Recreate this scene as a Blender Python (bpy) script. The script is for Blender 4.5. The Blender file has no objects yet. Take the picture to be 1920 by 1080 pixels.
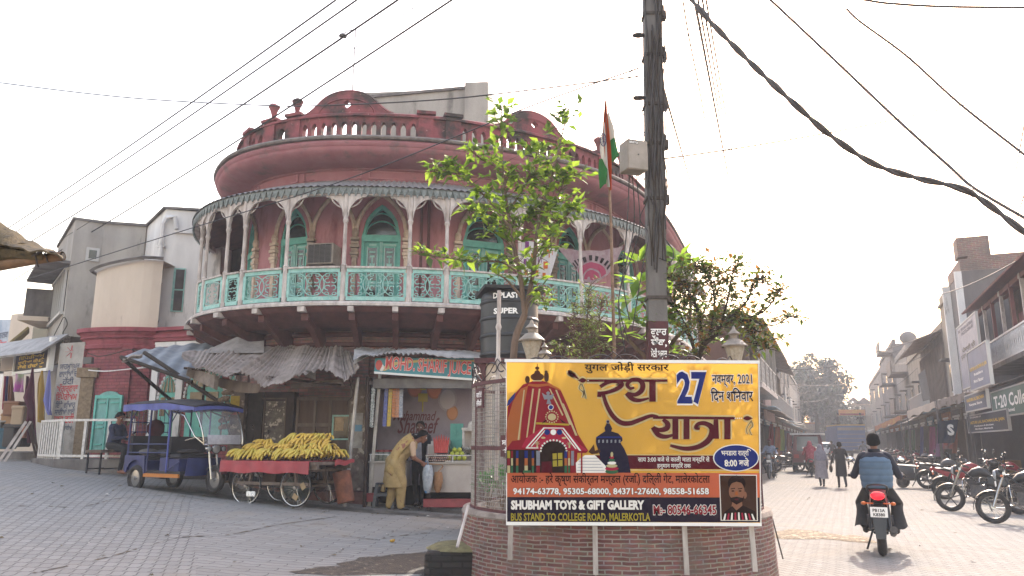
import bpy,math,random
import numpy as np
from mathutils import Matrix,Vector,Euler
from math import sin,cos,tan,pi,radians,atan2,sqrt,hypot
rnd=random.Random(7)
SC=bpy.context.scene
COL=SC.collection
# camera, sky, sun, exposure
TILT,FPX,EYE=radians(11.5),1423.0,1.5
camd=bpy.data.cameras.new("camera")
cam=bpy.data.objects.new("camera",camd)
COL.objects.link(cam)
cam.location=(0,0,EYE)
cam.rotation_euler=(pi/2+TILT,0,0)
camd.sensor_width=36.0
camd.lens=36.0*FPX/1920
camd.clip_start=0.05
camd.clip_end=3000
SC.camera=cam
SUN_EL,SUN_AZ=radians(36),radians(27)
world=bpy.data.worlds.new("World")
SC.world=world
world.use_nodes=True
wn=world.node_tree
bg=wn.nodes["Background"]
sky=wn.nodes.new("ShaderNodeTexSky")
sky.sky_type='NISHITA'
sky.sun_disc=False
sky.sun_elevation=SUN_EL
sky.sun_rotation=SUN_AZ
sky.air_density=2.0
sky.dust_density=2.6
sky.ozone_density=1.0
tint=wn.nodes.new("ShaderNodeVectorMath"); tint.operation='MULTIPLY'
tint.inputs[1].default_value=(1.20,1.0,.985)
wn.links.new(sky.outputs[0],tint.inputs[0])
wn.links.new(tint.outputs[0],bg.inputs[0])
bg.inputs[1].default_value=0.15
sund=bpy.data.lights.new("sun",'SUN')
sund.energy=2.0
sund.angle=radians(0.6)
sund.color=(1.0,0.93,0.83)
sun=bpy.data.objects.new("sun",sund)
COL.objects.link(sun)
sdir=Vector((sin(SUN_AZ)*cos(SUN_EL),cos(SUN_AZ)*cos(SUN_EL),sin(SUN_EL)))
sun.rotation_euler=sdir.to_track_quat('Z','Y').to_euler()
sun.location=(20,30,30)
SC.view_settings.view_transform='Standard'
SC.view_settings.look='None'
SC.view_settings.exposure=2.1
SC.view_settings.gamma=1.0
SC.render.engine='CYCLES'
SC.cycles.max_bounces=8
SC.cycles.transparent_max_bounces=12
SC.cycles.volume_bounces=0
SC.cycles.sample_clamp_indirect=6
# where a photo pixel lies at a depth
def P(px,py,Y):
 v=(540-py)/FPX
 dy=cos(TILT)-v*sin(TILT)
 dz=sin(TILT)+v*cos(TILT)
 return Vector(((px-960)/FPX/dy*Y,Y,EYE+dz/dy*Y))
def gz(x,y):
 t=1.0-x
 if t<=-1:return 0.0
 s=0.083*(t+1)*(t+1)/4 if t<1 else 0.083*t
 return min(s,1.05)*min(1.0,max(0.0,y)/13.0)
 # materials
def srgb(h):
 h=h.lstrip('#')
 c=[int(h[i:i+2],16)/255 for i in(0,2,4)]
 return tuple((x/12.92 if x<=.04045 else((x+.055)/1.055)**2.4)for x in c)
MATS={}
def col4(c):
 if isinstance(c,str):c=srgb(c)
 return(c[0],c[1],c[2],1)
def M(name,c,c2=None,sc=4.0,rough=.75,bump=0.0,bsc=40.0,metal=0.0,lo=.38,hi=.66,streak=1.0,spec=.4,c3=None,sc3=1.2,lo3=.52,hi3=.7):
 if name in MATS:return MATS[name]
 m=bpy.data.materials.new(name)
 m.use_nodes=True
 nt=m.node_tree
 b=nt.nodes["Principled BSDF"]
 b.inputs["Roughness"].default_value=rough
 b.inputs["Metallic"].default_value=metal
 b.inputs["Specular IOR Level"].default_value=spec
 b.inputs["Base Color"].default_value=col4(c)
 def noise(scale,det,st=1.0):
  tc=nt.nodes.new("ShaderNodeTexCoord")
  mp=nt.nodes.new("ShaderNodeMapping")
  mp.inputs["Scale"].default_value=(1,1,1/st)
  nt.links.new(tc.outputs["Object"],mp.inputs[0])
  n=nt.nodes.new("ShaderNodeTexNoise")
  n.inputs["Scale"].default_value=scale
  n.inputs["Detail"].default_value=det
  n.inputs["Roughness"].default_value=.62
  nt.links.new(mp.outputs[0],n.inputs["Vector"])
  return n
 def mixin(prev,colr,scale,l,h,st):
  n=noise(scale,6,st)
  r=nt.nodes.new("ShaderNodeMapRange")
  r.inputs[1].default_value=l; r.inputs[2].default_value=h
  nt.links.new(n.outputs[0],r.inputs[0])
  x=nt.nodes.new("ShaderNodeMix"); x.data_type='RGBA'
  nt.links.new(r.outputs[0],x.inputs[0])
  if prev is None:x.inputs[6].default_value=col4(c)
  else:nt.links.new(prev,x.inputs[6])
  x.inputs[7].default_value=col4(colr)
  return x.outputs[2]
 out=None
 if c2 is not None:out=mixin(None,c2,sc,lo,hi,streak)
 if c3 is not None:out=mixin(out,c3,sc3,lo3,hi3,streak)
 if out is not None:nt.links.new(out,b.inputs["Base Color"])
 if bump:
  n=noise(bsc,5)
  bp=nt.nodes.new("ShaderNodeBump")
  bp.inputs["Strength"].default_value=bump
  bp.inputs["Distance"].default_value=.02
  nt.links.new(n.outputs[0],bp.inputs["Height"])
  nt.links.new(bp.outputs[0],b.inputs["Normal"])
 MATS[name]=m
 return m
def brick_mat(name,c1,c2,mortar,w=.23,h=.07,ms=.012,bump=.6,dirt=None,dsc=1.5,dlo=.5,dhi=.75,wob=.0):
 m=M(name,c1,rough=.88)
 nt=m.node_tree; b=nt.nodes["Principled BSDF"]
 tc=nt.nodes.new("ShaderNodeTexCoord")
 br=nt.nodes.new("ShaderNodeTexBrick")
 br.inputs["Scale"].default_value=1
 br.inputs["Brick Width"].default_value=w
 br.inputs["Row Height"].default_value=h
 br.inputs["Mortar Size"].default_value=ms
 br.inputs["Mortar Smooth"].default_value=.3
 br.inputs["Bias"].default_value=-.1
 br.inputs["Color1"].default_value=col4(c1)
 br.inputs["Color2"].default_value=col4(c2)
 br.inputs["Mortar"].default_value=col4(mortar)
 vec=tc.outputs["UV"]
 if wob:
  n0=nt.nodes.new("ShaderNodeTexNoise"); n0 .inputs["Scale"].default_value=5
  nt.links.new(tc.outputs["UV"],n0 .inputs["Vector"])
  va=nt.nodes.new("ShaderNodeVectorMath"); va.operation='MULTIPLY_ADD'
  nt.links.new(n0 .outputs["Color"],va.inputs[0]); va.inputs[1].default_value=(wob,wob,0)
  nt.links.new(tc.outputs["UV"],va.inputs[2]); vec=va.outputs[0]
 nt.links.new(vec,br.inputs["Vector"])
 n=nt.nodes.new("ShaderNodeTexNoise"); n.inputs["Scale"].default_value=9; n.inputs["Detail"].default_value=6
 nt.links.new(tc.outputs["Object"],n.inputs["Vector"])
 x=nt.nodes.new("ShaderNodeMix"); x.data_type='RGBA'; x.blend_type='OVERLAY'
 x.inputs[0].default_value=.45
 nt.links.new(br.outputs["Color"],x.inputs[6]); nt.links.new(n.outputs["Color"],x.inputs[7])
 hs=nt.nodes.new("ShaderNodeHueSaturation"); hs.inputs["Saturation"].default_value=.85
 nt.links.new(x.outputs[2],hs.inputs["Color"])
 outc=hs.outputs[0]
 if dirt:
  n2=nt.nodes.new("ShaderNodeTexNoise"); n2 .inputs["Scale"].default_value=dsc; n2 .inputs["Detail"].default_value=8
  n2 .inputs["Roughness"].default_value=.65
  nt.links.new(tc.outputs["Object"],n2 .inputs["Vector"])
  r=nt.nodes.new("ShaderNodeMapRange"); r.inputs[1].default_value=dlo; r.inputs[2].default_value=dhi
  nt.links.new(n2 .outputs[0],r.inputs[0])
  x2=nt.nodes.new("ShaderNodeMix"); x2 .data_type='RGBA'
  nt.links.new(r.outputs[0],x2 .inputs[0]); nt.links.new(outc,x2 .inputs[6]); x2 .inputs[7].default_value=col4(dirt)
  outc=x2 .outputs[2]
 nt.links.new(outc,b.inputs["Base Color"])
 ad=nt.nodes.new("ShaderNodeMath"); ad.operation='MULTIPLY_ADD'
 ad.inputs[1].default_value=-1; nt.links.new(br.outputs["Fac"],ad.inputs[0])
 mu=nt.nodes.new("ShaderNodeMath"); mu.operation='MULTIPLY'; mu.inputs[1].default_value=.5
 nt.links.new(n.outputs[0],mu.inputs[0]); nt.links.new(mu.outputs[0],ad.inputs[2])
 bp=nt.nodes.new("ShaderNodeBump"); bp.inputs["Strength"].default_value=bump; bp.inputs["Distance"].default_value=.015
 nt.links.new(ad.outputs[0],bp.inputs["Height"]); nt.links.new(bp.outputs[0],b.inputs["Normal"])
 return m
def glass_mat(name,tint=(1,1,1),rough=.05,alpha=.25):
 if name in MATS:return MATS[name]
 m=bpy.data.materials.new(name); m.use_nodes=True
 b=m.node_tree.nodes["Principled BSDF"]
 b.inputs["Base Color"].default_value=col4(tint)
 b.inputs["Roughness"].default_value=rough
 b.inputs["Alpha"].default_value=alpha
 MATS[name]=m
 return m
def leaf_mat(name,c,c2,trans=.5,tcol=None,rough=.45):
 if name in MATS:return MATS[name]
 m=bpy.data.materials.new(name); m.use_nodes=True
 nt=m.node_tree; b=nt.nodes["Principled BSDF"]
 b.inputs["Roughness"].default_value=rough
 g=nt.nodes.new("ShaderNodeNewGeometry")
 x=nt.nodes.new("ShaderNodeMix"); x.data_type='RGBA'
 nt.links.new(g.outputs["Random Per Island"],x.inputs[0])
 x.inputs[6].default_value=col4(c); x.inputs[7].default_value=col4(c2)
 nt.links.new(x.outputs[2],b.inputs["Base Color"])
 t=nt.nodes.new("ShaderNodeBsdfTranslucent")
 if tcol:t.inputs[0].default_value=col4(tcol)
 else:nt.links.new(x.outputs[2],t.inputs[0])
 ms=nt.nodes.new("ShaderNodeMixShader"); ms.inputs[0].default_value=trans
 nt.links.new(b.outputs[0],ms.inputs[1]); nt.links.new(t.outputs[0],ms.inputs[2])
 nt.links.new(ms.outputs[0],nt.nodes["Material Output"].inputs[0])
 MATS[name]=m
 return m
def cloth_mat(name,c,trans=.3,rough=.9,c2=None,sc=6.0):
 if name in MATS:return MATS[name]
 m=M(name,c,c2,sc=sc,rough=rough,spec=.1)
 nt=m.node_tree; b=nt.nodes["Principled BSDF"]
 t=nt.nodes.new("ShaderNodeBsdfTranslucent"); t.inputs[0].default_value=col4(c)
 ms=nt.nodes.new("ShaderNodeMixShader"); ms.inputs[0].default_value=trans
 nt.links.new(b.outputs[0],ms.inputs[1]); nt.links.new(t.outputs[0],ms.inputs[2])
 nt.links.new(ms.outputs[0],nt.nodes["Material Output"].inputs[0])
 return m
def lamp_mat(name,c,strength):
 m=M(name,c,rough=.3)
 b=m.node_tree.nodes["Principled BSDF"]
 b.inputs["Emission Color"].default_value=col4(c); b.inputs["Emission Strength"].default_value=strength
 return m
 # mesh builder
def frame(o,x,y=None,z=None):
 """matrix whose local x runs along x and y along y (or z given), at o"""
 x=Vector(x).normalized()
 if z is None:
  y=Vector(y); y=(y-x*y.dot(x)).normalized(); z=x.cross(y)
 else:
  z=Vector(z); z=(z-x*z.dot(x)).normalized(); y=z.cross(x)
 return Matrix(((x[0],y[0],z[0],o[0]),(x[1],y[1],z[1],o[1]),(x[2],y[2],z[2],o[2]),(0,0,0,1)))
TXT={}
class MB:
 def __init__(s):s.v=[]; s.f=[]; s.m=[]; s.uv=[]
 def add(s,vs,fs,mi=0,uvs=None,X=None):
  o=len(s.v)
  if X is not None:vs=[X@Vector(p)for p in vs]
  s.v+=[tuple(p)for p in vs]
  for i,f in enumerate(fs):
   s.f.append(tuple(a+o for a in f)); s.m.append(mi)
   s.uv.append(uvs[i]if uvs else None)
  return s
 def box(s,x0,x1,y0,y1,z0,z1,mi=0,X=None):
  vs=[(x0,y0,z0),(x1,y0,z0),(x1,y1,z0),(x0,y1,z0),(x0,y0,z1),(x1,y0,z1),(x1,y1,z1),(x0,y1,z1)]
  return s.add(vs,[(3,2,1,0),(4,5,6,7),(0,1,5,4),(1,2,6,5),(2,3,7,6),(3,0,4,7)],mi,None,X)
 def cbox(s,c,d,mi=0,rz=0.0,X=None):
  m=Matrix.Translation(Vector(c))@Matrix.Rotation(rz,4,'Z')
  if X is not None:m=X@m
  return s.box(-d[0]/2,d[0]/2,-d[1]/2,d[1]/2,-d[2]/2,d[2]/2,mi,m)
 def bar(s,a,b,w=.04,h=None,mi=0,up=(0,0,1)):
  a=Vector(a); b=Vector(b); h=w if h is None else h
  d=b-a; u=Vector(up)
  if abs(d.normalized().dot(u))>.97:u=Vector((0,1,0))
  return s.box(0,d.length,-w/2,w/2,-h/2,h/2,mi,frame(a,d,None,u))
 def tube(s,pts,r,n=6,mi=0,caps=True,flat=1.0):
  pts=[Vector(p)for p in pts]
  k=len(pts)
  rs=r if isinstance(r,(list,tuple))else[r]*k
  vs=[]; fs=[]
  t0=(pts[1]-pts[0]).normalized()
  up=Vector((0,0,1))if abs(t0 .z)<.9 else Vector((0,1,0))
  a=t0 .cross(up).normalized()
  for i in range(k):
   t=pts[min(i+1,k-1)]-pts[max(i-1,0)]
   if t.length<1e-9:t=t0 .copy()
   t.normalize()
   a=a-t*a.dot(t)
   if a.length<1e-6:a=t.orthogonal()
   a.normalize(); b=t.cross(a)
   for j in range(n):
    q=2*pi*j/n
    vs.append(pts[i]+a*(cos(q)*rs[i])+b*(sin(q)*rs[i]*flat))
  for i in range(k-1):
   for j in range(n):
    j2=(j+1)%n
    fs.append((i*n+j,i*n+j2,(i+1)*n+j2,(i+1)*n+j))
  if caps:
   fs.append(tuple(range(n-1,-1,-1))); fs.append(tuple((k-1)*n+j for j in range(n)))
  return s.add(vs,fs,mi)
 def lathe(s,prof,c=(0,0,0),n=20,mi=0,X=None,a0=0.0,a1=2*pi,caps=False):
  full=abs(a1-a0-2*pi)<1e-6
  k=n if full else n+1
  vs=[]; fs=[]; uvs=[]
  for(r,z)in prof:
   for j in range(k):
    a=a0+(a1-a0)*j/n
    vs.append((c[0]+r*cos(a),c[1]+r*sin(a),c[2]+z))
  rr=max(p[0]for p in prof)
  acc=[0]
  for i in range(1,len(prof)):acc.append(acc[-1]+hypot(prof[i][0]-prof[i-1][0],prof[i][1]-prof[i-1][1]))
  for i in range(len(prof)-1):
   for j in range(n):
    j2=(j+1)%k
    fs.append((i*k+j,i*k+j2,(i+1)*k+j2,(i+1)*k+j))
    u0=(a1-a0)*j/n*rr; u1=(a1-a0)*(j+1)/n*rr
    uvs.append(((u0,acc[i]),(u1,acc[i]),(u1,acc[i+1]),(u0,acc[i+1])))
  if caps:
   fs.append(tuple(range(k-1,-1,-1))); uvs.append(None)
   fs.append(tuple((len(prof)-1)*k+j for j in range(k))); uvs.append(None)
  return s.add(vs,fs,mi,uvs,X)
 def prism(s,poly,t,mi=0,X=None,z0=0.0):
  n=len(poly)
  ar=sum(poly[i][0]*poly[(i+1)%n][1]-poly[(i+1)%n][0]*poly[i][1]for i in range(n))
  if ar<0:poly=poly[::-1]
  vs=[(p[0],p[1],z0)for p in poly]+[(p[0],p[1],z0+t)for p in poly]
  fs=[tuple(range(n-1,-1,-1)),tuple(range(n,2*n))]
  fs+=[(i,(i+1)%n,n+(i+1)%n,n+i)for i in range(n)]
  return s.add(vs,fs,mi,None,X)
 def ell(s,c,r,n=12,mi=0,X=None):
  if not isinstance(r,(tuple,list)):r=(r,r,r)
  m=max(4,n//2); vs=[(c[0],c[1],c[2]-r[2])]; fs=[]
  for i in range(1,m):
   a=-pi/2+pi*i/m
   for j in range(n):
    b=2*pi*j/n
    vs.append((c[0]+r[0]*cos(a)*cos(b),c[1]+r[1]*cos(a)*sin(b),c[2]+r[2]*sin(a)))
  vs.append((c[0],c[1],c[2]+r[2])); L=len(vs)-1
  for j in range(n):
   j2=(j+1)%n
   fs.append((0,1+j2,1+j))
   for i in range(m-2):fs.append((1+i*n+j,1+i*n+j2,1+(i+1)*n+j2,1+(i+1)*n+j))
   fs.append((1+(m-2)*n+j,1+(m-2)*n+j2,L))
  return s.add(vs,fs,mi,None,X)
 def surf(s,fn,nu,nv,mi=0,thick=0.0,uvscale=None):
  """surface fn(u, v) -> point, u and v in 0..1"""
  vs=[Vector(fn(i/nu,j/nv))for j in range(nv+1)for i in range(nu+1)]
  w=nu+1; fs=[]
  for j in range(nv):
   for i in range(nu):fs.append((j*w+i,j*w+i+1,(j+1)*w+i+1,(j+1)*w+i))
  if thick:
   k=len(vs); ns=[]
   for j in range(nv+1):
    for i in range(nu+1):
     du=vs[j*w+min(i+1,nu)]-vs[j*w+max(i-1,0)]; dv=vs[min(j+1,nv)*w+i]-vs[max(j-1,0)*w+i]
     nn=du.cross(dv); ns.append(nn.normalized()if nn.length>1e-9 else Vector((0,0,1)))
   vs2=[vs[i]-ns[i]*thick for i in range(k)]
   fs+=[tuple(k+a for a in f[::-1])for f in list(fs)]
   ed=[(i,i+1)for i in range(nu)]+[(j*w+nu,(j+1)*w+nu)for j in range(nv)]
   ed+=[(nv*w+i+1,nv*w+i)for i in range(nu)]+[((j+1)*w,j*w)for j in range(nv)]
   fs+=[(b,a,a+k,b+k)for a,b in ed]
   vs=vs+vs2
  return s.add(vs,fs,mi)
 def text(s,body,X,w=None,h=None,bold=0.0,mi=0,align='L',shear=0.0,size=1.0):
  """flat lettering: its left end (or centre) on the baseline at the origin of X"""
  key=(body,round(bold,4),round(shear,3))
  if key not in TXT:
   c=bpy.data.curves.new("lettering",'FONT')
   c.body=body; c.size=1; c.offset=bold; c.shear=shear; c.resolution_u=2
   o=bpy.data.objects.new("lettering",c); COL.objects.link(o)
   dg=bpy.context.evaluated_depsgraph_get()
   me=bpy.data.meshes.new_from_object(o.evaluated_get(dg))
   TXT[key]=([tuple(v.co)for v in me.vertices],[tuple(p.vertices)for p in me.polygons])
   bpy.data.objects.remove(o); bpy.data.meshes.remove(me); bpy.data.curves.remove(c)
  vs,fs=TXT[key]
  if not vs:return s
  x0=min(p[0]for p in vs); x1=max(p[0]for p in vs)
  k=size if h is None else h/.70
  kx=k if w is None else w/(x1-x0)
  off={'L':0,'C':.5,'R':1}[align]*(x1-x0)
  return s.add([((p[0]-x0-off)*kx,p[1]*k,0)for p in vs],fs,mi,None,X)
 def xf(s,X):
  s.v=[tuple(X@Vector(p))for p in s.v]; return s
 def build(s,name,mats,parent=None,smooth=False,world=False,ang=35):
  me=bpy.data.meshes.new(name)
  vs=s.v
  if world and parent is not None:
   Q=parent.matrix_basis.copy(); up=parent.parent
   while up is not None:Q=up.matrix_basis@Q; up=up.parent
   Q=Q.inverted()
   vs=[tuple(Q@Vector(p))for p in vs]
  me.from_pydata(vs,[],s.f)
  if not isinstance(mats,(list,tuple)):mats=[mats]
  for m in mats:me.materials.append(m)
  me.polygons.foreach_set("material_index",s.m)
  uvl=me.uv_layers.new(name="UVMap")
  dat=[]
  for p in me.polygons:
   u=s.uv[p.index]
   if u is not None and len(u)==p.loop_total:dat+=[c for q in u for c in q]; continue
   n=p.normal
   for vi in p.vertices:
    q=vs[vi]
    if abs(n.z)>.7:dat+=[q[0],q[1]]
    else:
     l=hypot(n.x,n.y)or 1
     dat+=[(-n.y*q[0]+n.x*q[1])/l,q[2]]
  uvl.data.foreach_set("uv",dat)
  if smooth:
   me.polygons.foreach_set("use_smooth",[True]*len(me.polygons))
   try:me.set_sharp_from_angle(angle=radians(ang))
   except Exception:pass
  me.update()
  o=bpy.data.objects.new(name,me); COL.objects.link(o)
  if parent is not None:o.parent=parent
  return o
def tag(o,label=None,cat=None,group=None,kind=None):
 if label:o["label"]=label
 if cat:o["category"]=cat
 if group:o["group"]=group
 if kind:o["kind"]=kind
 return o
def thing(name,label,cat,loc=(0,0,0),rz=0.0,group=None,rot=None):
 o=bpy.data.objects.new(name,None); COL.objects.link(o)
 o.empty_display_size=.2
 o.location=loc; o.rotation_euler=rot if rot else(0,0,rz)
 e=Euler(rot if rot else(0,0,rz))
 o.matrix_basis=Matrix.Translation(Vector(loc))@e.to_matrix().to_4x4()
 return tag(o,label,cat,group)
def copy_tree(o,loc=None,rz=None,label=None,group=None,rot=None,parent=None,scale=None):
 c=o.copy(); COL.objects.link(c)
 if parent is not None:c.parent=parent
 if loc is not None:c.location=loc
 if rot is not None:c.rotation_euler=rot
 elif rz is not None:c.rotation_euler=(0,0,rz)
 if scale is not None:c.scale=(scale,)*3
 if label:c["label"]=label
 if group:c["group"]=group
 for ch in list(o.children):copy_tree(ch,parent=c)
 return c
 # plan curves
def catmull(pts,per=10):
 pts=[Vector((p[0],p[1]))if len(p)==2 else Vector(p)for p in pts]
 out=[]
 for i in range(len(pts)-1):
  p0=pts[max(i-1,0)]; p1=pts[i]; p2=pts[i+1]; p3=pts[min(i+2,len(pts)-1)]
  for j in range(per):
   t=j/per
   out.append(.5*((2*p1)+(p2-p0)*t+(2*p0-5*p1+4*p2-p3)*t*t+(3*p1-p0-3*p2+p3)*t**3))
 out.append(pts[-1].copy())
 return out
class Path:
 def __init__(s,pts):
  s.p=pts; s.l=[0.0]
  for i in range(1,len(pts)):s.l.append(s.l[-1]+(pts[i]-pts[i-1]).length)
  s.L=s.l[-1]
 def raw(s,t):
  t=min(max(t,0),s.L-1e-6)
  lo,hi=0,len(s.l)-1
  while hi-lo>1:
   m=(lo+hi)//2
   if s.l[m]<=t:lo=m
   else:hi=m
  k=(t-s.l[lo])/max(1e-9,s.l[hi]-s.l[lo])
  return s.p[lo]*(1-k)+s.p[hi]*k
 def nrm(s,t):
  d=s.raw(min(t+.12,s.L))-s.raw(max(t-.12,0))
  d.normalize()
  return Vector((d.y,-d.x))
 def at(s,t,d=0.0,z=0.0):
  q=s.raw(t)+s.nrm(t)*d
  return Vector((q.x,q.y,z))
 def find(s,px,py,d=0.0,lo=0.0,hi=None):
  best=None
  t=lo
  hi=s.L if hi is None else hi
  while t<=hi:
   q=s.at(t,d)
   n=s.nrm(t)
   if n.x*q.x+n.y*q.y<0:
    v=(540-py)/FPX
    e=abs(q.x/q.y-(px-960)/FPX/(cos(TILT)-v*sin(TILT)))
    if best is None or e<best[0]:best=(e,t)
   t+=.02
  return best[1]
def pp(mb,path,poly,d0,d1,mi=0,step=.35):
 """extrude a convex outline given in (s, z) between the offsets d0 (inner) and d1 (outer) of a plan curve"""
 n=len(poly)
 ar=sum(poly[i][0]*poly[(i+1)%n][1]-poly[(i+1)%n][0]*poly[i][1]for i in range(n))
 if ar<0:poly=poly[::-1]
 vs=[path.at(a,d1,z)for a,z in poly]+[path.at(a,d0,z)for a,z in poly]
 fs=[tuple(range(n)),tuple(range(2*n-1,n-1,-1))]+[(i+n,(i+1)%n+n,(i+1)%n,i)for i in range(n)]
 uvs=[tuple(poly),tuple(poly[::-1])]+[((poly[i][0],poly[i][1]),(poly[(i+1)%n][0],poly[(i+1)%n][1]),(poly[(i+1)%n][0]+.1,poly[(i+1)%n][1]+.1),(poly[i][0]+.1,poly[i][1]+.1))for i in range(n)]
 mb.add(vs,fs,mi,uvs)
def band(mb,path,s0,s1,prof,mi=0,step=.3,closed=False):
 """sweep a profile [(d, z)...] along a plan curve"""
 n=max(1,int((s1-s0)/step)); k=len(prof)
 vs=[]; fs=[]; uvs=[]
 acc=[0]
 for i in range(1,k):acc.append(acc[-1]+hypot(prof[i][0]-prof[i-1][0],prof[i][1]-prof[i-1][1]))
 for i in range(n+1):
  a=s0+(s1-s0)*i/n
  for d,z in prof:vs.append(path.at(a,d,z))
 for i in range(n):
  a0=s0+(s1-s0)*i/n; a1=s0+(s1-s0)*(i+1)/n
  for j in range(k if closed else k-1):
   j2=(j+1)%k
   fs.append((i*k+j,(i+1)*k+j,(i+1)*k+j2,i*k+j2))
   w0=acc[j]; w1=acc[j2]if j2 else acc[j]+.1
   uvs.append(((a0,w0),(a1,w0),(a1,w1),(a0,w1)))
 if closed:
  fs.append(tuple(range(k))); uvs.append(None)
  fs.append(tuple(n*k+j for j in range(k-1,-1,-1))); uvs.append(None)
 mb.add(vs,fs,mi,uvs)
def arch_z(t,a,zs,h):
 """height of a pointed arch at t from its axis: half width a, spring zs, rise h"""
 if h<=a:return zs+h*sqrt(max(0,1-(t/a)**2))
 r=(a*a+h*h)/(2*a)
 return zs+sqrt(max(0,r*r-(abs(t)+r-a)**2))
def arcade(mb,path,s0,s1,z0,z1,ops,d0,d1,mi=0,step=.3,nseg=10):
 """wall from s0 to s1 pierced by openings (centre, half width, sill, spring, rise)"""
 def solid(a,b,zl=z0,zh=z1):
  if b-a<1e-4:return
  k=max(1,int((b-a)/step))
  for i in range(k):
   u=a+(b-a)*i/k; w=a+(b-a)*(i+1)/k
   pp(mb,path,[(u,zl),(w,zl),(w,zh),(u,zh)],d0,d1,mi)
 cur=s0
 for c,a,sill,zs,h in sorted(ops):
  solid(cur,c-a)
  if sill>z0+1e-4:solid(c-a,c+a,z0,sill)
  for i in range(nseg):
   t0=-a+2*a*i/nseg; t1=-a+2*a*(i+1)/nseg
   pp(mb,path,[(c+t0,arch_z(t0,a,zs,h)),(c+t1,arch_z(t1,a,zs,h)),(c+t1,z1),(c+t0,z1)],d0,d1,mi)
  cur=c+a
 solid(cur,s1)
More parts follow.
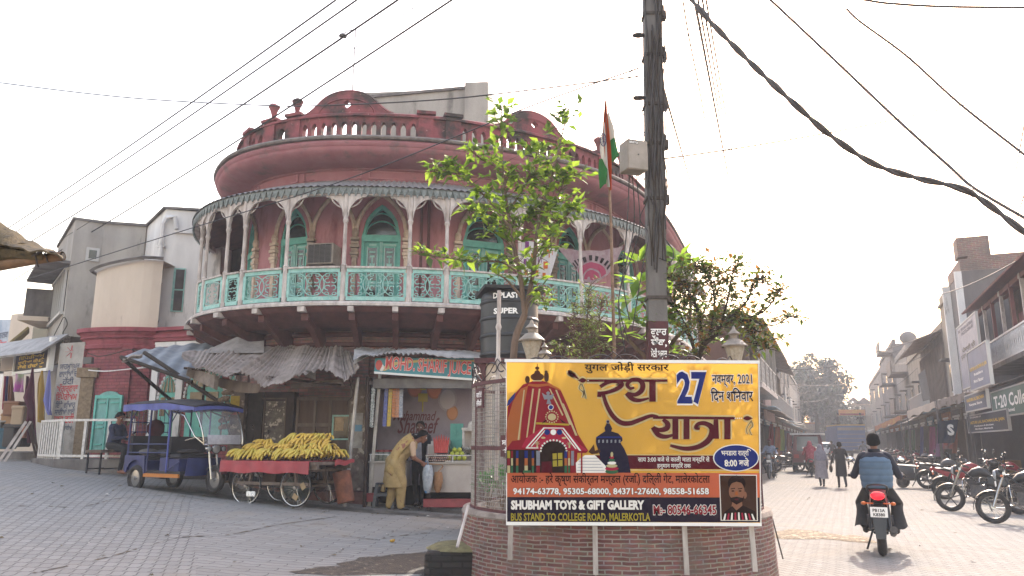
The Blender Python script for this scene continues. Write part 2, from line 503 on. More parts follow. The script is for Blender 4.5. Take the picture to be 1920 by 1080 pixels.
 # ground
SD=Vector((0.382,0.924)); SN=Vector((0.924,-0.382))
def street(off,Y):return off+0.4134*Y,Y
def paving_mat():
 m=bpy.data.materials.new("block_paving"); m.use_nodes=True
 nt=m.node_tree; b=nt.nodes["Principled BSDF"]; L=nt.links.new
 b.inputs["Roughness"].default_value=.9; b.inputs["Specular IOR Level"].default_value=.12
 N=nt.nodes.new
 geo=N("ShaderNodeNewGeometry")
 def math(op,a,c=None,d=None):
  n=N("ShaderNodeMath"); n.operation=op
  for i,q in enumerate((a,c,d)):
   if q is None:continue
   if isinstance(q,(int,float)):n.inputs[i].default_value=q
   else:L(q,n.inputs[i])
  return n.outputs[0]
 def bricks(rot,w,h,wx,amp,off):
  mp=N("ShaderNodeMapping"); mp.inputs["Rotation"].default_value=(0,0,rot); L(geo.outputs["Position"],mp.inputs[0])
  sp=N("ShaderNodeSeparateXYZ"); L(mp.outputs[0],sp.inputs[0])
  tri=math('PINGPONG',sp.outputs[0],wx)
  y=math('ADD',sp.outputs[1],math('MULTIPLY',tri,amp))
  tri2=math('PINGPONG',sp.outputs[1],h*.5)
  x=math('ADD',sp.outputs[0],math('MULTIPLY',tri2,.25))
  cb=N("ShaderNodeCombineXYZ"); L(x,cb.inputs[0]); L(y,cb.inputs[1])
  n0=N("ShaderNodeTexNoise"); n0 .inputs["Scale"].default_value=.45; L(geo.outputs["Position"],n0 .inputs["Vector"])
  va=N("ShaderNodeVectorMath"); va.operation='MULTIPLY_ADD'; L(n0 .outputs["Color"],va.inputs[0]); va.inputs[1].default_value=(.10,.10,0); L(cb.outputs[0],va.inputs[2])
  br=N("ShaderNodeTexBrick"); br.offset=off
  for k,q in(("Scale",1),("Brick Width",w),("Row Height",h),("Mortar Size",.0065),("Mortar Smooth",.15),("Bias",0)):br.inputs[k].default_value=q
  br.inputs["Color1"].default_value=(.207,.199,.186,1); br.inputs["Color2"].default_value=(.248,.238,.22,1); br.inputs["Mortar"].default_value=(.085,.08,.075,1)
  L(va.outputs[0],br.inputs["Vector"])
  return br
 A=bricks(radians(90)-radians(22.5),.215,.112,.055,.35,.5)
 B=bricks(radians(4),.5,.135,.11,.3,.5)
 sp=N("ShaderNodeSeparateXYZ"); L(geo.outputs["Position"],sp.inputs[0])
 Cz=bricks(radians(-3),.125,.2,.1,.12,.5)
 e1=math('ADD',sp.outputs[0],math('MULTIPLY',sp.outputs[1],.42))
 e1=math('GREATER_THAN',e1,0.2)
 e2=math('LESS_THAN',math('SUBTRACT',sp.outputs[0],math('MULTIPLY',sp.outputs[1],.16)),.1)
 mask=math('MULTIPLY',e1,e2)
 def mixc(f,a,c,blend='MIX'):
  x=N("ShaderNodeMix"); x.data_type='RGBA'; x.blend_type=blend
  for i,q in((0,f),(6,a),(7,c)):
   if isinstance(q,(int,float)):x.inputs[i].default_value=q
   elif isinstance(q,tuple):x.inputs[i].default_value=q
   else:L(q,x.inputs[i])
  return x.outputs[2]
 west=math('SUBTRACT',1,e1)
 colr=mixc(west,mixc(mask,A.outputs["Color"],B.outputs["Color"]),Cz.outputs["Color"])
 fac=math('ADD',math('MULTIPLY',B.outputs["Fac"],mask),math('MULTIPLY',A.outputs["Fac"],math('SUBTRACT',1,mask)))
 fac=math('ADD',math('MULTIPLY',Cz.outputs["Fac"],west),math('MULTIPLY',fac,e1))
 def noise(s,d,lo,hi):
  n=N("ShaderNodeTexNoise"); n.inputs["Scale"].default_value=s; n.inputs["Detail"].default_value=d; n.inputs["Roughness"].default_value=.65
  L(geo.outputs["Position"],n.inputs["Vector"])
  r=N("ShaderNodeMapRange"); r.inputs[1].default_value=lo; r.inputs[2].default_value=hi; L(n.outputs[0],r.inputs[0])
  return r.outputs[0],n
 s1,n1=noise(3.0,8,.35,.75)
 colr=mixc(math('MULTIPLY',s1,.5),colr,(.20,.18,.155,1))
 s2,n2=noise(.5,6,.55,.72)
 colr=mixc(math('MULTIPLY',s2,.8),colr,(.25,.215,.17,1))
 s3,n3=noise(1.1,9,.63,.67)
 colr=mixc(math('MULTIPLY',s3,.6),colr,(.15,.13,.105,1))
 L(colr,b.inputs["Base Color"])
 hgt=math('ADD',math('MULTIPLY',fac,-1),math('MULTIPLY',n1 .outputs[0],.35))
 bp=N("ShaderNodeBump"); bp.inputs["Strength"].default_value=.8; bp.inputs["Distance"].default_value=.012
 L(hgt,bp.inputs["Height"]); L(bp.outputs[0],b.inputs["Normal"])
 return m
gm=MB()
xs=[-400,-150,-60,-30]+[-20+i*.75 for i in range(40)]+[12,16,24,40,80,150,400]
ys=[-60,-20,-5]+[i*.75 for i in range(0,40)]+[32,40,60,100,200,500,1200]
gm.add([(x,y,gz(x,y))for y in ys for x in xs],[(j*len(xs)+i,j*len(xs)+i+1,(j+1)*len(xs)+i+1,(j+1)*len(xs)+i)for j in range(len(ys)-1)for i in range(len(xs)-1)])
ground=tag(gm.build("ground",paving_mat(),smooth=True),kind="structure")
# broken, dirty patches lying on the paving
def patch(name,cx,cy,rx,ry,rot,mat,seed,n=26,h=.012,lab=None):
 r=random.Random(seed); mb=MB(); rings=[]
 for k,(f,z)in enumerate(((1.0,.004),(.85,h),(.4,h*1.25),(.05,h*1.2))):
  ring=[]
  for i in range(n):
   a=2*pi*i/n; q=f*(1+.22*sin(3*a+seed)+.12*r.uniform(-1,1))
   x=cx+cos(rot)*rx*q*cos(a)-sin(rot)*ry*q*sin(a); y=cy+sin(rot)*rx*q*cos(a)+cos(rot)*ry*q*sin(a)
   ring.append((x,y,gz(x,y)+z+(r.uniform(0,h*.5)if k else 0)))
  rings.append(ring)
 mb.add([p for g in rings for p in g],[(k*n+i,k*n+(i+1)%n,(k+1)*n+(i+1)%n,(k+1)*n+i)for k in range(3)for i in range(n)]+[tuple(3*n+i for i in range(n))])
 return tag(mb.build(name,mat,smooth=True),kind="structure")
rubble=M("rubble_soil","#8a7b66","#5e5243",sc=25,bump=1.0,bsc=60,rough=.95,c3="#b0a48e",sc3=9,lo3=.55,hi3=.62)
mud=M("wet_mud","#4a4136","#2c2722",sc=8,bump=.8,bsc=40,rough=.55,c3="#8a7e68",sc3=14,lo3=.6,hi3=.66)
patch("dug_up_paving",4.85,13.1,.6,.7,radians(-12),rubble,3)
patch("dug_up_paving",5.4,12.55,.32,.45,radians(-8),rubble,11)
patch("muddy_ground",-.85,9.3,1.0,.85,radians(30),mud,5,h=.008)
patch("muddy_ground",-.35,8.2,.75,.6,radians(60),mud,9,h=.008)
patch("muddy_ground",-1.6,8.6,.8,.22,radians(15),mud,21,h=.006)
damp=M("damp_grime","#4a4742","#35322f",sc=5,rough=.6,bump=.2,c3="#6b665e",sc3=3,lo3=.5,hi3=.62)
for i,(x,y,a_,b2,rt)in enumerate(((-4.6,14.35,1.9,.36,-.22),(-2.5,14.15,1.7,.3,.02),(-.9,14.3,1.1,.32,.08),(-5.9,14.6,1.0,.4,-.4))):patch("damp_gutter",x,y,a_,b2,rt,damp,31+i,h=.004)
def gpt(px,py):
 v=(540-py)/FPX; dy=cos(TILT)-v*sin(TILT); dz=sin(TILT)+v*cos(TILT); Y=3.0
 while EYE+dz/dy*Y>gz((px-960)/FPX/dy*Y,Y):Y+=.02
 return Vector(((px-960)/FPX/dy*Y,Y,0))
seam=M("dark_joint_soil","#3a342d","#6b5d49",sc=9,rough=.95,bump=.4)
for k,(pts,w0)in enumerate((([(-40,950),(60,949),(150,951),(215,936),(260,932),(330,930),(400,941)],.045),([(60,1076),(200,1046),(290,1020),(345,1008),(430,1003),(520,985),(640,968)],.05),([(190,975),(260,985),(330,984),(400,980)],.02),([(640,1004),(700,1012),(740,1006),(800,1000)],.05),([(700,965),(780,968),(860,966)],.03))):
 c=catmull([gpt(*p)for p in pts],12); mb=MB(); vs=[]; sr=random.Random(k)
 for i,p in enumerate(c):
  t=c[min(i+1,len(c)-1)]-c[max(i-1,0)]; nn_=Vector((-t.y,t.x,0)).normalized()*w0*.62*sr.uniform(.05,1.0)**1.5
  for q in(p-nn_,p+nn_):vs.append((q.x,q.y,gz(q.x,q.y)+.005))
 mb.add(vs,[(2*i,2*i+2,2*i+3,2*i+1)for i in range(len(c)-1)if sr.random()<.72]); tag(mb.build("paving_seam",seam),kind="structure")
lt=MB(); lr=random.Random(91)
for i in range(150):
 x=lr.uniform(-9,1.5); y=lr.uniform(7,15)if i%3 else lr.uniform(13.2,14.8)
 if i%5==0:x,y=4.5+lr.uniform(-1,5),lr.uniform(9,24)
 s_=lr.uniform(.012,.05); a_=lr.uniform(0,6.3); z=gz(x,y)+.009; c_,d_=cos(a_)*s_,sin(a_)*s_
 lt.add([(x-c_,y-d_,z),(x+d_*.6,y-c_*.6,z+.006),(x+c_,y+d_,z),(x-d_*.6,y+c_*.6,z+lr.uniform(.002,.02))],[(0,1,2,3)],0 if lr.random()<.45 else 1)
tag(lt.build("litter",[M("scrap_paper","#a8a49c",rough=.9),M("dry_leaf_scrap","#6e5f42","#4f4632",sc=9,rough=.9)]),kind="stuff")
# round red building
W=Path(catmull([(-6.85,26),(-6.9,21.5),(-6.75,18.9),(-6.1,17.35),(-5.05,16.5),(-3.4,16.17),(-1.0,16.6),(1.72,18.25),(3.45,21.0),(5.2,25.6),(6.2,28.2)]))
S0=W.find(400,450,0.0)
S0=max(.5,S0-3.0); S1=W.L-.05
m_red=M("crimson_limewash","#9b686e","#a6757a",sc=2.4,rough=.88,bump=.25,bsc=14,c3="#6f4247",sc3=2.6,lo3=.52,hi3=.72,streak=3.5)
m_redc=M("crimson_cornice","#8c5a60","#96666b",sc=3.0,rough=.88,bump=.25,bsc=10,c3="#74595a",sc3=2.2,lo3=.55,hi3=.66)
m_mould=M("mould_black_crimson","#7c4044","#352c2a",sc=1.8,rough=.9,bump=.3,bsc=30,lo=.42,hi=.6,c3="#9c7a72",sc3=14,lo3=.66,hi3=.7)
m_ledge=M("grey_stone_ledge","#77706c","#5a5450",sc=6,rough=.9,bump=.3)
m_teal=M("teal_paint","#5fa79b","#4f9186",sc=7,rough=.6,bump=.05)
m_tealrail=M("weathered_teal_iron","#8cb5ad","#729f97",sc=9,rough=.65,c3="#a9b3aa",sc3=14,lo3=.6,hi3=.68)
m_white=M("weathered_white_wood","#b9b0aa","#8d837d",sc=9,rough=.8,bump=.1,streak=3)
m_cream=M("cream_moulding","#c0ae9c","#a3907f",sc=8,rough=.8)
m_tin=M("grey_corrugated_tin","#8c8884","#6f6b68",sc=4,rough=.6,metal=.25,c3="#5c4f45",sc3=7,lo3=.62,hi3=.7)
m_darkglass=M("dark_glass","#1d2322",rough=.12,spec=.6)
m_black=M("dark_interior","#191615",rough=.9)
m_darkwood=M("dark_brown_wood","#3a2c25","#2a201b",sc=8,rough=.8,streak=6,bump=.2)
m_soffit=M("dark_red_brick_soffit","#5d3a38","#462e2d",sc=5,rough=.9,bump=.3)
m_lowbrick=brick_mat("grimy_red_brick","#9a625b","#7f524c","#76675f",w=.24,h=.075,ms=.014,bump=.9,dirt="#6a5751",dsc=2.0,dlo=.42,dhi=.7)
m_redbrick=brick_mat("painted_red_brick","#823339","#752d32","#65292d",w=.24,h=.08,ms=.01,bump=.6)
RB=thing("round_building","round crimson two-storey corner building with a teal iron balcony","building",(-3,18,.3))
def rb(mb,name,mat,smooth=False,parent=None):
 return mb.build(name,mat,parent or RB,smooth,world=True)
sf=lambda px,py=450,d=0.0:W.find(px,py,d,S0)
ZF,ZR=4.28,7.25
bays=[(sf(a),sf(b),k)for a,b,k in((438,484,1),(518,586,1),(586,667,0),(667,762,1),(858,955,1),(955,1036,0),(1036,1098,1),(1098,1150,0),(1150,1192,1))]
doors=[((a+b)/2,(b-a)/2-.13)for a,b,k in bays if k]
ops=[(c,a,ZF+.02,5.95,.75)for c,a in doors]
mb=MB(); arcade(mb,W,S0,S1,4.1,7.3,ops,-.3,0.0,0,step=.3); rb(mb,"upper_wall",m_red)
mb=MB(); arcade(mb,W,S0,S1,-.2,4.1,[],-.4,-.02,0,step=.3); rb(mb,"lower_wall",m_lowbrick)
mb=MB()
for z in(3.5,3.72):band(mb,W,S0,S1,[(-.02,z),(.06,z+.02),(.06,z+.09),(-.02,z+.11)],0)
rb(mb,"string_course",m_soffit)
mb=MB()
k=int((S1-S0)/.62)
for i in range(k):
 a=S0+.3+i*.62
 pp(mb,W,[(a,2.7),(a+.24,2.7),(a+.24,3.5),(a,3.5)],-.02,.04)
rb(mb,"brick_pilaster",m_lowbrick)
for c,a in doors:
 dm=MB()
 arcade(dm,W,c-a+.005,c+a-.005,ZF+.03,6.0,[],-.15,-.10,0,step=.2)
 dr=rb(dm,"door",m_teal)
 fm=MB(); n=12
 for i in range(n):
  t0=-a+2*a*i/n; t1=-a+2*a*(i+1)/n
  f=.86
  pp(fm,W,[(c+t0,arch_z(t0,a,5.95,.75)),(c+t1,arch_z(t1,a,5.95,.75)),(c+t1*f,5.93+(arch_z(t1,a,5.95,.75)-5.93)*f),(c+t0*f,5.93+(arch_z(t0,a,5.95,.75)-5.93)*f)],-.16,-.03)
 for sg in(-1,1):pp(fm,W,[(c+sg*a,ZF+.03),(c+sg*a*.86,ZF+.03),(c+sg*a*.86,5.95),(c+sg*a,5.95)],-.16,-.03)
 pp(fm,W,[(c-a,5.85),(c+a,5.85),(c+a,6.0),(c-a,6.0)],-.155,-.02)
 rb(fm,"door_frame",m_teal,parent=dr)
 gmb=MB()
 for i in range(n):
  t0=(-a+2*a*i/n)*.84; t1=(-a+2*a*(i+1)/n)*.84
  pp(gmb,W,[(c+t0,6.0),(c+t1,6.0),(c+t1,5.93+(arch_z(t1/.84,a,5.95,.75)-5.93)*.86),(c+t0,5.93+(arch_z(t0/.84,a,5.95,.75)-5.93)*.86)],-.16,-.12)
 rb(gmb,"fanlight",m_darkglass,parent=dr)
 tm=MB()
 for sg in(-1,1):
  pts=[W.at(c+sg*(.84*a)*(1-q),-.11,6.0+.52*sqrt(max(0,1-(1-q)**2))*1.0)for q in[i/8 for i in range(9)]]
  tm.tube(pts,.018,4)
  pts=[W.at(c+sg*(.84*a)*q,-.11,6.0+.33*sqrt(max(0,1-q**2)))for q in[i/8 for i in range(9)]]
  tm.tube(pts,.016,4)
 rb(tm,"tracery",m_teal,parent=dr)
 for sg in(-1,1):
  pm=MB(); u0=c+sg*a*.18; u1=c+sg*a*.70
  pp(pm,W,[(u0,4.98),(u1,4.98),(u1,5.72),(u0,5.72)],-.11,-.085)
  pp(pm,W,[(u0,4.42),(u1,4.42),(u1,4.85),(u0,4.85)],-.11,-.085)
  lf=rb(pm,"door_glass",m_darkglass,parent=dr)
  lm=MB(); cm=(u0+u1)/2; e=abs(u1-u0)
  for z0,z1,w in((5.2,5.25,.7),(5.25,5.5,.12),(5.5,5.54,.45),(5.6,5.64,.6),(5.1,5.2,.3),(5.3,5.36,.5)):
   pp(lm,W,[(cm-e*w/2,z0),(cm+e*w/2,z0),(cm+e*w/2,z1),(cm-e*w/2,z1)],-.085,-.075)
  for q in(u0,u1):pp(lm,W,[(q-.012,4.4),(q+.012,4.4),(q+.012,5.74),(q-.012,5.74)],-.1,-.065)
  pp(lm,W,[(c+sg*.006,ZF+.04),(c+sg*.03,ZF+.04),(c+sg*.03,5.85),(c+sg*.006,5.85)],-.11,-.06)
  for z in(4.36,4.9,5.76):pp(lm,W,[(u0-.03,z),(u1+.03,z),(u1+.03,z+.05),(u0-.03,z+.05)],-.11,-.08)
  rb(lm,"door_grille",m_tealrail,parent=dr)
hoods=[((a+b)/2,(b-a)/2-.17)for a,b,k in bays]
for c,a in hoods:
 A=a+.17; hm=MB()
 pts=[W.at(c-A+2*A*i/20,.04,arch_z(-A+2*A*i/20,A,5.95,.95))for i in range(21)]
 hm.tube(pts,.05,5,flat=.8)
 q=W.at(c,.06,6.98); hm.ell(q,(.09,.05,.12),8)
 rb(hm,"hood_moulding",m_cream,smooth=True)
 for sg in(-1,1):
  pm=MB(); u=c+sg*A
  pp(pm,W,[(u-.05,ZF),(u+.05,ZF),(u+.05,5.45),(u-.05,5.45)],0,.07)
  for z,w in((5.45,.07),(5.52,.09),(5.6,.07),(5.68,.095),(5.76,.075),(5.85,.09)):
   pp(pm,W,[(u-w,z),(u+w,z),(u+w,z+.065),(u-w,z+.065)],0,w+.02)
  pm.ell(W.at(u,.05,6.02),(.08,.06,.12),8)
  rb(pm,"pilaster",m_cream)
mb=MB()
for z0,z1 in((ZF,7.0),):
 for(s_,)in((S0+.55,),):pp(mb,W,[(s_,z0),(s_+.06,z0),(s_+.06,z1),(s_,z1)],.02,1.1)
pp(mb,W,[(S0+.0,ZF+.03),(doors[0][0]-.62,ZF+.03),(doors[0][0]-.62,7.0),(S0+.0,7.0)],.01,.05)
rb(mb,"balcony_partition",m_darkwood)
mb=MB()
for px in(790,803):
 u=sf(px); pp(mb,W,[(u-.03,ZF),(u+.03,ZF),(u+.03,7.1),(u-.03,7.1)],0,.05)
rb(mb,"wall_batten",m_soffit)
# framed panels and the deep cove cornice
mb=MB()
u=S0+1.2
while u<S1-1.6:
 for z0,z1,x0,x1 in((7.27,7.295,0,1.35),(7.43,7.455,0,1.35),(7.27,7.455,0,.03),(7.27,7.455,1.32,1.35)):
  pp(mb,W,[(u+x0,z0),(u+x1,z0),(u+x1,z1),(u+x0,z1)],.02,.075)
 u+=1.5
rb(mb,"wall_panel_frame",m_red)
cove=[(-.3,7.2),(.03,7.2),(.03,7.3),(.045,7.46),(.09,7.48),(.09,7.5),(.12,7.51)]
cove+=[(.12+.68*sin(q)**1.0,7.51+.24*(1-cos(q)))for q in[i*pi/2/9 for i in range(1,10)]]
cove=cove[:-1]+[(.80,7.74),(.84,7.77),(.86,7.83),(.80,7.89)]
mb=MB(); band(mb,W,S0,S1,cove,0,step=.2); rb(mb,"cove_cornice",m_redc,smooth=True)
mb=MB(); band(mb,W,S0,S1,[(.88,7.895),(.9,7.93),(.88,7.97),(-.3,7.99),(-.3,7.895)],0,step=.2,closed=True); rb(mb,"cornice_ledge",m_ledge)
# pierced parapet: balustrades, piers, two round pediments, urns
PX=.22
def par_s(px,py):return W.find(px,py,PX+.15,S0)
pier_px=[(462,290),(505,250),(552,222),(800,215),(850,215),(1128,270),(1170,300),(1240,360)]
piers=[par_s(a,b)for a,b in pier_px]
ped1,ped2=par_s(652,190),par_s(1003,215)
ZP0,ZP1=7.99,8.62
ext=sorted([(q,.16)for q in piers]+[(S1-.3,.25)])
mb=MB()
segs=[]; cur=S0+.5
for q,h in ext:
 if q-h>cur:segs.append((cur,q-h))
 cur=q+h
for a,b in segs:
 n=max(1,int((b-a)/.205)); w=(b-a)/n
 if a<piers[3]<b+.4 and False:pass
 blank=abs((a+b)/2-(piers[3]+piers[4])/2)<.25
 ops=[]if blank else[(a+w*(i+.5),w*.27,8.12,8.4,.1)for i in range(n)]
 arcade(mb,W,a,b,ZP0,ZP1,ops,PX-.02,PX+.13,0,step=.2,nseg=4)
rb(mb,"balustrade",m_mould)
mb=MB(); band(mb,W,S0+.5,S1,[(PX-.06,ZP1),(PX+.2,ZP1),(PX+.2,ZP1+.05),(PX+.13,ZP1+.1),(PX-.06,ZP1+.1)],0,step=.2,closed=True); rb(mb,"parapet_coping",m_mould)
for q in piers:
 mb=MB()
 pp(mb,W,[(q-.16,ZP0),(q+.16,ZP0),(q+.16,ZP1),(q-.16,ZP1)],PX-.08,PX+.18)
 pp(mb,W,[(q-.2,ZP1+.1),(q+.2,ZP1+.1),(q+.2,ZP1+.17),(q-.2,ZP1+.17)],PX-.12,PX+.22)
 rb(mb,"pier",m_mould)
for q in(piers[1],piers[2],piers[5],piers[6]):
 c=W.at(q,PX+.05,ZP1+.17)
 mb=MB().lathe([(.001,0),(.10,0),(.10,.04),(.05,.07),(.055,.13),(.09,.25),(.12,.31),(.135,.34),(.11,.37),(.04,.42),(.001,.43)],c,14)
 rb(mb,"urn",m_mould,smooth=True)
for c in(ped1,ped2):
 mb=MB(); A=.98; n=24; hole=.085
 def top(t):
  x=abs(t)/A
  return ZP1+.08+(.52*sqrt(max(0,1-(x/.72)**2))if x<.60 else.52*.553*max(0,(1-(x-.6)/.4))**1.6)
 for i in range(n):
  t0=-A+2*A*i/n; t1=-A+2*A*(i+1)/n; tm=(t0+t1)/2
  if abs(tm)<hole+.02:
   hz=ZP1+.3; hh=hole*1.15
   pp(mb,W,[(c+t0,ZP1+.06),(c+t1,ZP1+.06),(c+t1,hz-hh*sqrt(max(0,1-(min(abs(t1),hole)/hole)**2))),(c+t0,hz-hh*sqrt(max(0,1-(min(abs(t0),hole)/hole)**2)))],PX-.02,PX+.14)
   pp(mb,W,[(c+t0,hz+hh*sqrt(max(0,1-(min(abs(t0),hole)/hole)**2))),(c+t1,hz+hh*sqrt(max(0,1-(min(abs(t1),hole)/hole)**2))),(c+t1,top(t1)),(c+t0,top(t0))],PX-.02,PX+.14)
  else:pp(mb,W,[(c+t0,ZP1+.06),(c+t1,ZP1+.06),(c+t1,top(t1)),(c+t0,top(t0))],PX-.02,PX+.14)
 pd=rb(mb,"pediment",m_mould)
 em=MB(); em.tube([W.at(c-A+2*A*i/30,PX+.07,top(-A+2*A*i/30)+.02)for i in range(31)],.06,5,flat=.8)
 em.tube([W.at(c-A*.62+2*A*.62*i/20,PX+.15,ZP1+.02+.40*sqrt(max(0,1-(-1+2*i/20)**2)))for i in range(21)],.02,4)
 rb(em,"pediment_coping",m_mould,parent=pd)
 # balcony: floor, brackets, roof, posts, railing
D=1.2
mb=MB(); band(mb,W,S0+.6,S1-1,[(-.1,4.19),(D+.04,4.19),(D+.04,4.24),(D+.01,4.28),(-.1,4.28)],0,step=.25,closed=True); rb(mb,"balcony_floor",m_white)
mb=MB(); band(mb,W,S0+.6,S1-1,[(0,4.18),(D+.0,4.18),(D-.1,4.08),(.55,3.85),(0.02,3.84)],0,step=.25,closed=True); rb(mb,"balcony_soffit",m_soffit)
n=int((S1-S0-1.6)/.78)
for i in range(n):
 u=S0+.9+i*.78; mb=MB()
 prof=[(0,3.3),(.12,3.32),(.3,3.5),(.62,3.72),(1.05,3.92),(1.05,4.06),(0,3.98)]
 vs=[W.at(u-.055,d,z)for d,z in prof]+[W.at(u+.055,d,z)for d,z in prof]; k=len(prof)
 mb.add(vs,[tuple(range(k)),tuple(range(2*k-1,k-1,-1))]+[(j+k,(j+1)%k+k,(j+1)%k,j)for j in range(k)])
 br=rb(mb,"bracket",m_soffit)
 mb=MB(); pp(mb,W,[(u-.05,4.07),(u+.05,4.07),(u+.05,4.17),(u-.05,4.17)],1.06,D+.07); rb(mb,"bracket_end",m_white,parent=br)
post_px=[375,386,424,455,537,645,768,838,975,1089,1177,1262]
posts=[W.find(p,500,D-.03,S0)for p in post_px]
posts+=[posts[-1]+1.3,posts[-1]+2.6,posts[-1]+3.9]
posts=[q for q in posts if q<S1-1.1]
pm_=MB()
for q in posts:
 mb=MB(); c=W.at(q,D-.03,0)
 mb.lathe([(.055,4.28),(.055,5.0),(.066,5.02),(.042,5.06),(.037,5.9),(.046,5.92),(.06,5.97),(.046,6.02),(.042,6.1),(.065,6.2),(.065,6.52)],c,8,caps=True)
 po=rb(mb,"balcony_post",m_white)
 nn=W.nrm(q); tx=Vector((-nn.y,nn.x,0))
 for sg in(-1,1):
  a=[(.05,6.02)]+[(.06+.36*(1-cos(x)),6.06+.40*sin(x))for x in[i*pi/2/6 for i in range(7)]]+[(.42,6.52),(.05,6.52)]
  bm=MB().prism(a,.04,0,frame(c+Vector((nn.x*.02,nn.y*.02,0)),tx*sg,(0,0,1)))
  for r_ in(.16,.27):bm.tube([c+tx*sg*(.05+r_*sin(x))+Vector((0,0,6.52-r_*cos(x)*1.0))for x in[i*pi/2/6 for i in range(7)]],.016,4)
  rb(bm,"spandrel_bracket",m_white,parent=po)
mb=MB(); a=S0+.6; b=S1-1; ns=int((b-a)/.028)
vs=[];
for i in range(ns+1):
 u=a+(b-a)*i/ns; w=.016*cos(2*pi*(u-a)/.112)
 for d,z in((.02,7.24),(.7,6.95),(1.29,6.68)):vs.append(W.at(u,d,z+w))
mb.add(vs,[(i*3+j,(i+1)*3+j,(i+1)*3+j+1,i*3+j+1)for i in range(ns)for j in range(2)])
ro=rb(mb,"balcony_roof",m_tin,smooth=True)
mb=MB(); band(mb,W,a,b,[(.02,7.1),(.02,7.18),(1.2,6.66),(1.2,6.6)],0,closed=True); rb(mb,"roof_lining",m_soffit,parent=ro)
mb=MB(); u=a
while u<b-.1:
 pp(mb,W,[(u,6.64),(u+.045,6.48),(u+.055,6.46),(u+.065,6.48),(u+.11,6.64)],1.25,1.27)
 u+=.11
pp_z=6.58
band(mb,W,a,b,[(1.245,6.53),(1.245,6.68),(1.225,6.68),(1.225,6.53)],0,closed=True)
rb(mb,"valance",M("grey_teal_fretwork","#757b79","#565d5b",sc=10,rough=.75),parent=ro)
mb=MB(); band(mb,W,a,b,[(D-.08,6.5),(D+.02,6.5),(D+.02,6.62),(D-.08,6.62)],0,closed=True); rb(mb,"eave_beam",m_white,parent=ro)
def motif(mb,c,w,z0,z1,path,d,lo,hi):
 h=z1-z0; zc=(z0+z1)/2
 e=[(c+w*.64*cos(2*pi*i/22),zc+h*.47*sin(2*pi*i/22))for i in range(23)]
 mb.tube([path.at(min(hi,max(lo,a_)),d,z_)for a_,z_ in e],.012,4)
 for sg in(-1,1):
  for q in(-1,1):
   cc=(c+sg*w*.15,zc+q*h*.13); r0=h*.12
   pts=[(cc[0]-sg*r0*(1-k*.5)*cos(pi*.5+k*4.2),cc[1]+q*r0*(1-k*.5)*sin(pi*.5+k*4.2))for k in[i/9 for i in range(10)]]
   mb.tube([path.at(min(hi,max(lo,a_)),d+.005,z_)for a_,z_ in pts],.0125,4)
   r1=h*.07; cc=(c-sg*w*.22,zc+q*h*.39)
   mb.tube([path.at(min(hi,max(lo,cc[0]+r1*cos(k))),d,cc[1]+r1*sin(k))for k in[i*2*pi/6 for i in range(7)]],.010,4)
for q0,q1 in zip(posts,posts[1:]):
 L_=q1-q0
 if L_<.12:continue
 mb=MB(); a=q0+.06; b=q1-.06
 for z0,z1,e in((4.30,4.38,.02),(4.88,4.96,.02)):
  band(mb,W,a,b,[(D-.03-e,z0),(D-.03+e,z0),(D-.03+e,z1),(D-.03-e,z1)],0,closed=True,step=.25)
 for u in(a,b):pp(mb,W,[(u-.025,4.38),(u+.025,4.38),(u+.025,4.88),(u-.025,4.88)],D-.045,D-.015)
 n=max(1,round((b-a)/.31)); w=(b-a)/n
 for i in range(n):motif(mb,a+w*(i+.5),w,4.38,4.88,W,D-.03,a+.02,b-.02)
 pn=rb(mb,"railing_panel",m_tealrail)
 mb=MB(); band(mb,W,q0+.05,q1-.05,[(D-.08,4.962),(D+.02,4.962),(D+.02,5.0),(D-.08,5.0)],0,closed=True,step=.25); rb(mb,"handrail",m_white,parent=pn)
mb=MB(); k=60; ring=[W.at(S0+(S1-S0)*i/k,-.05,7.94)for i in range(k+1)]
mb.add(ring+[Vector((2,30,7.94)),Vector((-5,27,7.94))],[tuple(range(k+3))]); rb(mb,"roof_slab",m_ledge)
mb=MB(); e=W.at(S1,0,0); nn=W.nrm(S1)
mb.box(0,.3,-8,0,0,8.0,0,frame((e.x,e.y,0),(SD.x,SD.y,0),(SN.x,SN.y,0))); rb(mb,"end_wall",m_red)
# helpers for street architecture
def ring_block(mb,pts,z0,z1,mi=0):
 n=len(pts)
 ar=sum(pts[i][0]*pts[(i+1)%n][1]-pts[(i+1)%n][0]*pts[i][1]for i in range(n))
 if ar<0:pts=pts[::-1]
 zt=z1 if isinstance(z1,(list,tuple))else[z1]*n
 if ar<0 and isinstance(z1,(list,tuple)):zt=zt[::-1]
 mb.add([(p[0],p[1],z0)for p in pts]+[(p[0],p[1],zt[i])for i,p in enumerate(pts)],[tuple(range(n-1,-1,-1)),tuple(range(n,2*n))]+[(i,(i+1)%n,n+(i+1)%n,n+i)for i in range(n)],mi)
def flat(mb,pts,mi=0,thick=.02,nrm=None):
 """a thin plate through coplanar 3-D points"""
 pts=[Vector(p)for p in pts]; n=len(pts)
 if nrm is None:
  nrm=Vector((0,0,0))
  for i in range(n):nrm+=(pts[i]-pts[0]).cross(pts[(i+1)%n]-pts[0])
  nrm.normalize()
  if nrm.y>0:nrm=-nrm
 nrm=Vector(nrm)
 e=Vector((0,0,0))
 for i in range(n):e+=(pts[i]-pts[0]).cross(pts[(i+1)%n]-pts[0])
 if e.dot(nrm)<0:pts=pts[::-1]
 back=[p-nrm*thick for p in pts]
 mb.add(pts+back,[tuple(range(n)),tuple(range(2*n-1,n-1,-1))]+[(i+n,(i+1)%n+n,(i+1)%n,i)for i in range(n)],mi)
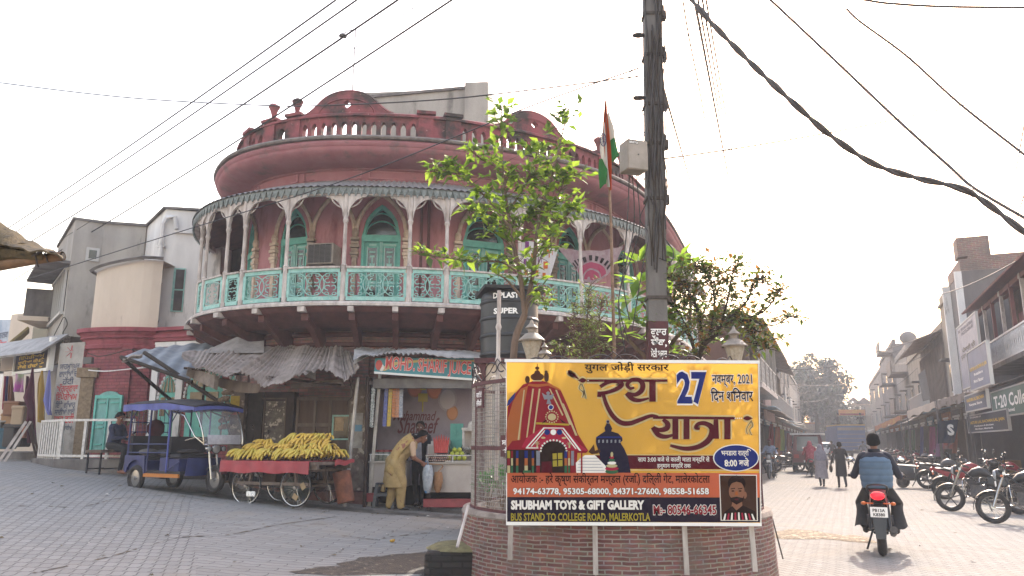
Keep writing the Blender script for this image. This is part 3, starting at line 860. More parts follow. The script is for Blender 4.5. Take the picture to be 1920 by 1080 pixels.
class Wall:
 """a vertical plane through two plan points, with local (u, z) coordinates; d is out towards the viewer"""
 def __init__(s,a,b):
  s.a=Vector((a[0],a[1])); s.b=Vector((b[0],b[1])); s.t=(s.b-s.a); s.L=s.t.length; s.t.normalize()
  s.n=Vector((s.t.y,-s.t.x))
 def p(s,u,z,d=0):q=s.a+s.t*u+s.n*d; return Vector((q.x,q.y,z))
 def box(s,mb,u0,u1,z0,z1,d0,d1,mi=0):
  mb.box(u0,u1,-d1,-d0,z0,z1,mi,frame((s.a.x,s.a.y,0),(s.t.x,s.t.y,0),(-s.n.x,-s.n.y,0)))
 def X(s,u,z,d=.0):return frame(s.p(u,z,d),(s.t.x,s.t.y,0),(0,0,1))
 def px(s,px,py):
  q=P(px,py,10.0)-Vector((0,0,EYE))
  den=q.x*s.n.x+q.y*s.n.y
  k=(s.a.x*s.n.x+s.a.y*s.n.y)/den
  h=Vector((q.x*k,q.y*k)); return(h-s.a).dot(s.t),EYE+q.z*k
 def rect(s,mb,x0,y0,x1,y1,d0,d1,mi=0):
  xm,ym=(x0+x1)/2,(y0+y1)/2
  u0=s.px(x0,ym)[0]; u1=s.px(x1,ym)[0]; z1=s.px(xm,y0)[1]; z0=s.px(xm,y1)[1]
  s.box(mb,u0,u1,z0,z1,d0,d1,mi); return u0,u1,z0,z1
  # old houses west of the round building
m_plgrey=M("grey_cement_plaster","#99948d","#827d77",sc=1.2,rough=.92,bump=.25,bsc=12,c3="#4f4b48",sc3=2.2,lo3=.58,hi3=.75,streak=3)
m_plcream=M("cream_plaster","#bcae9f","#aa9c8e",sc=1.0,rough=.92,bump=.15,bsc=12,c3="#6a635d",sc3=1.6,lo3=.62,hi3=.78,streak=3)
m_plwhite=M("old_whitewash","#cfcdca","#bbb8b5",sc=1.6,rough=.92,bump=.2,bsc=14,c3="#74716f",sc3=2.5,lo3=.58,hi3=.72,streak=4)
m_concrete=M("stained_concrete","#6b6663","#45413f",sc=2.0,rough=.95,bump=.3,streak=2)
m_frame=M("grey_window_frame","#a7a5a2",rough=.6)
m_dcr=M("deep_crimson","#7a363e","#85434a",sc=2,rough=.85,bump=.2,c3="#5d2a30",sc3=3)
m_pole=M("dark_bamboo_pole","#33291f","#241d17",sc=12,rough=.8)
m_signw=M("white_sign_paint","#d2d0cb",rough=.7)
m_letred=M("red_lettering","#a3242c",rough=.7)
m_letdark=M("dark_blue_lettering","#3c4258",rough=.7)
m_letwhite=M("white_lettering","#e6e4e0",rough=.6)
m_letyel=M("yellow_lettering","#d3ab2e",rough=.6)
m_letblack=M("black_lettering","#1a1716",rough=.6)
c0=P(142,412,20.5); c1=P(196,420,20.9); c2=P(274,428,21.2); cb=P(112,440,23.6)
TW=thing("plaster_house","tall bare grey cement house with one small square window","house",(c0 .x,c0 .y,1))
mb=MB(); ring_block(mb,[cb,c0,c1,c2,(c2 .x+.5,27),(cb.x,27)],.8,c0 .z-.0); mb.build("wall",m_plgrey,TW,world=True)
mb=MB(); ring_block(mb,[(cb.x-.06,cb.y),(c0 .x-.05,c0 .y-.06),(c1 .x,c1 .y-.06),(c2 .x+.05,c2 .y-.05),(c2 .x+.5,27),(cb.x,27)],c0 .z,c0 .z+.07); mb.build("parapet_coping",m_concrete,TW,world=True)
w=Wall(c0,c1)
mb=MB(); u0,u1,z0,z1=w.rect(mb,161,465,186,490,-.02,.04); wi=mb.build("window",m_frame,TW,world=True)
mb=MB(); w.box(mb,u0+.07,u1-.07,z0+.07,z1-.07,.03,.05); mb.build("pane",m_darkglass,wi,world=True)
w2=Wall(cb,c0)
mb=MB(); u0,u1,z0,z1=w2 .rect(mb,101,528,122,592,-.05,.03); wi=mb.build("barred_window",m_darkglass,TW,world=True)
mb=MB()
for i in range(7):w2 .box(mb,u0+(u1-u0)*i/6-.03,u0+(u1-u0)*i/6+.03,z0,z1,.02,.07)
w2 .box(mb,u0-.05,u1+.05,z0-.08,z0,.0,.1); w2 .box(mb,u0-.05,u1+.05,z1,z1+.06,.0,.1)
mb.build("window_bars",m_frame,wi,world=True)
mb=MB(); w2 .box(mb,u0-.3,u1+.3,z1+.12,z1+.2,0,.75); mb.build("sunshade",m_concrete,TW,world=True)
a=P(20,600,25); b_=P(108,600,23.9)
LW=thing("plaster_house","low cream house with a stained concrete box jutting from its upper floor","house",(a.x,a.y,1))
mb=MB(); ring_block(mb,[a,b_,(b_.x,30),(a.x-2,31)],.8,P(60,580,24).z); mb.build("wall",m_plcream,LW,world=True)
q0=P(50,540,22.6); q1=P(101,545,22.9); zb=P(50,592,22.6).z
mb=MB(); ring_block(mb,[q0,q1,(q1 .x,24.5),(q0 .x-.55,24.6)],zb,q0 .z); mb.build("boxed_balcony",m_concrete,LW,world=True)
mb=MB(); ring_block(mb,[(q0 .x-.1,q0 .y-.1),(q1 .x,q1 .y-.1),(q1 .x,24.5),(q0 .x-.6,24.6)],zb-.14,zb-.002); mb.build("balcony_slab",m_plcream,LW,world=True)
wl=Wall(a,b_)
mb=MB(); wl.rect(mb,62,612,90,650,.0,.03); mb.build("window",m_darkglass,LW,world=True)
mb=MB(); flat(mb,[P(18,640,22.3),P(52,612,22.6),P(52,622,23.6),P(22,650,23.4)],thick=.06); mb.build("awning",M("ochre_tin","#8b7b4a","#6a5e3c",rough=.8),LW,world=True)
c3=P(312,392,19.6); c4=P(272,430,21.5); c5=P(420,410,19.9)
WH=thing("whitewashed_house","old whitewashed house with a narrow dark window and a drain pipe","house",(c3 .x,c3 .y,1))
mb=MB(); ring_block(mb,[c4,c3,c5,(c5 .x+.5,26),(c4 .x,26)],.8,[c3 .z-.02,c3 .z,c3 .z-.05,c3 .z,c3 .z]); mb.build("wall",m_plwhite,WH,world=True)
mb=MB(); ring_block(mb,[(c4 .x-.05,c4 .y-.04),(c3 .x-.05,c3 .y-.07),(c5 .x,c5 .y-.07),(c5 .x+.5,26),(c4 .x,26)],c3 .z+.001,c3 .z+.06); mb.build("parapet_coping",m_concrete,WH,world=True)
w=Wall(c3,c5)
mb=MB(); u0,u1,z0,z1=w.rect(mb,323,503,346,585,-.03,.03); wi=mb.build("window",m_tealrail,WH,world=True)
mb=MB(); w.box(mb,u0+.06,u1-.03,z0+.03,(z0+z1)/2-.02,.02,.04); w.box(mb,u0+.06,u1-.03,(z0+z1)/2+.02,z1-.04,.02,.04); mb.build("shutter",M("dark_shutter","#4a4341","#393331",sc=6,rough=.8),wi,world=True)
mb=MB(); mb.tube([w.p(-.02,z,.1)for z in(4.3,5,6,7.2)],.055,8); mb.tube([w.p(-.02,7.2,.1),w.p(.05,7.4,.1),w.p(.25,7.42,.08),w.p(.32,7.1,.06)],.06,8)
for z in(4.6,5.6,6.6):mb.cbox(w.p(-.02,z,.06),(.2,.12,.05))
mb.build("drain_pipe",m_plwhite,WH,smooth=True,world=True)
mb=MB(); w.box(mb,.25,w.L,7.0,7.08,0,.07); mb.build("string_course",m_plwhite,WH,world=True)
r0=P(286,640,18.9); r1=P(455,640,18.2)
RA=thing("red_arcade_house","low red house with two arched green windows under the tin canopy","house",(r0 .x,r0 .y,.9))
w=Wall(r0,r1); zt=P(330,618,18.7).z
mb=MB(); w.box(mb,0,w.L,.5,zt-.28,-1.2,0); mb.build("wall",m_redbrick,RA,world=True)
mb=MB()
for z,d in((zt-.28,.06),(zt-.2,.1),(zt-.12,.05),(zt-.03,.16)):w.box(mb,-.1,w.L,z,z+.085,-1.2,d)
mb.build("cornice",m_dcr,RA,world=True)
mb=MB(); w.box(mb,0,w.L,zt-.42,zt-.30,-.1,.02); mb.build("plaster_band",m_plwhite,RA,world=True)
for x0,x1,y0 in((293,326,700),(345,412,690),(416,446,705)):
 u0,zb=w.px(x0,830); u1=w.px(x1,830)[0]; zs=w.px(x0,y0+38)[1]; zp=w.px(x0,y0)[1]; c=(u0+u1)/2; h=(u1-u0)/2
 mb=MB(); pts=[(t,arch_z(t,h,zs,zp-zs))for t in[-h+2*h*i/12 for i in range(13)]]
 mb.prism([(c+t,z)for t,z in pts]+[(u1,zb),(u0,zb)],.04,0,w.X(0,0,.0)); wi=mb.build("arched_window",m_teal,RA,world=True)
 mb=MB(); k=.8; mb.prism([(c+t*k,zs+.02+(z-zs)*k)for t,z in pts],.02,0,w.X(0,0,.035))
 for sg in(-1,1):mb.prism([(c+sg*.06,zs-.1),(c+sg*h*k,zs-.1),(c+sg*h*k,zs-.55),(c+sg*.06,zs-.55)],.02,0,w.X(0,0,.035))
 mb.build("window_glass",m_darkglass,wi,world=True)
 mb=MB()
 for t in(-.5,0,.5):mb.tube([w.p(c+t*h,zs+.02,.06),w.p(c+t*h*.6,arch_z(t*h*.6,h,zs,zp-zs)-.1,.06)],.014,4)
 mb.build("tracery",m_teal,wi,world=True)
 mb=MB()
 for sg in(-1,1):
  for i in range(9):mb.ell(w.p(c+sg*h*1.12*(1-(i/8)**2.2*.95),zs-.2+(zp-zs+.25)*i/8,.04),(.045,.04,.05),6)
 mb.build("scalloped_trim",m_plwhite,wi,world=True)
for x in(336,288):
 u=w.px(x,760)[0]; mb=MB(); w.box(mb,u-.09,u+.09,.9,zt-.45,.0,.07); mb.build("pilaster",m_plwhite,RA,world=True)
def arcpts(a,b,bulge,n=14):
 a=Vector((a.x,a.y)); b=Vector((b.x,b.y)); t=b-a; nn=Vector((t.y,-t.x)).normalized()
 return[a+t*(i/n)+nn*bulge*(1-abs(2*i/n-1)**2.6)for i in range(n+1)]
d0=P(157,640,19.2); d1=P(292,640,18.9)
RC=Path([Vector((d0 .x+.2,d0 .y+1.6))]+arcpts(d0,d1,.26))
RK=thing("red_corner_block","round-cornered crimson brick house with a small teal door and cream upper wall","house",(d0 .x,d0 .y,1))
ztop=P(220,612,18.5).z
mb=MB(); arcade(mb,RC,0,RC.L,.5,ztop-.5,[],-.4,0,step=.3); mb.build("wall",m_redbrick,RK,world=True)
mb=MB(); band(mb,RC,0,RC.L,[(-.4,ztop-.5),(.05,ztop-.5),(.07,ztop-.42),(.04,ztop-.4),(.06,ztop-.28),(.13,ztop-.24),(.1,ztop-.2),(.16,ztop-.12),(.22,ztop-.1),(.22,ztop),(-.4,ztop)],step=.15); mb.build("cornice",m_dcr,RK,world=True)
mb=MB()
for u in(1.75,3.1,RC.L-.2):pp(mb,RC,[(u-.12,.8),(u+.12,.8),(u+.12,ztop-.5),(u-.12,ztop-.5)],0,.07)
mb.build("pilaster",m_redbrick,RK,world=True)
zc=P(175,520,19.2).z; zc2=P(262,487,18.9).z
mb=MB(); k=16; ring=[RC.at(RC.L*i/k,-.12)for i in range(k+1)]; f=lambda i:zc+(zc2-zc)*min(1,max(0,(i-3)/11))
vs=[(p.x,p.y,ztop)for p in ring]+[(p.x,p.y,f(i))for i,p in enumerate(ring)]
mb.add(vs+[(d1 .x,21,zc2),(d0 .x,22,zc)],[(i,i+1,k+2+i,k+1+i)for i in range(k)]+[tuple(range(k+1,2*k+4))]); mb.build("upper_wall",m_plcream,RK,world=True)
mb=MB(); mb.tube([(RC.at(RC.L*i/k,.02).x,RC.at(RC.L*i/k,.02).y,f(i)+.03)for i in range(k+1)],.05,4); mb.build("roof_edge",m_concrete,RK,world=True)
u0=RC.find(181,800,0); u1=RC.find(229,800,0); z0=P(205,845,18.5).z; z1=P(205,745,18.5).z; c=(u0+u1)/2; h=(u1-u0)/2
mb=MB(); k=8
for i in range(k):
 t0=-h+2*h*i/k; t1=-h+2*h*(i+1)/k; g=lambda t:z1+.16*(1-(t/h)**2)
 pp(mb,RC,[(c+t0,z0),(c+t1,z0),(c+t1,g(t1)),(c+t0,g(t0))],.0,.12)
dr=mb.build("door",M("faded_teal_door","#6f9c96","#55827c",sc=5,rough=.8,streak=3),RK,world=True)
mb=MB()
for sg in(-1,1):
 pp(mb,RC,[(c+sg*h*.86,z0),(c+sg*h,z0),(c+sg*h,z1),(c+sg*h*.86,z1)],.1,.17)
 for za,zb in((.1,.45),(.5,.92)):
  for q,e in((za,za+.03),(zb-.03,zb)):pp(mb,RC,[(c+sg*.06,z0+(z1-z0)*q),(c+sg*h*.78,z0+(z1-z0)*q),(c+sg*h*.78,z0+(z1-z0)*e),(c+sg*.06,z0+(z1-z0)*e)],.1,.15)
pp(mb,RC,[(c-h,z1-.02),(c+h,z1-.02),(c+h,z1+.06),(c-h,z1+.06)],.1,.17)
pp(mb,RC,[(c-.015,z0),(c+.015,z0),(c+.015,z1),(c-.015,z1)],.1,.155)
mb.build("door_frame",m_teal,dr,world=True)
mb=MB(); q=P(166,676,18.55); mb.cbox(q,(.2,.12,.16)); mb.build("flood_lamp",M("lamp_housing","#4c4a49",rough=.5),RK,world=True)
e0=P(107,700,19.3); e1=P(153,700,19.0)
SP=thing("painted_pier","grey plaster pier painted with red and blue shop lettering","pier",(e0 .x,e0 .y,1))
w=Wall(e0,e1); zt=P(130,642,19.1).z
mb=MB(); w.box(mb,0,w.L,.6,zt,-.5,0); mb.build("pier_wall",M("pale_grey_plaster","#9b968f","#86817b",sc=2,rough=.9,c3="#57524e",sc3=1.2,lo3=.55,hi3=.7),SP,world=True)
mb=MB()
L=lambda s,y,hh,mi,wd:mb.text(s,w.X(w.L/2,w.px(130,y)[1],.008),w=wd*w.L,h=hh,bold=.012,mi=mi,align='C')
L("ਸਾਹਮਣਪੁਰ",692,.14,1,.8); L("ਵਾਲਿਆਂ ਦੀ",706,.14,1,.8); L("ਹੱਟੀ",720,.14,1,.45)
L("ਅੱਗਰਵਾਲ",734,.16,0,.85); L("ਇੰਪੋਰੀਅਮ",750,.16,0,.85); L("ਇੱਥੇ ਵਿਆਹ",764,.13,1,.8); L("ਸਾਦੀਆਂ ਲਈ",777,.13,1,.8); L("ਦਾਜ ਵਰੀ",793,.18,0,.8); L("ਤਿਆਰ ਮਿਲਦੀਆਂ",806,.1,1,.75)
c=w.p(w.L/2,w.px(130,660)[1],.008)
for i in range(8):mb.bar(c+Vector((.03*cos(i*pi/4),0,.03*sin(i*pi/4))),c+Vector((.16*cos(i*pi/4),0,.16*sin(i*pi/4))),.02,.004,0)
mb.build("lettering",[m_letred,m_letdark],SP,world=True)
q=P(160,760,18.85)
mb=MB(); mb.box(q.x-.16,q.x+.16,q.y-.05,q.y+.3,.6,P(160,708,18.85).z); mb.box(q.x-.25,q.x+.25,q.y-.1,q.y+.3,P(160,708,18.85).z,P(160,690,18.85).z)
tag(mb.build("brick_pillar",M("tan_brick_pillar","#7b6a55","#5f5140",sc=14,rough=.9),None),"narrow tan pillar with a boxed head between painted pier and red house","pillar")
f0=P(-10,740,21.8); f1=P(104,740,19.4)
CS=thing("cloth_shop","open-fronted cloth shop with a slanting tin hood and dark interior","shop",(f1 .x,f1 .y,1))
w=Wall(f0,f1)
mb=MB(); w.box(mb,0,w.L,.5,1.25,-2.5,0); mb.build("shop_floor",m_concrete,CS,world=True)
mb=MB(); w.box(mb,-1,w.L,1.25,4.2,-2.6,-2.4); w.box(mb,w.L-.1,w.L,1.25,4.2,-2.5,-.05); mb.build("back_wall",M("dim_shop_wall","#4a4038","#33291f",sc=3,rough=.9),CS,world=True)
mb=MB(); flat(mb,[w.p(-.5,3.7,1.0),w.p(w.L+.1,3.75,.5),w.p(w.L+.1,4.25,-.1),w.p(-.5,4.35,-.1)],thick=.05,nrm=(0,-.5,1)); mb.build("tin_hood",m_tin,CS,world=True)
mb=MB(); w.box(mb,0,w.L,3.5,4.2,-.2,-.05); mb.build("fascia",m_plcream,CS,world=True)
SG=thing("shop_sign","black shop sign with yellow lettering hanging over the cloth shop","sign",w.p(w.L*.62,3.3,.12))
mb=MB(); u0,u1,z0,z1=w.rect(mb,42,657,102,693,.1,.16); mb.build("sign_board",M("black_board","#241a14",rough=.6),SG,world=True)
mb=MB()
for i,t in enumerate(("ਅੱਗਰਵਾਲ","ਇੰਪੋਰੀਅਮ","ਵਧੀਆ ਕੱਪੜੇ","ਲੈਂਕੇ ਹੰਢਾਂ ਤੂੰ")):mb.text(t,w.X((u0+u1)/2,z1-(z1-z0)*(.22+.23*i),.168),w=(u1-u0)*.8,h=(z1-z0)*.15,bold=.02,align='C')
mb.build("lettering",m_letyel,SG,world=True)
mb=MB(); w.box(mb,u0-.05,u0,z0-.1,z1+.1,.08,.2); w.box(mb,u1,u1+.12,z0-.1,z1+.25,.05,.18); w.box(mb,u0-.05,u1+.1,z0-.1,z0-.02,.08,.2); mb.build("sign_frame",m_signw,SG,world=True)
def hanging_cloth(name,lab,pts,Y,mat,cat="cloth",grp=None,sway=.06,seed=1):
 """cloth hung from its top corner(s): pixel outline left and right edges from top to bottom"""
 (lx,rx)=pts; n=len(lx); r=random.Random(seed); ph=r.uniform(0,6)
 A=[P(x,y,Y)for x,y in lx]; B=[P(x,y,Y)for x,y in rx]
 def fn(u,v):
  i=min(int(v*(n-1)),n-2); k=v*(n-1)-i
  p=A[i].lerp(A[i+1],k).lerp(B[i].lerp(B[i+1],k),u)
  p.y+=sway*sin(u*9+ph+v*2)*(.3+v); return p
 mb=MB(); mb.surf(fn,14,10,0,thick=.012)
 return tag(mb.build(name,mat,smooth=True),lab,cat,grp)
hanging_cloth("hanging_cloth","maroon cloth draped beside the shop, tallest of the three",([(60,690),(50,725),(42,745),(50,765),(48,790),(52,830)],[(63,690),(66,725),(67,745),(69,770),(70,800),(72,833)]),18.9,cloth_mat("maroon_cloth","#4b2733",.2))
hanging_cloth("hanging_cloth","mustard cloth hung between the maroon and lilac ones",([(78,695),(71,715),(69,735),(68,760),(70,790)],[(80,695),(82,720),(85,740),(84,765),(84,795)]),18.95,cloth_mat("mustard_cloth","#9c7f3f",.2),seed=2)
hanging_cloth("hanging_cloth","lilac cloth hung by one corner next to the painted pier",([(92,694),(87,715),(81,752),(86,764),(93,778)],[(94,694),(97,715),(98,740),(97,762),(95,778)]),18.95,cloth_mat("lilac_cloth","#7b7cae",.2),seed=3)
hanging_cloth("hanging_cloth","pink and green printed cloth hung under the shop sign",([(29,700),(28,715),(27,735)],[(46,702),(46,718),(45,736)]),19.6,cloth_mat("pink_green_cloth","#b0569f",.2,c2="#76a35f",sc=2.2),seed=4)
for i,(x,c)in enumerate(((12,"#7a3040"),(17,"#3a3450"),(22,"#6d4a3a"),(54,"#52303c"))):
 hanging_cloth("hanging_garment",["dark red garment at the open edge of the cloth shop","indigo garment hung next to the dark red one","brown garment hung beside the printed cloth","plum garment hung behind the maroon cloth"][i],([(x-4,705),(x-5,735),(x-5,768)],[(x+1,706),(x+2,735),(x+2,770)]),20.4-.2*i,cloth_mat("garment_%d"%i,c,.1),"garment","garments hung in the cloth shop",seed=8+i)
for i,(x,y,sx,sy,c,lab)in enumerate(((30,838,.5,.55,"#3b3531","black bag standing at the foot of the goods pile"),(8,842,.4,.5,"#2f4a55","blue bag at the edge of the goods pile"),(20,806,.35,.4,"#8a6a48","brown carton stacked above the blue bag"),(38,800,.3,.5,"#8d7a63","tan carton beside the maroon cloth"),(27,780,.4,.35,"#6e4b35","dark brown carton topmost in the goods pile"),(3,815,.4,.35,"#7f7972","grey bundle behind the blue bag"),(42,822,.28,.3,"#9a6650","terracotta box in front of the tan carton"))):
 q=P(x,y,19.3+.25*(i%3)); zg=gz(q.x,q.y); mb=MB(); r=random.Random(i)
 zt=max(q.z,zg+.02)
 mb.box(q.x-sx/2,q.x+sx/2,q.y-.2,q.y+.2,zt,zt+sy); mb.box(q.x-sx/2-.015,q.x+sx/2+.015,q.y-.215,q.y+.215,zt+sy*.82,zt+sy+.015)
 o=mb.build("goods_box",M("goods_%d"%i,c,rough=.8)); o.modifiers.new("bevel",'BEVEL').width=.03; tag(o,lab,"box")
q=P(35,850,18.6); g=gz(q.x,q.y)
AF=thing("a_frame_board","weathered folding board standing on the paving by the goods","board stand",(q.x,q.y,g))
mb=MB(); mb.bar((-.32,-.2,0),(.05,.05,.95),.06); mb.bar((-.18,-.2,0),(.16,.05,.95),.05); mb.build("frame",m_white,AF)
mb=MB(); mb.bar((.32,.25,0),(.08,.06,.95),.05); mb.bar((.42,.2,0),(.16,.06,.95),.05); mb.build("rear_frame",m_darkwood,AF)
kerbpts=[P(x,y,Y)for x,y,Y in((60,848,18.6),(100,866,17.6),(240,874,17.2),(300,874,17.0))]
mb=MB(); g0=[gz(p.x,p.y)for p in kerbpts]
ring_block(mb,kerbpts+[Vector((kerbpts[-1].x+.8,18.4,0)),Vector((kerbpts[0].x-.2,20,0))],.2,1.13)
tag(mb.build("kerb",m_concrete),kind="structure")
RL=thing("railing","white metal railing along the kerb in front of the red house","railing",(kerbpts[1].x,kerbpts[1].y,1.13))
m_railw=M("white_railing_paint","#c3bfba","#a39e99",sc=12,rough=.6)
zr=2.0
k0,k1,k2=kerbpts[0]+Vector((.1,.1,0)),kerbpts[1]+Vector((.06,.1,0)),kerbpts[2]+Vector((0,.12,0))
for nm,A,B,nb in(("railing_panel",k0,k1,9),("railing_panel",k1,k2,0)):
 mb=MB(); A=Vector((A.x,A.y,0)); B=Vector((B.x,B.y,0))
 for z in(1.2,zr):mb.bar(A+Vector((0,0,z)),B+Vector((0,0,z)),.05)
 for i in range(nb+1 if nb else 0):q=A.lerp(B,i/nb); mb.bar(q+Vector((0,0,1.13)),q+Vector((0,0,zr)),.035)
 mb.build(nm,m_railw,RL,world=True)
for f in(0,.33,.66,1.0):
 q=k1 .lerp(k2,f); mb=MB(); mb.box(q.x-.03,q.x+.03,q.y-.03,q.y+.03,1.13,zr-.03); mb.build("railing_post",m_railw,RL,world=True)
HO=thing("hoarding","faded blue and white painted hoarding beyond the low cream house","hoarding",P(10,650,38))
mb=MB(); flat(mb,[P(-30,600,38),P(32,598,36),P(32,660,36),P(-30,662,38)],thick=.3); mb.build("board",M("faded_hoarding","#a9b2bc","#7f8c9e",sc=1.2,rough=.9),HO,world=True)
mb=MB(); hw=Wall(P(-30,650,37.9),P(32,650,35.9))
for i,(t,mi)in enumerate((("ਗੁਰੂ ਨਾਨਕ",0),("ਮੋਬਾਇਲ",1))):mb.text(t,hw.X(.9,P(0,635+18*i,37).z,.03),w=1.6,h=.3,bold=.02,mi=mi)
mb.build("lettering",[m_letdark,m_letred],HO,world=True)
FW=thing("plaster_house","hazy pale house closing the lane behind the painted hoarding","house",P(0,700,42))
mb=MB(); mb.box(P(-60,700,42).x,P(60,700,42).x,42,50,.5,P(0,615,42).z); mb.build("wall",m_plwhite,FW,world=True)
mb=MB()
for i in range(3):q=P(-20+18*i,680,42); mb.box(q.x-.4,q.x+.4,41.95,42.02,q.z-.6,q.z+.6)
mb.build("window",m_darkglass,FW,world=True)
for i,(pts,lab)in enumerate((([(96,640,20),(110,612,20.2),(120,595,20.4),(126,608,20.3),(118,625,20.2),(128,632,20.2)],"tangled black cable at the corner of the bare cement house"),([(165,662,18.5),(185,668,18.2),(210,664,18.1),(240,656,18.1),(262,658,18.0)],"thin cable looped across the crimson brick house"),([(166,694,18.5),(200,696,18.2),(262,690,17.9),(340,684,17.2)],"pale cord stretched from the crimson house to the tin canopy"))):
 mb=MB(); mb.tube(catmull([P(*p)for p in pts],8),.013,5); tag(mb.build("wall_cable",m_pole if i<2 else m_plwhite,smooth=True),lab,"cable")
 # shop fronts under the balcony, awnings, juice stall
m_wood=M("old_brown_wood","#5b4a40","#463830",sc=5,rough=.8,bump=.2,streak=6)
m_wood2=M("grey_brown_wood","#6d5f55","#54483f",sc=6,rough=.85,bump=.2,streak=6)
m_peel=M("peeling_plaster","#7d7167","#5a4a40",sc=4,rough=.95,bump=.5,c3="#a79a8c",sc3=7,lo3=.58,hi3=.64)
m_poster=M("torn_posters","#6e665e","#4a4440",sc=9,rough=.9,bump=.3,c3="#b0a596",sc3=11,lo3=.56,hi3=.6)
m_alu=M("aluminium","#a5a29e","#8a8784",sc=6,rough=.45,metal=.5)
FR=Wall((P(420,800,15.85).x,15.95),(P(900,800,15.9).x,15.95))
def front(name,lab,cat,x0,y0,x1,y1,mat,d0=-.4,d1=0.0):
 q0,zt=FR.px(x0,(y0+y1)/2); o=thing(name,lab,cat,FR.p(FR.px((x0+x1)/2,y1)[0],gz(FR.p(q0,0).x,15.9)))
 mb=MB(); r=FR.rect(mb,x0,y0,x1,y1,d0,d1); mb.build("panel",mat,o,world=True); return o,r
o,r=front("shop_pillar","peeling pillar pasted with a yellow poster beside the rickshaw","pillar",432,720,458,905,m_peel,-.3,.12)
mb=MB(); FR.rect(mb,436,743,453,771,.121,.128); mb.build("poster",M("yellow_poster","#b89c3a","#a58a34",sc=20,rough=.8),o,world=True)
mb=MB(); FR.rect(mb,436,772,452,778,.121,.127); mb.build("poster_footer",M("red_poster","#9a4a3c",rough=.8),o,world=True)
mb=MB(); FR.rect(mb,434,785,455,830,.121,.126); mb.build("torn_poster",m_poster,o,world=True)
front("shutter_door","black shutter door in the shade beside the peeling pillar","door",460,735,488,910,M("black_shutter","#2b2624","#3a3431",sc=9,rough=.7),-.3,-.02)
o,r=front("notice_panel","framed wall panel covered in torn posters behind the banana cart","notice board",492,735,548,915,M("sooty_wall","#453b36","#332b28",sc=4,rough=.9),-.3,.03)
mb=MB(); FR.rect(mb,497,752,533,850,.031,.04); mb.build("torn_poster",m_poster,o,world=True)
mb=MB()
for a in((494,746,536,749),(494,746,496,850),(534,746,536,850)):FR.rect(mb,*a,.035,.06)
mb.build("panel_frame",m_wood2,o,world=True)
o,r=front("wooden_shop_door","brown panelled wooden shop doors behind the banana cart","door",552,745,652,925,m_wood,-.3,-.03)
u0,u1,z0,z1=r
mb=MB();
for q in(0,.33,.62,.97):FR.box(mb,u0+(u1-u0)*q,u0+(u1-u0)*q+.05,z0,z1,-.03,.02)
for z in(z0+.02,z0+.55,z1-.6,z1-.06):FR.box(mb,u0,u1,z,z+.07,-.03,.015)
mb.build("door_rails",m_wood2,o,world=True)
mb=MB(); FR.rect(mb,623,778,657,825,.0,.04); gl=mb.build("notice_case",m_tealrail,o,world=True)
mb=MB(); FR.rect(mb,626,781,654,822,.035,.045); mb.build("case_glass",m_darkglass,gl,world=True)
mb=MB(); FR.rect(mb,629,783,645,808,.046,.05); mb.build("case_paper",M("tan_paper","#a58f70","#8a745a",sc=15,rough=.8),gl,world=True)
o,r=front("shop_pillar","grey-brown pillar with pasted bills next to the juice stall","pillar",657,722,688,945,m_peel,-.3,.25)
mb=MB(); FR.rect(mb,662,775,685,802,.251,.256); FR.rect(mb,662,806,684,840,.251,.257); mb.build("poster",M("bill_paper","#9a9690","#7f7a75",sc=9,rough=.8),o,world=True)
mb=MB(); FR.rect(mb,666,797,683,809,.258,.261); mb.build("blue_bill",M("blue_bill","#5f86a0",rough=.8),o,world=True)
q=P(596,950,15.1)
mb=MB(); mb.box(P(545,930,15.4).x,P(690,930,15.4).x,15.2,15.9,-.2,P(600,922,15.3).z); tag(mb.build("doorstep",M("red_brick_step","#6d4a42","#553a34",sc=8,rough=.9,bump=.3)),"low brick doorstep under the wooden shop doors","step")
for nm,x0,y0,x1,y1,Y,mt,lab in(("prop_pole",671,708,646,952,14.6,m_alu,"leaning silver pole propping the torn tin awning"),("prop_pole",689,706,683,955,14.75,m_darkwood,"dark timber post beside the juice stall")):
 a=P(x0,y0,Y); b=P(x1,y1,Y); b.z=gz(b.x,b.y); mb=MB(); mb.tube([b,b.lerp(a,.5)+Vector((.01,0,0)),a],.035,8); tag(mb.build(nm,mt,smooth=True),lab,"pole")
 # sheets of the torn corrugated awning
def tin_sheet(mb,back,frontp,Yb,Yf,ncor,amp=.025,mi=0,sag=.0,seed=0):
 """corrugated sheet between a back and a front polyline of photo pixels"""
 r=random.Random(seed)
 A=[P(x,y,Yb)for x,y in back]; B=[P(x,y,Yf)for x,y in frontp]
 def pol(L,t):
  k=t*(len(L)-1); i=min(int(k),len(L)-2); return L[i].lerp(L[i+1],k-i)
 n=ncor*6; jit=[r.uniform(-.02,.02)for _ in range(n+1)]
 def fn(u,v):
  p=pol(A,u).lerp(pol(B,u),v); p.z+=amp*(.65+.5*sin(u*7+seed))*sin(u*ncor*2*pi)-sag*sin(pi*v)+.05*sin(u*9+seed*2)*sin(pi*v*.9)*(.3+v)+.02*sin(u*23+v*4)
  if v>.99:p.z+=jit[int(round(u*n))]*.6; p.y+=jit[int(round(u*n))]
  return p
 mb.surf(fn,n,8,mi,thick=.006)
m_tin2=M("dusty_corrugated_tin","#8d8178","#6f645b",sc=3,rough=.85,bump=.2,c3="#564538",sc3=5,lo3=.56,hi3=.68)
AW=thing("tin_awning","sagging torn awning of dusty corrugated tin sheets over the shop doors","awning",(-4.6,15,2.6))
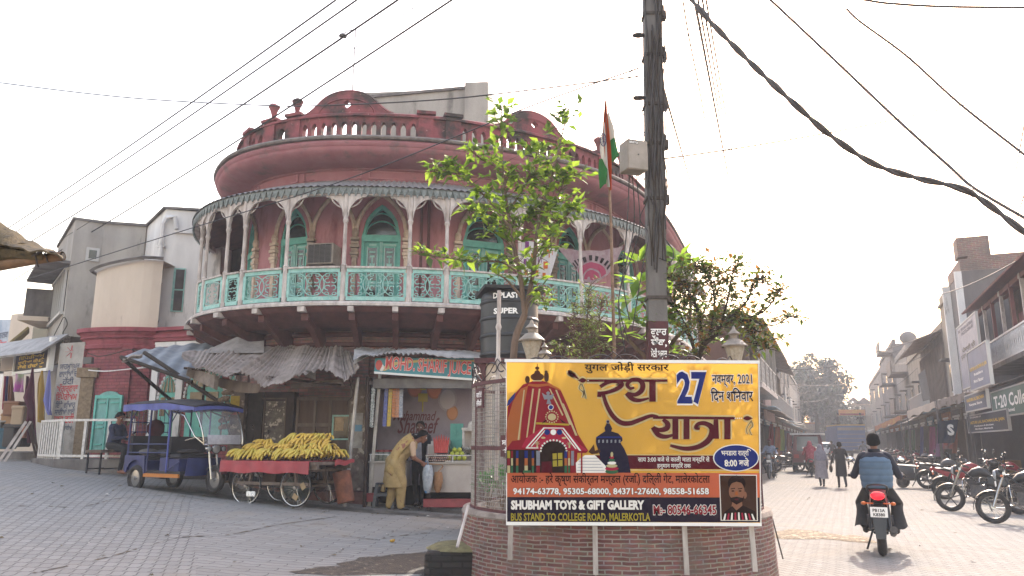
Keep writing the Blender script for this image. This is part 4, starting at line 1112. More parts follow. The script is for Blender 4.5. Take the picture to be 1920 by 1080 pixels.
for bk,fr_,nc,Yf,am in(([(342,661),(430,650),(522,652)],[(340,669),(364,686),(385,694),(411,705),(445,699)],17,14.0,.022),([(516,652),(560,648),(619,653)],[(448,694),(475,711),(496,723),(522,722),(548,711),(560,700),(606,692)],20,13.9,.024),([(619,652),(630,649),(641,652),(660,664)],[(608,692),(625,703),(644,713),(660,704),(674,693)],9,14.1,.02)):
 mb=MB(); tin_sheet(mb,bk,fr_,16.05,Yf,nc,am,sag=.03,seed=nc); mb.build("tin_sheet",m_tin2,AW,smooth=True,world=True,)
mb=MB(); mb.surf(lambda u,v:P(352+58*u-3*v,688+18*u+(16+10*u)*v,14.2+.15*sin(6*u)),8,4,0,.01); mb.build("hanging_flap",M("dusty_sacking","#7c7168","#5f564f",sc=6,rough=.95),AW,smooth=True,world=True)
mb=MB(); mb.surf(lambda u,v:P(412+80*u-8*v,708+14*u+(14+6*sin(3*u))*v,14.45+.12*sin(5*u)),10,4,0,.01); mb.build("hanging_flap",m_wood2,AW,smooth=True,world=True)
mb=MB(); mb.surf(lambda u,v:P(545+98*u,716+(3-8*u)+9*v,14.6+.1*sin(9*u)+.2*v),12,3,0,.008); mb.build("tin_strip",m_tin2,AW,smooth=True,world=True)
mb=MB(); mb.surf(lambda u,v:P(572+20*u,693+12*v*(1+.4*u)+2*u,14.1+.2*v),4,4,0,.01); mb.build("tin_strip",m_tin,AW,smooth=True,world=True)
def peak(u,v):
 x=385+110*u; top=658-26*max(0,1-abs(x-445)/60)-18*max(0,1-abs(x-495)/28)*.8
 return P(x,top+(662-top)*v,16.0-.5*v)
mb=MB(); mb.surf(peak,22,4,0,.008); mb.build("tarpaulin",M("grey_tarpaulin","#817a74","#6a635e",sc=5,rough=.9),AW,smooth=True,world=True)
mb=MB()
for a,b in(((345,690,14.3),(640,722,14.6)),((420,700,14.2),(440,660,15.9)),((560,705,14.2),(566,660,15.9)),((648,712,14.4),(640,660,15.9))):mb.tube([P(*a),P(*b)],.025,6)
mb.build("batten",m_darkwood,AW,world=True)
mb=MB(); pts=[P(x,y,14.0)for x,y in((655,712),(662,735),(660,745),(652,752),(650,760))]; mb.tube(pts,.006,4); mb.tube([P(x,y,14.0)for x,y in((642,715),(648,724),(658,722),(662,712))],.006,4); mb.build("loose_wire",m_pole,AW,world=True)
# blue-grey canopy on bamboo poles
CN=thing("tin_canopy","blue-grey tin canopy propped on dark bamboo poles by the red arches","canopy",P(330,690,17))
mb=MB()
A=[P(262,657,17.6),P(330,648,18.1),P(412,640,18.4)]; B=[P(228,671,15.8),P(285,688,15.7),P(352,712,15.6)]
def canopy(u,v):
 k=u*2; i=min(int(k),1); p=A[i].lerp(A[i+1],k-i).lerp(B[i].lerp(B[i+1],k-i),v); p.z+=.02*sin(u*30)-.05*sin(pi*u)*v; return p
mb.surf(canopy,90,5,0,.008); mb.build("tin_sheet",M("blue_grey_tin","#8d9296","#747a80",sc=3,rough=.6,metal=.2),CN,smooth=True,world=True)
for(x0,y0,Y0),(x1,y1,Y1),rr in(((228,671,15.75),(336,764,17.9),.04),((270,661,15.9),(432,768,15.6),.045),((384,712,16.2),(376,800,16.6),.03),((226,669,15.8),(360,716,15.6),.04)):
 mb=MB(); mb.tube([P(x0,y0,Y0),P(x1,y1,Y1)],rr,7); mb.build("bamboo_pole",m_pole,CN,smooth=True,world=True)
mb=MB(); mb.surf(lambda u,v:P(229+38*u,672-10*u+6*v+2*sin(9*u),15.75+.1*v),8,3,0,.02); mb.build("rolled_tarpaulin",M("dirty_white_tarp","#aaa29a","#6d655f",sc=9,rough=.9),CN,smooth=True,world=True)
for i in range(7):
 q=P(423+4*sin(i*2),722+13*i,15.5); mb=MB(); mb.ell((0,0,0),(.09,.06,.06),8); mb.ell((.07,0,.02),(.06,.05,.05),7); mb.ell((-.06,-.02,-.02),(.06,.05,.05),7); mb.xf(Matrix.Translation(q))
 tag(mb.build("hanging_pouch",M("tan_pouch","#86745f","#5e4f42",sc=20,rough=.8),smooth=True),"tan pouch tied in a string beside the peeling pillar","pouch","pouches strung beside the peeling pillar")
 # juice stall
m_teals=M("teal_sign","#3f7f86","#38747b",sc=3,rough=.55)
m_pinkl=M("pink_red_lettering","#c0504e",rough=.6)
m_cream2=M("cream_panel","#a79f98","#988f88",sc=3,rough=.6,streak=2)
m_counter=M("steel_counter_top","#8b8783",rough=.4,metal=.4)
JS=thing("juice_stall","open juice stall with cream counters and a printed back wall","stall",(-2,15.4,.27))
BW=Wall(P(705,800,16.05).to_2d(),P(905,800,16.25).to_2d())
mb=MB(); BW.rect(mb,690,715,920,950,-.1,0); bwall=mb.build("back_wall",M("mauve_printed_wall","#8a8087","#7d727a",sc=2,rough=.6,c3="#6b6068",sc3=1.5),JS,world=True)
mb=MB()
mb.text("Muhammad",BW.X(BW.px(737,790)[0],BW.px(737,788)[1],.006),w=BW.px(818,788)[0]-BW.px(737,788)[0],h=.2,bold=.012,shear=.35)
mb.text("Shareef",BW.X(BW.px(745,812)[0],BW.px(745,812)[1],.006),w=BW.px(824,812)[0]-BW.px(745,812)[0],h=.32,bold=.014,shear=.35)
mb.build("lettering",M("maroon_lettering","#5e2a33",rough=.6),bwall,world=True)
for x,y,r_,c in((778,726,.16,"#a0674f"),(815,728,.17,"#a8694d"),(839,748,.2,"#8f888c"),(848,774,.12,"#9a6a48")):
 mb=MB(); u,z=BW.px(x,y); n=18; ang=.4 if c!="#8f888c" else 1.2
 half=y<740
 pts=[(u+r_*cos(t),z+r_*1.3*sin(t))for t in([pi+pi*i/n for i in range(n+1)]if half else[2*pi*i/n for i in range(n)])]
 mb.prism(pts,.004,0,BW.X(0,0,.002)); mb.prism([(u+(a-u)*.8,z-.01+(b-z)*.8)for a,b in pts],.004,1,BW.X(0,0,.0065))
 mb.build("printed_fruit",[M("print_rim_"+c[1:],c,rough=.6),M("print_flesh_"+c[1:],tuple(min(1,q*1.35)for q in srgb(c)),rough=.6)],bwall,world=True)
u,z=BW.px(793,745); mb=MB(); BW.box(mb,u-.1,u+.1,z-.09,z+.08,0,.02); BW.box(mb,u-.06,u+.06,z+.15,z+.28,0,.02); mb.bar(BW.p(u,z-.09,.02),BW.p(u,z-.3,.02),.02); mb.build("wall_charm",M("gold_charm","#a59532",rough=.5),bwall,world=True)
mb=MB(); a,b=P(690,900,15.1),P(690,900,16.2); flat(mb,[(a.x-.02,15.1,.2),(a.x-.02,16.2,.2),(a.x-.02,16.2,2.75),(a.x-.02,15.1,2.75)],thick=.06,nrm=(1,0,0)); mb.build("side_wall",m_darkwood,JS,world=True)
mb=MB(); a=P(905,700,15.1); mb.box(-2.9,-.4,15.0,16.3,2.62,2.68); mb.build("ceiling_board",m_wood2,JS,world=True)
for x0,x1 in((713,692),(898,896)):
 a=P(x0,700,15.0); b=P(x1,950,15.0); mb=MB(); b.z=gz(b.x,15)-.03; mb.bar(b,a,.06); mb.build("stall_post",m_alu,JS,world=True)
mb=MB(); a=P(700,712,14.9); b=P(900,728,14.9); mb.box(a.x,b.x,14.85,15.0,b.z,a.z+.02); mb.build("lintel_beam",M("grey_beam","#6e6a66","#595552",sc=5,rough=.8),JS,world=True)
FC=Wall((P(690,880,15.0).x,15.0),(P(920,880,15.0).x,15.0))
for x0,y0,x1,y1 in((692,868,762,913),(797,870,900,923)):
 mb=MB(); u0,u1,z0,z1=FC.rect(mb,x0,y0,x1,y1,-.55,0); ct=mb.build("counter",m_cream2,JS,world=True)
 mb=MB(); FC.box(mb,u0-.02,u1+.02,z1,z1+.035,-.6,.04); mb.build("counter_top",m_counter,ct,world=True)
 mb=MB()
 for u in(u0+.06,u1-.06):FC.box(mb,u-.03,u+.03,.15,z0,-.2,-.1)
 mb.build("leg",m_darkwood,ct,world=True)
 mb=MB(); mb.tube([FC.p(u0,z1+.16,.02),FC.p(u1,z1+.16,.02)],.012,6)
 for u in(u0+.02,(u0+u1)/2,u1-.02):mb.tube([FC.p(u,z1+.03,.02),FC.p(u,z1+.16,.02)],.012,6)
 mb.build("counter_rail",m_railw,ct,world=True)
ZCT=FC.px(840,870)[1]+.035
mb=MB(); FC.rect(mb,795,935,900,950,.0,.12); mb.build("red_cloth_strip",M("red_oilcloth","#8a3d40","#743336",sc=5,rough=.6),JS,world=True)
mb=MB(); FC.rect(mb,688,924,706,940,.0,.12); mb.build("red_cloth_strip",M("red_oilcloth","#8a3d40"),JS,world=True)
mb=MB(); FC.rect(mb,690,915,900,960,-.95,-.9); mb.build("under_counter_shade",m_black,JS,world=True)  # black sheet standing in for the shade beneath the counters
SN_=Wall(P(710,690,14.72).to_2d(),P(915,690,14.9).to_2d())
JG=thing("stall_sign","teal juice stall sign with pink outlined lettering","sign",SN_.p(1,2.8))
pa,pb,pc,pd=(704,672),(915,672),(915,712),(702,697)
mb=MB(); z_tl=SN_.px(*pa); z_tr=SN_.px(*pb); z_br=SN_.px(*pc); z_bl=SN_.px(*pd)
mb.prism([z_bl,z_br,z_tr,z_tl],.05,0,SN_.X(0,0,0)); mb.build("sign_board",m_teals,JG,world=True)
mb=MB(); mb.prism([z_bl,(z_bl[0],z_bl[1]-.04),(z_br[0],z_br[1]-.04),z_br],.07,0,SN_.X(0,0,0)); mb.build("sign_trim",m_signw,JG,world=True)
ua=SN_.px(722,692); ub=SN_.px(899,703); dirv=Vector((ub[0]-ua[0],ub[1]-ua[1])); tl=sqrt(dirv.x**2+dirv.y**2)
base=frame(SN_.p(ua[0],ua[1],.062),SN_.p(ub[0],ub[1])-SN_.p(*ua),(0,0,1))
mb=MB(); mb.text("MOHD. SHARIF JUICE C",base,w=tl,h=.245,bold=.042,mi=1); mb.text("MOHD. SHARIF JUICE C",base@Matrix.Translation((0.008,0,.004)),w=tl-.016,h=.245,bold=.010,mi=0)
mb.build("lettering",[m_pinkl,M("pale_pink_outline","#d8b9b4",rough=.6)],JG,world=True)
mb=MB(); g=lambda x,y:SN_.px(x,y)
mb.prism([g(708,694),g(735,680),g(800,674),g(912,676),g(912,679),g(800,678),g(745,684),g(722,696)],.004,0,SN_.X(0,0,.051)); mb.build("sign_swoosh",M("gold_swoosh","#b0a066",rough=.6),JG,world=True)
mb=MB(); mb.ell(SN_.p(*g(711,685),.06),(.07,.01,.1),10); mb.ell(SN_.p(*g(716,690),.06),(.05,.01,.07),10,1); mb.build("printed_fruit",[M("print_red","#a5483f",rough=.6),M("print_white","#c9c4bc",rough=.6)],JG,world=True)
SR=thing("tin_roof","pale corrugated tin strip roofing the juice stall sign","roof sheet",SN_.p(1,3))
mb=MB(); tin_sheet(mb,[(668,652),(760,655),(900,660)],[(662,676),(690,664),(740,662),(800,667),(915,672)],16.1,14.5,26,.02,seed=4); mb.build("tin_sheet",M("pale_tin","#a9a6a2","#8b8783",sc=4,rough=.6,metal=.2),SR,smooth=True,world=True)
mb=MB(); mb.surf(lambda u,v:P(664+28*u,655+6*u+(28-22*u)*v,14.6+.6*(1-v)),10,5,0,.006); mb.build("bent_tin",M("pale_tin","#a9a6a2"),SR,smooth=True,world=True)
# sachet strips, jars, fruit
for i,(x,c,c2,y1)in enumerate(((725,"#4d5da0","#2e3770",800),(733,"#b59b3f","#8f7a2f",800),(740,"#b06a35","#8c4f25",783),(746,"#b47f62","#8d5b45",783),(753,"#9aa0ab","#5f6676",783))):
 a=P(x,722,15.05); b=P(x,y1,15.05); mb=MB(); n=12
 for k in range(n):
  z1=a.z+(b.z-a.z)*k/n; z0=a.z+(b.z-a.z)*(k+.92)/n
  mb.box(a.x-.036-(x<736)*.02*k/n,a.x+.036-(x<736)*.02*k/n,15.04,15.055+.012*(k%2),z0,z1)
 tag(mb.build("sachet_strip",M("sachet_%d"%i,c,c2,sc=30,rough=.3)),["blue strip of sachets hanging at the stall edge","yellow strip of sachets next to the blue one","orange strip of sachets in the stall","pinkish strip of sachets between orange and silver strips","silver strip of sachets nearest the wall lettering"][i],"sachets","sachet strips hung in the juice stall")
for k in range(14):
 q=P(699-.3*k,730+5.2*k,14.8); mb=MB(); mb.ell(q,(.03,.02,.035),6); mb.ell(q+Vector((.03,0,-.02)),(.025,.02,.03),6)
 tag(mb.build("hanging_packet",M("foil_packet","#a9aaa8","#3b4a42",sc=40,rough=.3),smooth=True),"small foil packet strung by the stall post","packet","packets strung by the stall post")
jr=random.Random(3)
for i in range(5):
 q=FC.p(FC.px(700+11*i,862)[0],ZCT+.01,-.18-.04*(i%2)); mb=MB().lathe([(.001,0),(.07,0),(.075,.02),(.075,.15),(.055,.18),(.001,.18)],q,12)
 o=mb.build("glass_jar",M("jar_contents","#7d7f74","#55594c",sc=25,rough=.25),smooth=True); mb=MB().lathe([(.06,.18),(.065,.18),(.065,.22),(.001,.225)],q,12); mb.build("lid",M("jar_lid","#7c3a38",rough=.5),o,smooth=True)
 tag(o,"sweet jar with a red lid on the stall counter","jar","sweet jars on the stall counter")
m_lime=M("sweet_lime","#8f9a30","#a3a53c",sc=10,rough=.45)
pile=[(0,0),(.095,0),(.19,0),(.285,0),(.05,.08),(.145,.08),(.24,.08),(.095,.155),(.19,.155)]
u_l=FC.px(842,862)[0]
pile+=[(.5,0),(.6,0),(.55,.08)]
for du,dz in pile:
 q=FC.p(u_l+du,ZCT+.075+dz,-.12); mb=MB().ell(q,.048,12); tag(mb.build("sweet_lime",m_lime,smooth=True),"green-yellow sweet lime in the pile on the counter","fruit","sweet limes piled on the stall counter")
mb=MB(); FC.box(mb,u_l-.08,u_l+.7,ZCT,ZCT+.025,-.3,-.02); tag(mb.build("fruit_tray",m_alu),"metal tray under the sweet limes","tray")
m_rad=M("dark_onion_red","#5f2f2c","#83433a",sc=18,rough=.5)
u_r=FC.px(800,862)[0]
for j in range(3):
 for i in range(11):
  q=FC.p(u_r+.02+.042*i+.02*(j%2),ZCT+.03+.05*j,-.06-.03*j); mb=MB().ell(q,(.022,.03,.022),8); mb.ell(q+Vector((0,-.03,0)),(.012,.006,.012),6,1)
  tag(mb.build("beetroot",[m_rad,M("cut_root_end","#c9b7a5",rough=.6)],smooth=True),"small dark root with a pale cut end stacked on the counter","vegetable","roots stacked on the stall counter")
for i in range(7):
 q=FC.p(FC.px(815+3.3*i,850)[0],ZCT+.17,-.2); mb=MB(); mb.tube([q,q+Vector((.01*(i-3),.03,.22)),q+Vector((.016*(i-3),.05,.36-.02*abs(i-3)))],[.03,.024,.006],8)
 tag(mb.build("carrot",M("red_carrot","#b5473f","#a03a33",sc=14,rough=.5),smooth=True),"red carrot standing upright in the bundle on the counter","vegetable","red carrots standing on the counter")
for i,(x,y,n,sc_)in enumerate(((806,848,26,.16),(858,848,40,.3),(845,846,30,.26),(884,850,36,.28),(830,858,20,.12))):
 q=FC.p(FC.px(x,y)[0],ZCT+.02,-.28); mb=MB(); r=random.Random(i+40)
 for k in range(n):
  a=r.uniform(0,2*pi); e=r.uniform(.25,1.3); d=Vector((cos(a)*cos(e),sin(a)*cos(e)*.6,sin(e))); L_=sc_*r.uniform(.7,1.2); s_=d.cross(Vector((0,0,1))).normalized()*.022
  p0=q+Vector((0,0,.06)); p1=p0+d*L_*.6; p2=p0+d*L_+Vector((0,0,-.03))
  mb.add([p0-s_*.4,p0+s_*.4,p1+s_,p1-s_,p2],[(0,1,2,3),(3,2,4)])
 tag(mb.build("pineapple_leaves" if i in(1,2,3)else "leafy_greens",leaf_mat("dusty_green_leaf","#39482f","#4a5a3c",.2)),["bunch of green tops beside the red carrots","spiky pineapple crown behind the sweet limes","smaller spiky pineapple crown next to the carrots","spiky pineapple crown by the juicer","low bunch of greens in front of the carrots"][i],"greens")
q=P(885,800,15.5)
JC=thing("display_case","white framed glass display case at the far end of the juice counter","display case",(q.x,15.4,ZCT))
mb=MB()
for dx in(-.17,.2):
 for dy in(0,.3):mb.bar((dx,dy,0),(dx,dy,.62),.035)
for z in(0,.25,.62):
 for dy in(0,.3):mb.bar((-.17,dy,z),(.2,dy,z),.035)
mb.build("case_frame",m_railw,JC)
mb=MB(); mb.box(-.16,.19,.28,.3,0,.6); mb.box(-.16,.19,.02,.28,.26,.28); mb.build("case_shelf",m_cream2,JC)
mb=MB(); mb.box(-.2,.22,-.02,.33,.62,.66); mb.lathe([(.001,.8),(.06,.78),(.09,.7),(.09,.66)],(.0,.1,0),10); mb.build("case_top",m_railw,JC)
q=P(836,825,15.7); mb=MB(); mb.lathe([(.07,0),(.08,.05),(.06,.3),(.1,.34),(.1,.42),(.001,.44)],(q.x,q.y,ZCT),12); mb.box(q.x-.1,q.x+.1,q.y-.1,q.y+.12,ZCT-.02,ZCT+.05)
tag(mb.build("juicer",m_alu,smooth=True),"steel hand juicer standing behind the sweet limes","juicer")
q=P(812,835,15.3); mb=MB(); mb.box(q.x-.1,q.x+.06,q.y-.05,q.y+.1,ZCT,ZCT+.34); mb.box(q.x-.08,q.x+.04,q.y-.06,q.y-.05,ZCT+.05,ZCT+.3,1); mb.box(q.x-.04,q.x+.02,q.y-.03,q.y+.05,ZCT+.34,ZCT+.4); tag(mb.build("white_canister",[m_railw,m_cream2]),"white canister behind the red carrots","canister")
q=P(857,815,15.8); mb=MB(); mb.box(q.x-.14,q.x+.12,q.y,q.y+.1,ZCT+.15,ZCT+.75); mb.box(q.x-.1,q.x-.02,q.y-.02,q.y,ZCT+.2,ZCT+.7); tag(mb.build("folded_chair",m_teal),"teal folded metal chair leaning on the stall back wall","chair")
q=P(718,957,14.75); ST=thing("plastic_stool","grey plastic stool under the bent woman's elbow","stool",(q.x,14.9,gz(q.x,14.9)))
m_pl=M("grey_blue_plastic","#3d4147","#34383d",sc=5,rough=.45)
mb=MB(); mb.box(-.16,.16,-.16,.16,.44,.47); s_=mb.build("seat",m_pl,ST); s_.modifiers.new("bevel",'BEVEL').width=.012
for sx in(-1,1):
 for sy in(-1,1):mb=MB(); mb.bar((sx*.18,sy*.18,0),(sx*.13,sy*.13,.44),.06,.03); mb.build("leg",m_pl,ST)
mb=MB()
for sx in(-1,1):mb.bar((sx*.16,-.16,.17),(sx*.16,.16,.17),.03,.05); mb.bar((-.16,sx*.16,.25),(.16,sx*.16,.25),.03,.05)
mb.build("stretcher",m_pl,ST)
c=W.at(sf(616,470),.18,0); nn=W.nrm(sf(616,470))
AC=thing("air_conditioner","boxy window air conditioner fixed in the blind arch on the balcony","air conditioner",(c.x,c.y,5.13),atan2(nn.y,nn.x)+pi/2)
mb=MB(); mb.box(-.3,.3,-.28,.3,.1,.56); o=mb.build("casing",M("beige_casing","#8f867c","#7a7168",sc=6,rough=.6),AC); o.modifiers.new("bevel",'BEVEL').width=.015
mb=MB()
for i in range(14):mb.box(-.26,.26,-.295,-.285,.14+.027*i,.152+.027*i)
for i in range(5):mb.box(-.255+.125*i,-.245+.125*i,-.3,-.28,.13,.53)
mb.build("grille",M("dark_grille","#4d4a48",rough=.5),AC)
mb=MB(); mb.box(-.26,.26,-.284,-.281,.13,.53); mb.build("coil",m_black,AC)
mb=MB(); mb.box(-.34,.34,-.2,.2,.03,.08); mb.bar((-.25,-.2,.05),(-.25,.15,-.35),.04); mb.bar((.25,-.2,.05),(.25,.15,-.35),.04); mb.build("support_bracket",m_wood2,AC)
# brick planter with wire cage
PC=Vector((1.17,9.1,0)); PR=1.73
m_plbrick=brick_mat("old_thin_brick","#57302a","#79463b","#83776d",w=.16,h=.039,ms=.0075,bump=1.2,dirt="#5d524b",dsc=3.4,dlo=.5,dhi=.72,wob=.03)
PL=thing("brick_planter","round planter of thin old red bricks at the middle of the square","planter",PC)
mb=MB().lathe([(PR+.05,-.3),(PR+.045,0),(PR+.01,.74)],(0,0,0),96); mb.build("brick_wall",m_plbrick,PL,smooth=True)
mb=MB().lathe([(PR+.01,.74),(PR+.02,.745),(PR+.0,.79),(PR-.2,.79),(PR-.22,.6)],(0,0,0),96); mb.build("coping",M("mortar_coping","#8a8078","#6b5f57",sc=8,rough=.95,bump=.5),PL,smooth=True)
mb=MB().lathe([(PR-.21,.62),(1.0,.7),(.3,.74),(.001,.75)],(0,0,0),48); mb.build("soil",rubble,PL,smooth=True)
CG=thing("wire_cage","square-mesh wire cage with maroon bands standing on the brick planter","cage",PC+Vector((0,0,.78)))
m_wire=M("galvanised_wire","#8d8a87","#6f6a66",sc=20,rough=.5,metal=.4)
m_maroon=M("maroon_paint","#4f2227","#3d1a1e",sc=10,rough=.6)
CR=PR-.09
mb=MB(); n=240
for i in range(n):
 a=2*pi*i/n; x,y=CR*cos(a),CR*sin(a); mb.tube([(x,y,.0),(x,y,1.36)],.0034,3,caps=False)
mb.build("mesh_wire",m_wire,CG)
mb=MB()
for k in range(31):mb.tube([((CR+.003)*cos(2*pi*i/72),(CR+.003)*sin(2*pi*i/72),.02+.0445*k)for i in range(73)],.0034,3,caps=False)
mb.build("mesh_wire",m_wire,CG)
for z in(0.02,.66,1.36):
 mb=MB().lathe([(CR-.012,z-.02),(CR+.014,z-.02),(CR+.014,z+.02),(CR-.012,z+.02),(CR-.012,z-.02)],(0,0,0),72); mb.build("band",m_maroon,CG)
for i in range(10):
 a=2*pi*i/10+.3; mb=MB(); mb.box(-.015,.015,-.015,.015,0,1.36,0,Matrix.Translation((CR*cos(a),CR*sin(a),0))); mb.build("upright",m_maroon,CG)
for i in range(15):
 a0=2*pi*i/15; mb=MB()
 for sg in(-1,1):
  pts=[]
  for k in range(16):
   q=k/15; ang=q*5.0; r_=.10*(1-q*.75)
   pts.append(((CR)*cos(a0+sg*(.16-q*.0+r_*cos(ang)-.1)),CR*sin(a0+sg*(.16+r_*cos(ang)-.1)),1.40+.09+r_*sin(ang)*1.0))
  mb.tube(pts,.008,4)
 mb.tube([(CR*cos(a0-.2),CR*sin(a0-.2),1.39),(CR*cos(a0-.09),CR*sin(a0-.09),1.47),(CR*cos(a0),CR*sin(a0),1.6),(CR*cos(a0+.09),CR*sin(a0+.09),1.47),(CR*cos(a0+.2),CR*sin(a0+.2),1.39)],.007,4)
 mb.build("scroll_finial",M("dark_iron","#3a3233",rough=.6),CG)
for k,(x,y,t1,t2,lab)in enumerate(((893,748,"ਸਫਾਈ ਦੀ","ਜ਼ਿੰਦਗੀ","small maroon lettered plate near the top band of the cage"),(941,838,"ਸਿੱਧੇ","ਬੈਠੋ","small maroon lettered plate on the middle band of the cage"))):
 q=P(x,y,8.4 if k==0 else 7.9); v=Vector((q.x-PC.x,q.y-PC.y)).normalized(); q=Vector((PC.x+v.x*(CR+.03),PC.y+v.y*(CR+.03),q.z))
 o=thing("lettered_plate",lab,"plate",q,atan2(v.y,v.x)+pi/2)
 mb=MB(); mb.box(-.1,.1,-.008,.008,-.1,.12); mb.build("plate",m_maroon,o)
 mb=MB(); X0=Matrix.Rotation(pi/2,4,'X');
 for t,z in((t1,.02),(t2,-.07)):mb.text(t,Matrix.Translation((0,-.011,z))@X0,w=.15,h=.05,bold=.02,align='C')
 mb.build("lettering",m_letwhite,o)
m_batten=M("weathered_batten","#a29a92","#7f766e",sc=9,rough=.8,streak=4)
for i,(x0,x1,y1)in enumerate(((960,956,1050),(1116,1117,1078),(1280,1288,1078),(1405,1416,1072))):
 a=P(x0,965,7.36); b=P(x1,y1,7.3); mb=MB()
 for q in(a,b):
  v=Vector((q.x-PC.x,q.y-PC.y)); d=v.length
  need=PR+.075
  if d<need:v=v.normalized()*need; q.x,q.y=PC.x+v.x,PC.y+v.y
 mb.bar(a+Vector((0,0,.3)),b,.045,.02,0,(0,-1,0)); tag(mb.build("wooden_batten",m_batten),["pale batten under the corner of the banner by the cage","pale batten under the banner below its orange band's text start","pale batten under the banner below the red phone number","pale batten under the banner below the portrait"][i],"batten")
mb=MB(); mb.tube([P(878,948,7.75),P(857,1026,7.5)],.016,7); tag(mb.build("plastic_pipe",m_white,smooth=True),"thin white pipe leaning on the planter by the black block","pipe")
mb=MB(); mb.tube([P(1436,972,8.6),P(1448,972,8.6),P(1468,1048,8.4)],.008,5); tag(mb.build("bent_rod",m_pole),"thin black bent rod sticking out beside the planter","rod")
BB=thing("brick_step","soot-black brick step with a mossy top against the planter","step",(-.62,8.75,gz(-.62,8.75)))
m_soot=brick_mat("soot_black_brick","#231f1e","#2e2927","#1a1716",w=.22,h=.065,ms=.012,bump=1.0,wob=.01)
mb=MB(); mb.box(-.30,.45,-.42,.3,-.1,.29); o=mb.build("brick_body",m_soot,BB); bv=o.modifiers.new("bevel",'BEVEL'); bv.width=.05; bv.segments=2
mb=MB(); mb.lathe([(.40,.285),(.3,.33),(.001,.345)],(.08,-.05,0),20); mb.build("mossy_top",M("mossy_soil","#6f6846","#514a34",sc=14,rough=.95,bump=.6),BB,smooth=True)
for i,(x,y)in enumerate(((848,1052),(860,1062),(868,1054),(838,1060),(872,1068),(735,1025))):
 q=P(x,y,7.6); k=(EYE-gz(q.x,7.6)-.02)/max(.01,EYE-q.z); q=Vector((q.x*k,7.6*k,gz(q.x*k,7.6*k)+.02))
 mb=MB(); mb.ell((0,0,0),(.035,.03,.022),8); mb.ell((.02,.01,.01),(.02,.02,.015),6); mb.xf(Matrix.Translation(q)); tag(mb.build("fallen_marigold",M("dry_marigold","#b08a35","#8c6a2a",sc=30,rough=.8),smooth=True),"withered yellow flower dropped on the mud by the black brick step","flower","withered flowers by the brick step")
 # the banner
BN=Wall(P(950,800,7.28).to_2d(),P(1424,800,7.28).to_2d())
BO=thing("festival_banner","large yellow printed festival banner on a frame before the planter","banner",BN.p(BN.L/2,.77))
def bmat(name,c):
 m=cloth_mat("print_"+name,c,.5,.45); nt=m.node_tree; b=nt.nodes["Principled BSDF"]
 tc=nt.nodes.new("ShaderNodeTexCoord"); mp=nt.nodes.new("ShaderNodeMapping"); mp.inputs["Scale"].default_value=(1,1,.35); nt.links.new(tc.outputs["Object"],mp.inputs[0])
 n=nt.nodes.new("ShaderNodeTexNoise"); n.inputs["Scale"].default_value=4.5; n.inputs["Detail"].default_value=3; nt.links.new(mp.outputs[0],n.inputs["Vector"])
 p=nt.nodes.new("ShaderNodeBump"); p.inputs["Strength"].default_value=.5; p.inputs["Distance"].default_value=.05; nt.links.new(n.outputs[0],p.inputs["Height"]); nt.links.new(p.outputs[0],b.inputs["Normal"])
 return m
b_gold=bmat("gold","#c49a40"); b_red=bmat("crimson","#8c2430"); b_mar=bmat("maroon","#5a1523"); b_or=bmat("orange","#c46a4c"); b_navy=bmat("navy","#241c30")
b_blue=bmat("blue","#26337c"); b_white=bmat("white","#c9c6c4"); b_cream=bmat("pale_cream","#c9bf8f"); b_black=bmat("black","#1a1412"); b_yel=bmat("yellow","#b9a63a"); b_brown=bmat("brown","#4a3024")
b_skin=bmat("skin","#9a6b52"); b_org=bmat("saffron","#b4683a"); b_pink=bmat("pink","#b02c46"); b_grey=bmat("pale_grey","#8f939c"); b_indigo=bmat("indigo","#231f38"); b_green=bmat("green","#3c6e4c"); b_dk=bmat("dark_brown","#2c1b18")
def B(x,y):return BN.px(x,y)
def bp(mb,pts,lay,mi=0):
 q=[B(x,y)for x,y in pts]; n=len(q)
 if sum(q[i][0]*q[(i+1)%n][1]-q[(i+1)%n][0]*q[i][1]for i in range(n))<0:q=q[::-1]
 mb.add([(a,b,0)for a,b in q],[tuple(range(n))],mi,None,BN.X(0,0,.004+.0022*lay))
def Z1(*pts):return[(940+a/4.908,670+b/4.908)for a,b in pts]
def Z2(*pts):return[(1080+a/5.142,670+b/5.142)for a,b in pts]
def Z3(*pts):return[(940+a/3.84,860+b/3.84)for a,b in pts]
def circ(x,y,rx,ry=None,n=22):ry=ry or rx; return[(x+rx*cos(2*pi*i/n),y+ry*sin(2*pi*i/n))for i in range(n)]
mb=MB(); nx,ny=24,12
A_,B_,C_,D_=B(950,678),B(1421,681),B(1425,981),B(951,979)
def sheet(u,v):
 a=A_[0]+(B_[0]-A_[0])*u; b=D_[0]+(C_[0]-D_[0])*u; za=A_[1]+(B_[1]-A_[1])*u; zb=D_[1]+(C_[1]-D_[1])*u
 return BN.p(a+(b-a)*v,za+(zb-za)*v,0)
mb.surf(sheet,nx,ny,0); mb.build("banner_cloth",b_gold,BO,world=True)
mb=MB()
for a,b in(((946,676),(1424,679)),((949,981.5),(1428,983.5))):mb.bar(BN.p(*B(*a),.0),BN.p(*B(*b),.0),.009,.03)
for a,b in(((949,677),(950,982)),((1423,680),(1427,983))):mb.bar(BN.p(*B(*a),-.012),BN.p(*B(*b),-.012),.008,.02)
mb.build("banner_frame",m_signw,BO,world=True)
